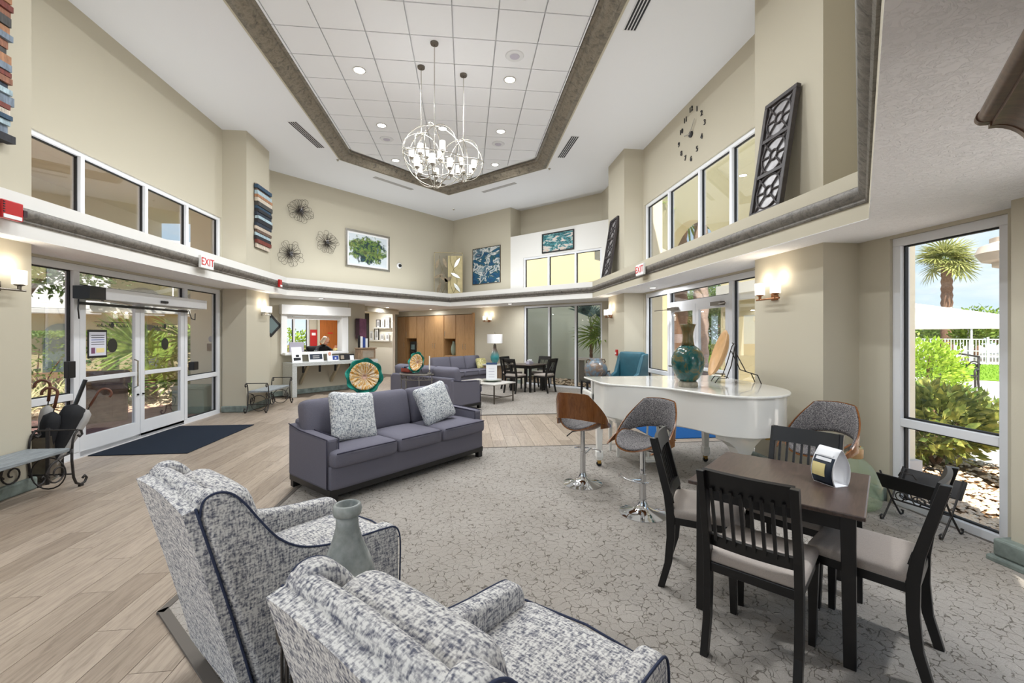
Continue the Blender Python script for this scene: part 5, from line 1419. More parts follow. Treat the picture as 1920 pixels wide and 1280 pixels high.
# built-in wood cabinets in the back wall, one unit after another
units = [(-6.12, -5.58, 'tall oak cabinet unit at the left end of the back wall'), (-5.56, -4.86, 'oak cabinet unit with a black coffee machine niche'), (-4.84, -4.38, 'narrow tall oak cabinet unit right of the machine niche'), (-4.36, -3.26, 'wide double-door oak cabinet unit in the middle'), (-3.24, -2.62, 'oak cabinet unit with an open niche holding a vase'), (-2.60, -1.72, 'oak double-door cabinet unit at the right end')]
for k, (a, c, lb) in enumerate(units):
    t = fth('RB', 'oak_cabinet', lb, 'cabinet', (a + c) / 2, .02, 0, 'built-in oak cabinets'); h = (c - a) / 2
    niche = k in (1, 4); zn = (.55, 1.44) if k == 1 else (.80, 1.44)
    B().box(-h, h, .54, .58, .0, 2.32).obj('back_panel', 'cabinet_wood', t)
    for sx in (-1, 1): B().box(sx * h - (.02 if sx > 0 else 0), sx * h + (.02 if sx < 0 else 0), .02, .54, 0, 2.32).obj('side_panel', 'cabinet_wood', t)
    if niche:
        parts = [(-h + .004, h - .004, zn[1], 2.31), (-h + .004, h - .004, .06, zn[0])]
        for z in zn: B().box(-h + .02, h - .02, .02, .54, z - .01, z + .01).obj('shelf', 'cabinet_wood', t)
        if k == 1:
            m = fth('RB', 'coffee_machine', 'black coffee machine in the cabinet niche', 'appliance', (a + c) / 2, .12, .56)
            B().box(-.2, .2, .0, .32, 0, .74).obj('housing', 'black_plastic', m, bevel=.02)
            B().box(-.12, .12, -.012, 0, .42, .62).obj('screen', 'far_glass', m); B().box(-.10, .10, -.03, 0, .30, .36).obj('spout', 'nickel_dark', m)
        else:
            m = fth('RB', 'niche_vase', 'pale slender vase in the oak cabinet niche', 'vase', (a + c) / 2, .22, .81)
            B().lathe([(.0, 0), (.06, 0), (.10, .12), (.11, .24), (.08, .38), (.045, .46), (.05, .52), (.04, .52)], 20).obj('body', 'green_box', m, smooth=True)
            B().lathe([(.045, .515), (.062, .52), (.062, .535), (.04, .535)], 20).obj('lip', 'jar_dark', m, smooth=True)
    elif h > .4: parts = [(-h + .004, -.003, .06, 2.31), (.003, h - .004, .06, 2.31)]
    else: parts = [(-h + .004, h - .004, .06, 2.31)]
    for i, (x0, x1, z0, z1) in enumerate(parts):
        d = B().box(x0, x1, 0, .02, z0, z1).obj('door', 'cabinet_wood', t, bevel=.002)
        hx = (x1 - .06) if (i == 0 and len(parts) == 2 and not niche) or k == 0 else x0 + .06
        zz = 1.15 if not niche else (z0 + .18 if i == 0 else z1 - .18)
        B().tube([(hx, 0, zz - .10), (hx, -.03, zz - .09), (hx, -.03, zz + .09), (hx, 0, zz + .10)], .007, 6).obj('handle', 'nickel', d)
t = fth('RB', 'cabinet_end_panel', 'tall oak end panel closing the row of cabinets', 'panel', -1.675, -.04, 0)
B().box(-.04, .04, .0, .60, 0, 2.34).obj('panel', 'cabinet_wood', t); B().box(-.05, .05, -.01, .02, 0, 2.36).obj('edge', 'cabinet_wood', t)

# picture ledges on the bright hall wall
def hallP(s, n=0., z=0.):
    a = math.atan2(-2.5, 2.7); return (-5.6 + s * math.cos(a) - n * math.sin(a), 20.2 + s * math.sin(a) + n * math.cos(a), z)
ha = math.atan2(-2.5, 2.7)
for z, s0, s1, lb in ((1.86, 2.55, 3.62, 'upper white picture ledge on the hall wall'), (1.34, 2.15, 3.62, 'lower white picture ledge on the hall wall')):
    t = thing('picture_ledge', lb, 'shelf', hallP((s0 + s1) / 2, 0, z), ha); w = (s1 - s0) / 2
    B().box(-w, w, -.12, 0, -.025, 0).obj('board', 'shelf_white', t); B().box(-w, w, -.12, -.11, 0, .03).obj('lip', 'shelf_white', t); B().box(-w, w, -.06, 0, -.07, -.025).obj('corbel', 'shelf_white', t, bevel=.02)
for s, z, w, h, m, lb in ((2.82, 1.86, .13, .34, 'mount_black', 'black framed photo on the upper picture ledge'), (3.12, 1.86, .09, .36, 'trim_white', 'white framed photo between two others on the upper ledge'), (3.42, 1.86, .13, .42, 'umbrella_grey', 'grey framed photo at the right of the upper ledge'), (2.35, 1.34, .10, .40, 'trim_white', 'white framed photo at the left of the lower ledge'), (2.72, 1.34, .14, .52, 'mount_black', 'tall black framed photo on the lower picture ledge'), (3.08, 1.34, .10, .28, 'trim_white', 'small white framed photo on the lower ledge'), (3.42, 1.34, .11, .30, 'trim_white', 'white framed photo at the right of the lower ledge')):
    t = thing('photo_frame', lb, 'picture frame', hallP(s, -.05, z + .001), ha)
    for a, c, d, e in ((-w, w, 0, .03), (-w, w, h - .03, h), (-w, -w + .03, .03, h - .03), (w - .03, w, .03, h - .03)): B().box(a, c, -.02, 0, d, e).obj('frame_bar', m, t)
    B().box(-w + .03, w - .03, -.010, 0, .03, h - .03).obj('mat_board', 'paper_white', t)
    B().box(-w * .45, w * .45, -.013, -.009, h * .25, h * .75).obj('photo', 'umbrella_grey', t)
tag(B().box(-.05, .05, -.02, .12, 0, 2.36).obj('door_edge', 'lattice_side', loc=(-3.62, 16.2, 0), rz=ha), 'dark upright edge of an open hall door', 'door')

# ------------------------------------------------------------------ reception window, counter, person
t = sthing('window_6', W('LB', 0), FR['LB'][1])
for a, c, d, e in ((.25, .40, 1.08, 2.12), (1.94, 2.13, 1.08, 2.12)): B().box(a, c, -.07, .21, d, e).obj('jamb', 'trim_white', t, bevel=.006)
B().box(.22, 2.16, -.16, .2, 2.12, 2.37).obj('shutter_box', 'trim_white', t, bevel=.01)
for k in range(2): B().box(.40, 1.94, .02, .05, 2.00 + k * .07, 2.065 + k * .07).obj('shutter_slat', 'trim_white', t)
B().box(.28, 2.05, -.22, .25, 1.055, 1.12).obj('sill', 'trim_white', t, bevel=.006)
t = fth('LB', 'reception_counter', 'pale speckled reception counter on wood brackets below the window', 'counter', 0, 0, 0)
B().box(.30, 2.78, -.58, -.02, .78, .87).obj('top', 'quartz', t, bevel=.004)
B().box(.30, .42, -.575, -.02, 0, .78).obj('end_panel', 'quartz', t, bevel=.004)
B().box(2.16, 2.76, -.50, -.06, 0, .78).obj('far_panel', 'panel_brown', t)
for s in (.75, 1.62): B().xprism([(-.50, .78), (-.42, .78), (-.03, .36), (-.03, .26), (-.06, .26)], s - .03, s + .03).obj('bracket', 'bracket_wood', t)
for s in (.62, 1.06, 1.50, 1.94): B().box(s - .02, s + .02, -.50, -.46, .60, .78).obj('bag_hook', 'black_metal', t)
def stand(s, label, w, h, faces, base='paper_white'):
    t = fth('LB', 'counter_sign', label, 'sign', s, -.38, .871); t.rotation_euler = (R(-10), 0, t.rotation_euler[2])
    B().box(-w, w, -.004, .004, 0, h).obj('card', base, t)
    B().box(-w * .8, w * .8, .0, .10, 0, .006).obj('foot', base, t)
    for x0, x1, z0, z1, m in faces: B().box(x0, x1, -.007, -.004, z0, z1).obj('print', m, t)
    return t
stand(.52, 'white card with a dark drawing at the left end of the counter', .13, .40, [(-.09, .09, .05, .12, 'ink'), (-.03, .05, .14, .20, 'ink')])
sg = stand(1.02, 'dark sign plate in a white holder on the reception counter', .20, .23, [(-.17, .17, .06, .20, 'paper_dark')])
for z in (.15, .10): B().box(-.09, .09, -.009, -.007, z - .012, z + .012).obj('print_line', 'umbrella_grey', sg)
stand(1.50, 'blue and white brochure stand with a small portrait on the counter', .16, .14, [(-.02, .15, .02, .13, 'paper_blue'), (.04, .09, .05, .09, 'paper_white')])
t = fth('LB', 'brochure', 'upright brochure with a portrait behind the blue leaflets', 'brochure', 1.42, -.32, .871); B().box(-.07, .07, -.004, .004, 0, .27).obj('card', 'paper_white', t); B().ball((0, -.004, .19), (.045, .01, .055)).obj('portrait', 'skin', t); B().box(-.05, .05, -.008, -.004, .03, .13).obj('portrait_suit', 'paper_dark', t)
stand(1.92, 'black and cream card holder at the right end of the counter', .22, .17, [(-.20, -.10, .03, .14, 'panel_brown'), (-.10, .06, .02, .15, 'ink'), (.08, .20, .0, .13, 'paper_white')], 'black_plastic')
t = fth('LB', 'card_box', 'weathered wood brochure cabinet standing beyond the counter', 'cabinet', 2.52, -.33, .872)
B().box(-.24, .24, -.15, .15, 0, .30).obj('box', 'weathered_wood', t); B().box(-.26, .28, -.17, .17, .30, .335).obj('lid', 'weathered_wood', t, bevel=.006)
B().box(-.18, .18, -.155, -.15, .05, .25).obj('front_panel', 'panel_brown', t)
t = fth('LB', 'brochure_rack', 'brochures leaning in a dark rack on the wood box', 'brochures', 2.44, -.30, 1.208)
for k, m in enumerate(('black_plastic', 'paper_white', 'paper_blue', 'paper_white')): B().box(-.15 + k * .07, -.09 + k * .07, -.03 - .02 * k, .0, 0, .36 - .03 * k).obj('brochure', m, t)
# purple canvas on the short wall
a_ = math.atan2(14.05 - 13.13, -3.16 + 3.41)
t = thing('canvas', 'purple canvas hanging on the short wall beside the hall', 'painting', (-3.35 + .06, 13.42, 1.47), a_)
B().box(-.02, .40, -.14, -.02, 0, .60).obj('canvas_face', 'art_purple', t); B().box(-.026, -.02, -.14, -.02, 0, .60).obj('canvas_edge', 'art_edge', t)
# diamond mirror on back-left wall near the pier
t = fth('LB', 'diamond_mirror', 'dark diamond mirror half hidden behind the left pier', 'mirror', .02, 0, 1.82)
B().yprism([(-.26, 0), (0, -.30), (.26, 0), (0, .30)], -.03, 0).obj('frame', 'mount_black', t); B().yprism([(-.18, 0), (0, -.21), (.18, 0), (0, .21)], -.034, -.03).obj('glass', 'far_glass', t)
# the office behind the window
def lb(name, s0, s1, n0, n1, z0, z1, mat): return struct(B().box(s0, s1, n0, n1, z0, z1), name, mat, W('LB', 0), FR['LB'][1])
lb('floor_office', .25, 4.1, .2, 3.3, -.05, -.013, 'floor_base')
lb('ceiling_office', .25, 4.1, .2, 3.3, 2.58, 2.7, 'white_paint')
wall('LB', 'wall_office_back', .25, 4.1, -.05, 2.75, [(1.5, 2.52, .8, 2.35)], n0=3.1, th=.15)
lb('wall_office_left', .25, .35, .2, 3.1, -.05, 2.75, 'wall_paint')
w7 = glazing('LB', 'window_7', 1.5, 2.52, .8, 2.35, [2.02], fw=.06, n=3.12)
bush('office_hedge', 'green hedge seen through the office window', W('LB', 2.5, 5.0, -.07), (1.6, .5, .98), 2400, .12, 'leaf_lime', seed=71, z0=.0)
t = fth('LB', 'office_light', 'square panel light in the office ceiling', 'ceiling light', 2.2, 1.6, 2.528)  # lamp added to brighten the dark office
B().box(-.31, .31, -.31, .31, -.02, 0).obj('frame', 'trim_white', t); B().box(-.28, .28, -.28, .28, -.024, -.02).obj('diffuser', 'shade_glow', t)
l = bpy.data.lights.new('panel_beam', 'AREA'); l.size = .5; l.energy = 55; o = bpy.data.objects.new('panel_beam', l); COL.objects.link(o); o.parent = t; o.location = (0, 0, -.03)
d3 = sthing('door_3', W('LB', 0), FR['LB'][1])
B().box(2.86, 3.78, 3.04, 3.10, 0, 2.25).obj('door_slab', 'door_wood', d3, bevel=.006)
B().box(2.78, 2.86, 3.02, 3.10, 0, 2.33).obj('casing', 'wall_paint', d3); B().tube([(2.98, 2.98, 1.0), (2.98, 3.04, 1.0)], .025, 10).obj('knob', 'brass', d3)
B().box(3.16, 3.34, 3.03, 3.04, 1.62, 1.66).obj('door_sign', 'sign_red', d3)
t = fth('LB', 'red_poster', 'red poster hanging inside the reception office', 'poster', 2.66, 3.08, 1.46); B().box(-.12, .12, -.02, 0, -.30, .30).obj('sheet', 'red_plastic', t); B().box(-.07, .07, -.023, -.02, .10, .19).obj('print', 'paper_white', t)
t = fth('LB', 'office_desk', 'grey office desk behind the reception window', 'desk', 0, 0, 0)
B().box(.45, 2.75, .30, .85, .98, 1.02).obj('top', 'desk_grey', t)
for s in (.5, 1.1, 2.65): B().box(s, s + .05, .35, .9, 0, .98).obj('leg_panel', 'desk_grey', t)
t = fth('LB', 'computer_monitor', 'back of a grey monitor on the reception desk', 'monitor', .90, .50, 1.021)
B().box(-.20, .20, -.02, .02, .05, .36).obj('screen_back', 'paper_lilac', t, bevel=.01); B().box(-.03, .03, .0, .04, 0, .08).obj('neck', 'paper_lilac', t); B().box(-.10, .10, -.06, .10, 0, .012).obj('foot', 'paper_lilac', t)
t = fth('LB', 'pencil_cup', 'small glass cup on the reception desk', 'cup', 1.40, .42, 1.021)
B().lathe([(.0, 0), (.035, 0), (.045, .12), (.04, .12), (.03, .01)], 14).obj('cup', 'bottle_glass', t, smooth=True); B().tube([(0, 0, .02), (.02, .01, .18)], .004, 5).obj('pen', 'paper_blue', t)
t = fth('LB', 'desk_phone', 'black desk telephone on the reception desk', 'telephone', 1.22, .48, 1.021)
B().xprism([(-.09, 0), (.09, 0), (.09, .09), (-.09, .03)], -.10, .10).obj('body', 'black_plastic', t, bevel=.01); B().tube([(-.07, -.07, .10), (-.07, 0, .12), (-.07, .07, .12)], .022, 8).obj('handset', 'black_plastic', t, smooth=True)
t = fth('LB', 'tissue_box', 'cream and teal tissue box on the reception desk', 'box', 2.06, .42, 1.021)
B().box(-.10, .10, -.06, .06, 0, .16).obj('carton', 'paper_cream', t, bevel=.004); B().box(-.06, .08, -.063, -.06, .02, .12).obj('print', 'teal_leather', t)
t = fth('LB', 'office_chair', 'black office chair behind the reception desk', 'chair', 1.98, 1.42, 0)
B().cushion(0, 0, .62, .50, .50, .10, .04, .01).obj('seat', 'black_cloth', t, smooth=True); B().tube([(0, 0, .06), (0, 0, .58)], .03, 10).obj('column', 'black_metal', t)
B().cushion(0, .30, .98, .44, .09, .50, .04, .01, 8, 'y').obj('backrest', 'black_cloth', t, smooth=True); B().box(-.03, .03, .22, .30, .58, .90).obj('back_stay', 'black_metal', t)
for k in range(5):
    a = 2 * math.pi * k / 5; f = B().bar((0, 0, .07), (.28 * math.cos(a), .28 * math.sin(a), .05), .04, .03).obj('star_leg', 'black_metal', t); B().ball((.28 * math.cos(a), .28 * math.sin(a), .026), .025, 8, 6).obj('caster', 'black_plastic', f)

# person: seated, bent over the desk, long pale hair, dark top, glasses
def skin(name, verts, edges, radii, mat, parent, root=0, sub=2):
    me = bpy.data.meshes.new(name); me.from_pydata(verts, edges, []); me.materials.append(MATS[mat])
    o = bpy.data.objects.new(name, me); COL.objects.link(o); o.parent = parent
    m = o.modifiers.new('skin', 'SKIN'); m.use_smooth_shade = True
    sv = me.skin_vertices[0].data
    for i, r in enumerate(radii): sv[i].radius = r if isinstance(r, tuple) else (r, r); sv[i].use_root = (i == root)
    s = o.modifiers.new('sub', 'SUBSURF'); s.levels = sub; s.render_levels = sub
    return o
P0 = fth('LB', 'person', 'seated person with long pale hair, glasses and a black top bent over the desk', 'person', 1.98, 1.34, 0)
V = [(0, .02, .72), (0, -.04, .92), (0, -.14, 1.10), (0, -.24, 1.24), (.01, -.30, 1.31),       # pelvis..neck
     (-.17, -.20, 1.18), (-.25, -.34, 1.05), (-.16, -.56, 1.07), (-.09, -.66, 1.055),           # left arm
     (.17, -.20, 1.18), (.26, -.34, 1.06), (.24, -.54, 1.09), (.18, -.64, 1.16),                # right arm
     (-.10, -.06, .70), (-.12, -.42, .68), (-.12, -.42, .30), (-.12, -.40, .08), (-.12, -.52, .05),
     (.10, -.06, .70), (.12, -.42, .68), (.12, -.42, .30), (.12, -.40, .08), (.12, -.52, .05)]
E_ = [(0, 1), (1, 2), (2, 3), (3, 4), (2, 5), (5, 6), (6, 7), (7, 8), (2, 9), (9, 10), (10, 11), (11, 12), (0, 13), (13, 14), (14, 15), (15, 16), (16, 17), (0, 18), (18, 19), (19, 20), (20, 21), (21, 22)]
RD = [(.16, .12), (.15, .11), (.17, .11), (.075, .07), .055, .065, .05, .038, .032, .065, .05, .038, .032, .09, .075, .055, .045, .04, .09, .075, .055, .045, .04]
body = skin('body', V, E_, RD, 'black_cloth', P0)
def hand(p, d, par, sx):
    d = Vector(d).normalized(); side = d.cross(Vector((0, 0, 1))).normalized() * sx; p = Vector(p)
    hv = [p, p + d * .05, p + d * .085]; he = [(0, 1), (1, 2)]; hr = [(.028, .02), (.036, .018), (.034, .016)]
    for k, (o_, L) in enumerate(((-.030, .060), (-.010, .075), (.010, .072), (.028, .055))):
        i = len(hv); b0 = p + d * .085 + side * o_; hv += [b0, b0 + d * L * .55 - Vector((0, 0, .008)), b0 + d * L - Vector((0, 0, .030))]; he += [(2, i), (i, i + 1), (i + 1, i + 2)]; hr += [.010, .009, .008]
    i = len(hv); hv += [p + d * .03 - side * .04, p + d * .07 - side * .055 - Vector((0, 0, .012))]; he += [(1, i), (i, i + 1)]; hr += [.011, .009]
    return skin('hand', [tuple(v) for v in hv], he, hr, 'skin', par, 0, 1)
hand((-.09, -.66, 1.055), (.4, -1, -.1), body, 1); hand((.18, -.64, 1.16), (-.2, -.5, .9), body, -1)
hd = B(); hd.ball((0, 0, 0), (.078, .098, .118), 18, 14)
hd.v = [(x * (1 - .25 * max(0, -z / .118) ** 1.5), y - (.012 if z < -.05 and y < 0 else 0), z) for x, y, z in hd.v]
hd.add([(-.014, -.090, -.035), (.014, -.090, -.035), (0, -.122, -.030), (0, -.092, .02)], [(0, 1, 2), (0, 2, 3), (1, 3, 2)])
for sx in (-1, 1): hd.ball((sx * .080, .0, -.01), (.012, .022, .032), 8, 6)
h = hd.obj('head', 'skin', P0, smooth=True); h.location = (.01, -.36, 1.40); h.rotation_euler = (R(32), 0, R(28))
for sx in (-1, 1):
    B().ball((sx * .032, -.086, .012), (.014, .008, .009), 8, 6).obj('eye', 'paper_white', h, smooth=True)
    B().tube([(sx * .032 + .026 * math.cos(a), -.104, .010 + .020 * math.sin(a)) for a in [i * .5236 for i in range(12)]], .003, 5, True).obj('glasses_rim', 'ink', h)
    B().tube([(sx * .058, -.104, .014), (sx * .082, -.02, .014)], .003, 5).obj('glasses_temple', 'ink', h)
B().ball((0, -.094, -.066), (.022, .008, .007), 8, 6).obj('mouth', 'hanger_pink', h, smooth=True)
hr_ = B(); hr_.sheet(lambda u, v: ((.088 + .03 * v) * math.sin(R(-118 + 236 * u)) * (.30 + .70 * min(1, v * 3)) , (.108 + .02 * v) * math.cos(R(-118 + 236 * u)) * (.30 + .70 * min(1, v * 3)) + .012, .128 - .05 * min(1, v * 3) ** 2 - .27 * max(0, v - .33)), 22, 14, .012)
hr_.obj('hair', 'hair_blonde', h, smooth=True)
B().tube([(.092 * math.sin(R(a)), -.02 + .02 * math.cos(R(a)), .112 * math.cos(R(a))) for a in range(-80, 81, 16)], .008, 6).obj('sunglasses_band', 'ink', h, smooth=True)

# ------------------------------------------------------------------ scroll iron benches
def bench(label, loc, rz, L):
    t = thing('scroll_bench', label, 'bench', loc, rz, 'scrolled iron benches')   # long axis local x, width .40 in y
    def top(u, v):
        x = (u - .5) * L; y = (v - .5) * (.40 + .06 * math.sin(math.pi * u)); return (x, y, .435 - .05 * (2 * u - 1) ** 2 * 0 + .0)
    for k in range(4):
        y0 = -.20 + k * .10; B().box(-L / 2 + .03, L / 2 - .03, y0 + .002, y0 + .098, .40, .435).obj('slat', 'bench_board', t, bevel=.006)
    for sx in (-1, 1):
        x = sx * (L / 2 - .01); e = None
        for y in (-.20, .20):
            sg = 1 if y > 0 else -1
            pts = [(x - sx * .0, y, .42)] + [(x, y, .30)] + [(x + sx * .02, y, .12), (x + sx * .05, y, .05), (x + sx * .10, y, .022), (x + sx * .15, y, .03), (x + sx * .175, y, .07), (x + sx * .15, y, .10), (x + sx * .125, y, .08)]
            l = B().tube(pts, .012, 7).obj('leg', 'iron', t, smooth=True)
            B().box(x + sx * .085, x + sx * .125, y - .012, y + .012, 0, .02).obj('foot_pad', 'iron', l)
            up = [(x, y, .40), (x + sx * .01, y, .50), (x + sx * .03, y, .56), (x + sx * .07, y, .60), (x + sx * .11, y, .585), (x + sx * .12, y, .545), (x + sx * .09, y, .525), (x + sx * .07, y, .545)]
            B().tube(up, .011, 7).obj('arm_scroll', 'iron', t, smooth=True)
            B().tube(spiral((x - sx * .16, .22), .12, .02, 90, 90 + sx * 540, 26, 'xz', y), .008, 6).obj('scroll', 'iron', t, smooth=True)
            B().tube([(x, y, .38), (x - sx * .10, y, .37), (x - sx * .22, y, .33), (x - sx * .28, y, .25), (x - sx * .24, y, .20)], .008, 6).obj('brace', 'iron', t, smooth=True)
        B().tube([(x + sx * .07, -.20, .60), (x + sx * .07, .20, .60)], .008, 7).obj('end_rail', 'iron', t)
        B().tube(arc((0, .18), .16, 0, 360, 20, 'yz', x - sx * .02)[:-1], .007, 6, True).obj('end_ring', 'iron', t, smooth=True)
        B().tube([(x, -.2, .16), (x, .2, .16)], .008, 6).obj('end_stretcher', 'iron', t)
    return t
bn = bench('grey slatted bench with scrolled iron ends at the left edge', (-4.235, 4.20, 0), R(90), 1.45)
bench('grey slatted bench with scrolled iron ends at the far left pier', (-4.235, 9.93, 0), R(90), 1.10)

# umbrella stand and umbrellas
US = (-4.62, 5.20, 0)
t = thing('umbrella_stand', 'square brushed-metal umbrella stand beside the entrance', 'umbrella stand', US, R(20))
for a in range(4):
    o = B().box(-.145, .145, -.15, -.144, .04, .50).obj('panel', 'stand_metal', t); o.rotation_euler = (0, 0, R(90 * a))
B().box(-.15, .15, -.15, .15, .03, .05).obj('bottom', 'stand_metal', t)
for x in (-.15, .15):
    for y in (-.15, .15): B().box(x - .014, x + .014, y - .014, y + .014, 0, .60).obj('post', 'iron', t)
for a in range(4):
    o = B().box(-.15, .15, -.158, -.146, .565, .58).obj('top_rail', 'iron', t); o.rotation_euler = (0, 0, R(90 * a))
    o = B().tube(arc((0, .53), .05, 0, 360, 12, 'xz', -.152)[:-1], .006, 5, True).obj('ring', 'iron', t); o.rotation_euler = (0, 0, R(90 * a))
def umb(base, lean, L, cm, label, hook=True, fat=.05, side=1):
    t = thing('umbrella', label, 'umbrella', base, 0, 'umbrellas in the stand')
    d = Vector(lean).normalized(); hx = Vector((.75 * side, .66 * side, 0)); hy = d.cross(hx).normalized(); hx = hy.cross(d).normalized()
    t.rotation_euler = Matrix((hx, hy, d)).transposed().to_euler()
    B().lathe([(.0, .04), (.012, .06), (fat * .7, L * .30), (fat, L * .58), (fat * .85, L * .66), (.012, L * .70)], 14, lobes=5, amp=.14).obj('canopy', cm, t, smooth=True)
    B().tube([(0, 0, 0), (0, 0, L * .8)], .006, 6).obj('shaft', 'black_metal', t)
    if hook:
        B().tube([(0, 0, L * .74), (0, 0, L * .90)] + [(.06 - .06 * math.cos(R(a)), 0, L * .90 + .06 * math.sin(R(a))) for a in range(20, 201, 20)], .014, 8).obj('handle', 'handle_wood', t, smooth=True)
    else: B().tube([(0, 0, L * .70), (0, 0, L * .95)], .02, 8).obj('handle', 'black_plastic', t)
x, y = US[0], US[1]
umb((x + .0, y - .06, .06), (-.10, -.16, 1), .80, 'umbrella_black', 'dark umbrella with a curved wood handle, the lowest in the stand', True, .05, -1)
umb((x + .0, y + .04, .06), (.02, .10, 1), 1.08, 'umbrella_grey', 'pale grey umbrella standing upright with a curved wood handle', True, .055, -1)
umb((x + .05, y - .02, .06), (.13, .08, 1), 1.0, 'umbrella_black', 'black umbrella with the curved wood handle in the middle of the stand', True, .075, -1)
umb((x + .06, y + .05, .06), (.22, .20, 1), 1.12, 'umbrella_black', 'wide black umbrella with a straight black grip leaning right', False, .10)
umb((x + .08, y + .06, .06), (.30, .34, 1), 1.05, 'umbrella_grey', 'grey umbrella with a curved wood handle leaning far right', True, .055, 1)

# mats
b = B().box(-.61, .61, -.92, .92, .0, .012); tag(b.obj('door_mat', 'mat_navy', loc=(-4.32, 7.15, 0), bevel=.004), 'large charcoal entrance mat in front of the glass doors', 'mat')
b = B().box(-.52, .52, -.82, .82, .0, .012); tag(b.obj('door_mat', 'mat_blue', loc=(3.40, 7.13, 0), bevel=.004), 'blue floor mat behind the piano by the patio doors', 'mat')

# entrance door operator and closers (parts of the doors)
B().box(6.10, 8.60, -.20, -.005, 2.06, 2.22).obj('operator_header', 'frame_white', d1, bevel=.008)
B().box(6.07, 6.32, -.205, -.004, 2.058, 2.222).obj('operator_cap', 'black_plastic', d1)
B().box(7.36, 7.52, -.225, -.20, 2.09, 2.13).obj('motion_sensor', 'black_plastic', d1, bevel=.01)
B().box(6.13, 8.30, -.05, -.02, 1.985, 2.02).obj('sensor_bar', 'black_plastic', d1)
for s0, s1 in ((6.35, 7.0), (8.42, 7.75)): B().bar((s0, -.14, 2.05), (s1, -.03, 2.03), .03, .015).obj('operator_arm', 'nickel', d1)
B().tube([(6.10, -.05, 2.05), (6.08, -.06, 1.92), (6.12, -.04, 1.80)], .008, 6).obj('cable', 'black_plastic', d1)
B().tube([(8.33, -.04, 2.03), (8.36, -.07, 1.88), (8.46, -.07, 1.86), (8.50, -.05, 1.98)], .008, 6).obj('cable', 'black_plastic', d1)
B().box(8.38, 8.52, -.10, .0, .95, 1.10).obj('card_reader', 'black_plastic', d1, bevel=.01)
B().box(5.95, 6.05, -.06, .0, 1.05, 1.26).obj('push_plate', 'black_plastic', d1, bevel=.006)
B().tube([(7.08, -.02, .80), (7.08, -.07, .82), (7.08, -.07, 1.20), (7.08, -.02, 1.22)], .012, 8).obj('pull_handle', 'nickel', l1)
for s0, sg in ((-8.15, 1), (-6.35, -1)):
    B().box(s0 - .02, s0 + sg * .30, -.08, .0, 2.06, 2.12).obj('door_closer', 'nickel_dark', d2); B().bar((s0 + sg * .05, -.08, 2.08), (s0 - sg * .30, -.20, 2.07), .025, .012).obj('closer_arm', 'nickel_dark', d2)
for lf, s0, s1 in ((l3, -8.12, -7.34), (l4, -7.15, -6.36)): B().tube([(s0, -.01, .98), (s0 + .02, -.07, .98), (s1 - .02, -.07, .98), (s1, -.01, .98)], .014, 8).obj('push_bar', 'nickel', lf)
# poster, decals and mirrored lettering on the left glass door
B().box(6.29, 6.60, -.006, .0, 1.28, 1.66).obj('poster_frame', 'black_plastic', l1)
B().box(6.31, 6.58, -.009, -.006, 1.31, 1.63).obj('poster_sheet', 'poster_paper', l1)
for k in range(5): B().box(6.34, 6.55, -.011, -.009, 1.46 + k * .03, 1.468 + k * .03).obj('print_line', 'paper_blue' if k == 2 else 'letter_dark', l1)
B().box(6.34, 6.40, -.011, -.009, 1.34, 1.42).obj('print_block', 'art_purple', l1); B().box(6.42, 6.55, -.011, -.009, 1.35, 1.41).obj('print_block', 'paper_cream', l1)
for lf, sc_, ss in ((l1, 6.72, .0), (l2, 7.80, .0)):
    B().yprism([(sc_ + .085 * math.cos(a), 1.44 + .10 * math.sin(a)) for a in [i * .3927 for i in range(16)]], .012, .016).obj('round_decal', 'decal_dark', lf)
    B().box(sc_ - .30, sc_ + .30, .013, .016, 1.765, 1.772).obj('lettering_rule', 'letter_dark', lf)
    B().yprism([(sc_ + .04 * math.cos(a) * (1 if i % 2 else .6), 1.73 + .05 * math.sin(a) * (1 if i % 2 else .6)) for i, a in enumerate([i * .3927 for i in range(16)])], .012, .016).obj('emblem', 'letter_dark', lf)
    for k in range(9):
        x = sc_ - .26 + k * .065
        if abs(x - sc_) < .06: continue
        B().tube([(x, .014, 1.70), (x + .015, .014, 1.75 if k % 2 else 1.73), (x + .03, .014, 1.70), (x + .05, .014, 1.715)], .004, 4).obj('lettering_stroke', 'letter_dark', lf)

# demijohn and magazine rack by the tall window
t = thing('demijohn', 'large green glass demijohn with rope-wrapped neck by the tall window', 'bottle', (3.60, 3.66, .012))
B().lathe([(.0, 0), (.15, 0), (.19, .03), (.205, .12), (.20, .22), (.17, .31), (.12, .385), (.07, .43), (.05, .45)], 36).obj('body', 'demijohn_glass', t, smooth=True)
B().lathe([(.055, .44), (.062, .45), (.064, .52), (.058, .53)], 24).obj('rope_wrap', 'wood_dish', t, smooth=40)
B().lathe([(.048, .52), (.062, .53), (.062, .545), (.045, .545)], 24).obj('lip', 'demijohn_glass', t, smooth=True)
t = thing('magazine_rack', 'black wrought-iron magazine rack by the tall window', 'magazine rack', (3.74, 3.20, .012), R(-76))
for sx in (-1, 1):
    x = sx * .20
    for sg in (-1, 1):
        B().tube([(x, sg * .16, .42), (x, 0, .16), (x, -sg * .10, .03), (x, -sg * .12, .008), (x, -sg * .15, .010), (x, -sg * .155, .035), (x, -sg * .135, .04)], .008, 6).obj('cross_leg', 'iron', t, smooth=True)
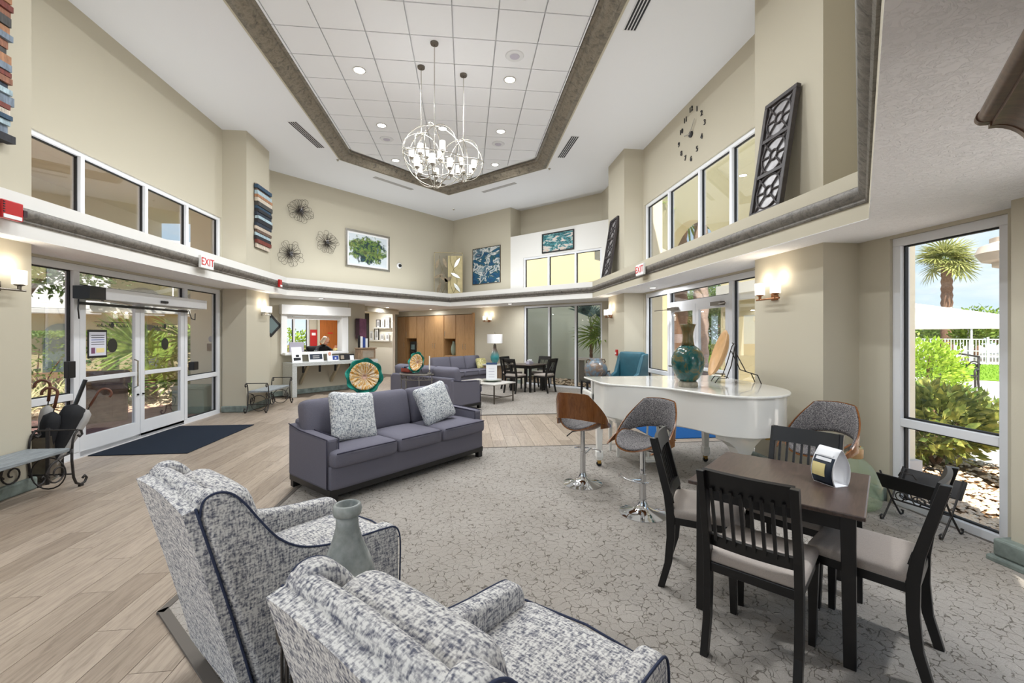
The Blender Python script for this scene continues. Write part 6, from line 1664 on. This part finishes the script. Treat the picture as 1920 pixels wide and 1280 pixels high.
for sg in (-1, 1):
    o = B().box(-.215, .215, -.006, .006, .0, .16).obj('side_plate', 'black_metal', t, bevel=.006); o.location = (0, sg * .105, .27); o.rotation_euler = (R(-sg * 32), 0, 0)
    B().tube([(-.06, sg * .17, .42), (-.04, sg * .18, .455), (.04, sg * .18, .455), (.06, sg * .17, .42)], .006, 6).obj('grip', 'iron', t)
    for k in range(3): B().tube(spiral((-.12 + k * .12, .20), .05, .012, 0, 500, 16, 'xz', sg * .03), .005, 5).obj('scroll', 'iron', t, smooth=True)
B().tube([(-.20, 0, .16), (.20, 0, .16)], .007, 6).obj('cross_bar', 'iron', t)

# ------------------------------------------------------------------ outdoors
def tree(name, label, loc, h, crowns, n, size, mat, seed, tr=.18, cat='tree', group=None):
    rn = random.Random(seed); t = thing(name, label, cat, loc, 0, group)
    B().tube([(0, 0, 0), (.1, 0, h * .5), (-.05, .1, h)], [tr, tr * .75, tr * .5], 8).obj('trunk', 'trunk_bark', t, smooth=True)
    b = B()
    for (x, y, z, r) in crowns:
        foliage(b, (x, y, z), (r, r, r * .75), n, size, rn, .35)
        B().tube([(0, 0, h * .7), (x * .5, y * .5, (h + z) / 2), (x, y, z)], [tr * .5, tr * .3, tr * .1], 6).obj('branch', 'trunk_bark', t, smooth=True)
    b.obj('crown', mat, t); return t
def fan_blade(n=18, L=.9, spread=250):
    b = B()
    for k in range(n):
        a = R(-spread / 2 + spread * k / (n - 1)); l = L * (1 - .12 * abs(2 * k / (n - 1) - 1)); w = .035 * L / .9
        dx, dz = math.sin(a), math.cos(a); px, pz = math.cos(a), -math.sin(a)
        pts = []
        for q, ww in ((.05, .4), (.45, 1.0), (.8, .6), (1.0, .05)):
            y = -.22 * l * q * q - .03 * (k % 2)
            pts.append([(dx * l * q - px * w * ww, y, dz * l * q - pz * w * ww), (dx * l * q + px * w * ww, y, dz * l * q + pz * w * ww)])
        for (p0, p1), (q0, q1) in zip(pts, pts[1:]): b.add([p0, p1, q1, q0], [(0, 1, 2, 3)])
    return b
FANS = {}
def fanpalm(name, label, loc, h, nf, L, pet, mat, seed, trunk_r=.12, cat='palm', group=None, tmat='trunk_bark', spread=250, low=-30, high=75, kk=''):
    rn = random.Random(seed); t = thing(name, label, cat, loc, 0, group)
    if h > .3:
        pr = []; z = 0; k = 0
        while z < h: pr += [(trunk_r * (1.12 if k % 2 else .95) * (1 + .15 * (1 - z / h)), z)]; z += max(.05, h / 26); k += 1
        B().lathe(pr + [(trunk_r * .7, h), (0, h)], 12).obj('trunk', tmat, t, smooth=35)
    key = (round(L, 2), spread, mat)
    if key not in FANS: FANS[key] = fan_blade(18, L, spread).mesh('fan_blade'); FANS[key].materials.append(MATS[mat])
    for k in range(nf):
        a = 2 * math.pi * k / nf * 2.4 + rn.uniform(-.3, .3); e = R(rn.uniform(low, high)); P = pet * rn.uniform(.7, 1.1)
        d = Vector((math.cos(a) * math.cos(e), math.sin(a) * math.cos(e), math.sin(e))); end = Vector((0, 0, h)) + d * P
        f = B().tube([(0, 0, h - .05), tuple(Vector((0, 0, h)) + d * P * .5 + Vector((0, 0, .06 * P))), tuple(end)], [.02, .014, .01], 5).obj('frond', 'leaf_palm', t)
        bl = bpy.data.objects.new('fan_blade', FANS[key]); COL.objects.link(bl); bl.parent = f; bl.location = end
        d2 = (d + Vector((0, 0, -.45))).normalized()
        bl.rotation_euler = (d2.to_track_quat('Z', 'Y') @ Matrix.Rotation(rn.uniform(-.6, .6), 3, 'Z').to_quaternion()).to_euler()
    return t
def rocks(name, label, rect, n, size, z, seed, mat='river_rock', inside=None):
    rn = random.Random(seed); b = B(); x0, x1, y0, y1 = rect
    for _ in range(n):
        x, y = rn.uniform(x0, x1), rn.uniform(y0, y1)
        if inside and not inside(x, y): continue
        s = size * rn.uniform(.6, 1.4); a = rn.uniform(0, 3.14); c, sn = math.cos(a), math.sin(a)
        vs = []
        for (dx, dy, dz) in ((-1, 0, .2), (-.3, -.7, .3), (.7, -.5, .2), (1, .1, .3), (.3, .7, .2), (-.6, .6, .3), (.05, 0, .75), (0, 0, -.4)):
            vs.append((x + (dx * c - dy * sn) * s * rn.uniform(.85, 1.1), y + (dx * sn + dy * c) * s * .75, z + dz * s * .8))
        b.add(vs, [(i, (i + 1) % 6, 6) for i in range(6)] + [((i + 1) % 6, i, 7) for i in range(6)])
    return tag(b.obj(name, mat), label, 'rocks', kind='stuff')

# ground
struct(B().box(-60, -5.15, -30, 70, -.30, -.07), 'ground_left', 'soil')
struct(B().box(4.2, 80, -30, 80, -.30, -.07).box(-5.15, 4.2, -30, -2.6, -.30, -.07), 'ground_right', 'patio')
# left: brick forecourt
fc = struct(B().box(-8.2, -5.15, 3.5, 11.5, -.07, -.035), 'ground_forecourt', 'brick_paver')
bm_ = B().box(-.056, .056, -.116, .116, -.035, -.012).mesh('brick'); bm_.materials.append(MATS['brick_paver'])
nb = 0
for i in range(20):
    for j in range(15):
        x = -5.22 - i * .12; y = 6.05 + j * .24 + (.12 if i % 2 else 0) + i * .06
        o = bpy.data.objects.new('brick', bm_); COL.objects.link(o); o.location = (x, y, random.uniform(-.002, .002)); o.parent = fc; nb += 1
struct(B().box(-5.16, -4.84, 5.0, 9.42, -.06, -.002), 'trim_6', 'concrete_step')
struct(B().box(3.95, 4.25, 5.06, 9.36, -.06, -.002), 'trim_7', 'concrete_step')
# porch over the entrance
porch = struct(B().box(-7.7, -5.15, 2.6, 11.6, 4.35, 4.6), 'ceiling_porch_left', 'porch_stucco')
struct(B().box(-7.7, -7.5, 2.6, 11.6, 3.45, 4.35), 'wall_porch_left', 'porch_stucco')
for x, y, lb_ in ((-5.95, 10.85, 'cream porch column seen through the right sidelight'),):
    t = thing('porch_column', lb_, 'column', (x, y, -.07)); B().box(-.28, .28, -.28, .28, 0, 4.42).obj('shaft', 'porch_stucco', t); B().box(-.34, .34, -.34, .34, 0, .5).obj('plinth', 'green_box', t, bevel=.01)
t = thing('call_box', 'dark call box with a round sign on the porch column', 'call box', (-5.72, 10.56, 1.22), R(0)); B().box(-.13, .05, -.04, 0, 0, .17).obj('housing', 'handle_wood', t); B().yprism([(-.06 + .05 * math.cos(a), .27 + .07 * math.sin(a)) for a in [i * .5236 for i in range(12)]], -.02, 0).obj('sign', 'paper_lilac', t)
t = thing('planter_box', 'low pale green planter box outside the right sidelight', 'planter', (-5.55, 9.55, -.01)); B().box(-.30, .30, -.22, .22, 0, .52).obj('box', 'green_box', t, bevel=.02); B().box(-.32, .32, -.24, .24, .50, .56).obj('rim', 'green_box', t, bevel=.01)
t = thing('trash_receptacle', 'brown stone trash receptacle standing on the brick forecourt', 'trash can', (-6.75, 8.85, -.012), R(40))
B().prism([(-.34, -.30), (.34, -.30), (.34, .30), (-.34, .30)], 0, .70).obj('body', 'trash_stone', t, bevel=.03)
for k in range(3): B().box(-.30 + k * .21, -.13 + k * .21, -.315, -.30, .08, .60).obj('side_panel', 'trash_stone', t, bevel=.006)
B().xprism([(-.34, .70), (.34, .70), (.33, .80), (.22, .92), (-.22, .92), (-.33, .80)], -.38, .38).obj('hood', 'trash_stone', t, bevel=.02)
B().box(-.22, .22, -.345, -.30, .74, .84).obj('flap', 'panel_brown', t)
rocks('river_rocks', 'tan river rocks beyond the brick forecourt', (-11.5, -6.9, 9.6, 15), 2200, .075, -.05, 4)
struct(B().box(-11.5, -8.0, 11.6, 12.1, -.08, -.01), 'ground_path_left', 'patio', rz=0)
rn = random.Random(12)
for k, (x, y) in enumerate(((-7.7, 8.2), (-8.3, 9.0), (-8.6, 8.0), (-8.0, 9.8), (-9.2, 9.4), (-7.9, 7.2), (-9.0, 10.4))):
    t = thing('flax_plant', 'pale striped flax clump %s' % ('right behind the umbrellas', 'in the middle of the bed', 'at the back left of the bed', 'next to the trash receptacle', 'under the clipped hedge', 'at the left edge of the window', 'farthest back by the hedge')[k], 'plant', (x, y, -.06), 0, 'striped flax plants')
    for m_, nn in (('leaf_flax', 46),):
        b = B()
        for q in range(nn):
            a = rn.uniform(0, 6.28); L = rn.uniform(.6, 1.1); e = rn.uniform(.15, .75); w = .022; sx_, sy_ = -math.sin(a) * w, math.cos(a) * w; pts = []
            for s_ in (0, .35, .7, 1.0):
                rr = L * math.sin(e) * s_ * (1 + .3 * s_); zz = L * math.cos(e) * s_ * (1.15 - .35 * s_); f = 1 - .9 * s_ ** 3
                pts.append(((rr * math.cos(a) - sx_ * f, rr * math.sin(a) - sy_ * f, zz), (rr * math.cos(a) + sx_ * f, rr * math.sin(a) + sy_ * f, zz)))
            for (p0, p1), (q0, q1) in zip(pts, pts[1:]): b.add([p0, p1, q1, q0], [(0, 1, 2, 3)])
        b.obj('blades', m_, t)
bush('clipped_hedge', 'clipped green hedge outside the left window', (-11.2, 12.6, -.07), (2.6, .8, .85), 7000, .10, 'leaf_hedge', 'hedge', 3, .05, box=True, rz=R(40))
fanpalm('fan_palm', 'large fan palm with long fronds outside the entrance doors', (-7.75, 11.6, -.06), .55, 13, 1.05, .85, 'leaf_palm', 5, .12, spread=200, low=0, high=80)
fanpalm('fan_palm', 'low fan palm behind the right sidelight', (-6.9, 12.1, -.06), .8, 9, .95, .8, 'leaf_palm', 6, .12, spread=200, low=10, high=85)
fanpalm('fan_palm', 'shaded fan palm behind the trash receptacle', (-8.2, 11.0, -.06), .35, 8, .65, .45, 'leaf_palm', 9, .10, spread=200, low=0, high=60)
tree('oak_tree', 'spreading dark oak at the far left outside', (-13.6, 14.4, -.07), 3.0, [(0, 0, 4.2, 2.0), (-1.6, .8, 4.0, 1.7), (1.4, .6, 3.9, 1.6), (.4, -1.2, 3.6, 1.4)], 1500, .17, 'leaf_tree', 8, .24)
# neighbouring low building
t = thing('cream_building', 'low cream building with white eaves and pale roof across the drive', 'building', (-16.6, 22.2, -.07), R(37))
B().box(-7, 7, 0, 6, 0, 2.55).obj('wall', 'cream_stucco', t)
B().box(-7.4, 7.4, -.6, 6.4, 2.55, 2.80).obj('eave', 'eave_white', t, bevel=.04)
b = B(); b.add([(-7.4, -.6, 2.8), (7.4, -.6, 2.8), (7.4, 6.4, 2.8), (-7.4, 6.4, 2.8), (-4.2, 2.9, 5.2), (4.2, 2.9, 5.2)], [(0, 1, 5, 4), (1, 2, 5), (2, 3, 4, 5), (3, 0, 4)]); b.obj('roof', 'roof_metal', t)
for x in (-4.6, -1.6, 1.4, 4.4): w_ = B().yprism([(x - .55, .0), (x + .55, .0), (x + .55, 1.6)] + [(x + .55 * math.cos(R(a)), 1.6 + .55 * math.sin(R(a))) for a in range(0, 181, 20)], -.04, .04).obj('arched_window', 'far_glass', t)
t = thing('entry_gable', 'white porch gable with pale yellow arches behind the entrance', 'building', (-10.2, 18.0, -.07), R(34))
for x in (-2.6, -.9, .9, 2.6): B().box(x - .22, x + .22, -.2, .25, 0, 2.4).obj('column', 'cream_stucco', t)
B().box(-3.1, 3.1, -.35, .4, 2.4, 2.75).obj('beam', 'eave_white', t, bevel=.03)
for x in (-1.75, 0, 1.75):
    B().yprism([(x - .85, 2.75), (x + .85, 2.75), (x + .85, 3.7), (x - .85, 3.7)], -.1, .2).obj('arch_wall', 'cream_stucco', t)
    B().yprism([(x + .6 * math.cos(R(a)), 2.75 + .6 * math.sin(R(a))) for a in range(0, 181, 20)], -.14, -.10).obj('arch_shade', 'panel_brown', t)
B().box(-3.4, 3.4, -.5, .6, 3.7, 3.95).obj('cornice', 'eave_white', t, bevel=.03)
b = B(); b.add([(-3.5, -.6, 3.95), (3.5, -.6, 3.95), (3.5, 3, 3.95), (-3.5, 3, 3.95), (-1.4, 1.2, 5.4), (1.4, 1.2, 5.4)], [(0, 1, 5, 4), (1, 2, 5), (2, 3, 4, 5), (3, 0, 4)]); b.obj('roof', 'roof_metal', t)

# right: porch beyond the patio doors
b = B(); Y0, Y1, yc, ry = 8.2, 18.5, 13.9, 2.0
b.box(7.4, 7.8, Y0, yc - ry, -.07, 8.2); b.box(7.4, 7.8, yc + ry, Y1, -.07, 8.2)
ar = [(yc + ry * math.cos(R(a)), 3.4 + ry * math.sin(R(a))) for a in range(0, 181, 12)]
for (ya, za), (yb_, zb) in zip(ar, ar[1:]):
    b.add([(7.4, ya, za), (7.4, yb_, zb), (7.4, yb_, 8.2), (7.4, ya, 8.2), (7.8, ya, za), (7.8, yb_, zb), (7.8, yb_, 8.2), (7.8, ya, 8.2)], [(0, 1, 2, 3), (7, 6, 5, 4), (0, 4, 5, 1), (2, 6, 7, 3), (1, 5, 6, 2), (0, 3, 7, 4)])
struct(b, 'wall_porch_right', 'cream_stucco')
struct(B().box(4.2, 5.15, 10.9, 11.2, -.07, 6.2), 'wall_porch_side', 'porch_stucco')
struct(B().box(7.25, 7.4, Y0, yc - ry, 2.70, 2.98).box(7.30, 7.4, Y0, yc - ry, 2.52, 2.70), 'trim_8', 'eave_white')
fanpalm('palm_tree', 'palm trunk outside the patio doors, left of the pair', (8.35, 16.2, -.07), 7.0, 10, 1.2, 1.3, 'leaf_palm', 21, .27, tmat='trunk_bark')
fanpalm('palm_tree', 'pale palm trunk outside the patio doors, right of the pair', (9.3, 16.3, -.07), 7.6, 10, 1.2, 1.3, 'leaf_palm', 22, .24, tmat='trunk_pale')
tree('garden_tree', 'dense dark garden tree beyond the patio doors', (13.2, 21.2, -.07), 2.2, [(0, 0, 3.6, 2.2), (-1.5, .4, 2.6, 1.6), (1.4, 0, 3.0, 1.8)], 1700, .17, 'leaf_tree', 23)
tree('garden_tree', 'tall garden tree behind the right patio door', (16.5, 26, -.07), 2.6, [(0, 0, 4.6, 2.6), (-1.8, .4, 3.6, 2.0), (1.8, 0, 4.0, 2.2)], 1500, .2, 'leaf_tree', 29)
bush('garden_hedge', 'tall dark hedge screening the garden beyond the patio doors', (12.1, 19.6, -.07), (2.4, 1.0, 1.7), 5200, .17, 'leaf_tree', 'hedge', seed=27)
bush('garden_shrub', 'green shrub under the tree beyond the patio doors', (11.0, 18.3, -.07), (1.4, 1.0, .65), 2600, .13, 'leaf_hedge', seed=24)
bush('lime_border', 'sunny lime-green border plants beyond the patio doors', (10.1, 17.2, -.07), (.9, .6, .35), 1500, .11, 'leaf_lime', seed=25)
# courtyard behind the palm window
struct(B().box(-1.5, 3.6, 2.6, 2.8, 2.7, 5.2), 'wall_courtyard_upper', 'cream_stucco', W('RB', 0), FR['RB'][1])
struct(B().box(-1.5, 3.6, 2.6, 2.8, -.07, 2.7), 'wall_courtyard', 'courtyard_paint', W('RB', 0), FR['RB'][1])  # lower part of the same wall, its shade put into the colour
struct(B().box(-1.2, 4.4, .2, 2.6, -.09, -.04), 'ground_courtyard', 'soil', W('RB', 0), FR['RB'][1])
c_ = W('RB', 2.2, 1.0)
rocks('courtyard_rocks', 'brown pebbles on the courtyard bed behind the palm window', (c_[0] - 2.4, c_[0] + 2.4, c_[1] - 2.4, c_[1] + 2.4), 1500, .06, -.035, 31, inside=lambda x, y: 16.05 < x + y < 19 and not 3.9 < x < 4.3)
fanpalm('fan_palm', 'palm with drooping fans outside the far window', W('RB', 3.0, .95, -.05), 1.35, 11, .80, .50, 'leaf_palm', 33, .16, spread=230, low=-20, high=80)
t = fanpalm('blue_palm', 'blue-green palm frond crossing the middle pane of the far window', W('RB', 2.05, 1.7, -.05), 1.9, 4, .75, .45, 'leaf_blue', 35, .05, spread=90, low=20, high=70)
t = fth('RB', 'stone_bench', 'grey stone bench in the courtyard behind the palm window', 'bench', 2.4, 1.7, -.04); B().box(-1.0, 1.0, -.22, .22, .78, .86).obj('slab', 'patio', t, bevel=.01)
for x in (-.8, .8): B().box(x - .1, x + .1, -.18, .18, 0, .78).obj('support', 'desk_grey', t)
t = fth('RB', 'stone_block', 'pale grey stone block beside the courtyard bench', 'block', 2.0, 2.2, -.04); B().box(-.6, .6, -.25, .25, 0, .5).obj('block', 'desk_grey', t, bevel=.02); B().box(-.65, .65, -.3, .3, .5, .56).obj('cap', 'desk_grey', t, bevel=.01)
struct(B().box(2.6, 4.4, .9, 2.6, 3.9, 4.15), 'trim_9', 'eave_white', W('RB', 0), FR['RB'][1])

# view through the tall right window
struct(B().box(4.2, 6.6, 2.2, 6.2, -.069, -.05), 'ground_bed_right', 'soil')
rocks('bed_rocks', 'pale tan rocks along the tall right window', (4.26, 5.4, 2.4, 4.4), 1300, .04, -.035, 41)
rocks('bed_rocks_far', 'scattered tan rocks under the croton shrub', (5.2, 6.6, 3.2, 5.6), 700, .04, -.035, 42)
bush('croton_shrub', 'glossy yellow-green croton shrub outside the tall window', (5.85, 4.82, -.05), (.85, .55, .48), 1500, .17, 'leaf_croton', seed=43, z0=.08, asp=2.6)
bush('croton_shrub', 'dark croton shrub behind the other one outside the tall window', (6.9, 5.75, -.05), (.9, .6, .42), 1100, .15, 'leaf_hedge', seed=48, z0=.1)
t = thing('exterior_pilaster', 'cream stucco pilaster at the left edge of the tall window view', 'column', (4.62, 4.30, -.06)); B().box(-.16, .16, -.16, .16, .32, 2.82).obj('shaft', 'porch_stucco', t); B().box(-.24, .24, -.24, .24, 0, .16).obj('step', 'concrete_step', t); B().box(-.20, .20, -.20, .20, .16, .32).obj('plinth', 'concrete_step', t); B().box(-.26, .26, -.22, .22, 2.68, 2.80).obj('capital', 'porch_stucco', t)
t = thing('round_column', 'grey round column with a thick torus ring at the right of the tall window', 'column', (5.75, 3.92, -.06)); B().lathe([(.14, 0), (.13, 2.36)], 24).obj('shaft', 'patio', t, smooth=40); B().lathe([(.13, 2.36), (.20, 2.38), (.20, 2.42), (.28, 2.44), (.33, 2.52), (.30, 2.60), (.22, 2.63), (.22, 2.68), (.14, 2.70), (.14, 3.2)], 28).obj('torus_capital', 'patio', t, smooth=40)
bush('lime_bush', 'rounded lime-green bush beyond the tall window', (9.45, 8.05, -.07), (.70, .70, .82), 3600, .10, 'leaf_lime', seed=44, z0=.0)
t = thing('lamp_post', 'black garden lamp post with a pale lantern behind the lime bush', 'lamp', (9.75, 8.62, -.07)); B().tube([(0, 0, 0), (0, 0, 1.95)], .04, 10).obj('post', 'black_metal', t); B().lathe([(.07, 1.95), (.13, 2.02), (.14, 2.22), (.16, 2.24), (0, 2.3)], 8).obj('lantern', 'paper_white', t)
t = thing('garden_bench', 'ornate dark wrought-iron garden bench on the patio', 'bench', (14.6, 11.55, -.07), R(-60))
for x in (-.5, .5):
    B().tube([(x, -.32, 0), (x, -.25, .18), (x, -.30, .40), (x, -.34, .60), (x, -.10, .66), (x, .20, .64)], .03, 6).obj('arm_leg', 'iron', t, smooth=True)
    B().tube([(x, .34, 0), (x, .22, .25), (x, .20, .45), (x, .28, .80), (x, .36, 1.02)], .03, 6).obj('back_leg', 'iron', t, smooth=True)
B().box(-.5, .5, -.28, .22, .42, .46).obj('seat', 'iron', t)
for k in range(5): B().tube(spiral((-.4 + .2 * k, .75), .13, .02, 0, 560, 18, 'xz', .29), .022, 5).obj('back_scroll', 'iron', t, smooth=True)
B().tube([(-.5, .35, 1.0), (0, .38, 1.10), (.5, .35, 1.0)], .03, 6).obj('top_rail', 'iron', t, smooth=True)
# lawn, fence, canopy, palms, far trees
struct(B().box(-9, 20, -5.5, 6.5, -.06, -.045), 'ground_lawn', 'lawn_base', (22.5, 17.5, 0), R(-51))
g = B(); rn = random.Random(50); ca, sa = math.cos(R(-51)), math.sin(R(-51))
for _ in range(9000):
    x, y = rn.uniform(-7, 9), rn.uniform(-5.4, 6.4); X = 22.5 + ca * x - sa * y; Y = 17.5 + sa * x + ca * y; a = rn.uniform(0, 6.28); h_ = rn.uniform(.05, .10)
    g.add([(X - .02 * math.cos(a), Y - .02 * math.sin(a), -.05), (X + .02 * math.cos(a), Y + .02 * math.sin(a), -.05), (X + .02 * math.sin(a), Y, h_ - .05)], [(0, 1, 2)])
tag(g.obj('lawn_grass', 'grass_blade'), 'bright green lawn grass beyond the patio', 'grass', kind='stuff')
t = thing('picket_fence', 'white metal picket fence behind the lawn', 'fence', (27.2, 21.6, -.06), R(-51))
pk = B().box(-.02, .02, -.012, .012, .06, 1.40).mesh('picket'); pk.materials.append(MATS['fence_metal'])
for k in range(70):
    o = bpy.data.objects.new('picket', pk); COL.objects.link(o); o.parent = t; o.location = (-4.2 + k * .12, 0, 0)
for z in (.12, .72, 1.36): B().box(-4.3, 4.3, -.02, .02, z, z + .05).obj('rail', 'fence_metal', t)
for x in (-4.2, -1.4, 1.4, 4.2): B().box(x - .05, x + .05, -.05, .05, 0, 1.5).obj('post', 'fence_metal', t)
t = thing('canopy_tent', 'white peaked canopy tent beyond the fence', 'tent', (31.0, 25.6, -.06), R(-51))
b = B(); b.add([(-5, -2.6, 2.3), (5, -2.6, 2.3), (5, 2.6, 2.3), (-5, 2.6, 2.3), (-2.4, 0, 3.9), (-1.6, 0, 3.9), (-5, -2.6, 2.0), (5, -2.6, 2.0), (5, 2.6, 2.0), (-5, 2.6, 2.0)], [(0, 1, 5, 4), (1, 2, 5), (2, 3, 4, 5), (3, 0, 4), (6, 7, 1, 0), (7, 8, 2, 1), (8, 9, 3, 2), (9, 6, 0, 3)]); b.obj('canopy', 'canvas_white', t)
for x in (-4.8, -1.6, 1.6, 4.8):
    for y in (-2.5, 2.5): B().tube([(x, y, 0), (x, y, 2.2)], .05, 8).obj('pole', 'fence_metal', t)
fanpalm('sabal_palm', 'tall cabbage palm with a rough trunk against the blue sky', (35.4, 28.4, -.07), 6.9, 40, 1.35, .95, 'leaf_sabal', 51, .30, tmat='trunk_bark', low=-45, high=88)
for k, (x, y, s_) in enumerate(((40, 30, 1.0), (43.5, 35.5, .95), (38, 36.5, .9), (46, 31, 1.05), (36.5, 25.5, .75), (33.5, 30.5, .8))):
    tree('background_tree', 'distant green tree %s' % ('right of the palm trunk', 'low on the horizon behind the palm', 'left of the palm trunk', 'at the right edge of the tall window', 'behind the right end of the fence', 'behind the left end of the canopy')[k], (x, y, -.07), 1.6 * s_, [(0, 0, 2.6 * s_, 1.9 * s_), (-2.2, .6, 2.2 * s_, 1.7 * s_), (2.0, -.4, 2.3 * s_, 1.8 * s_)], 700, .30, 'leaf_hedge' if k % 2 else 'leaf_palm', 60 + k, .2, group='background trees')
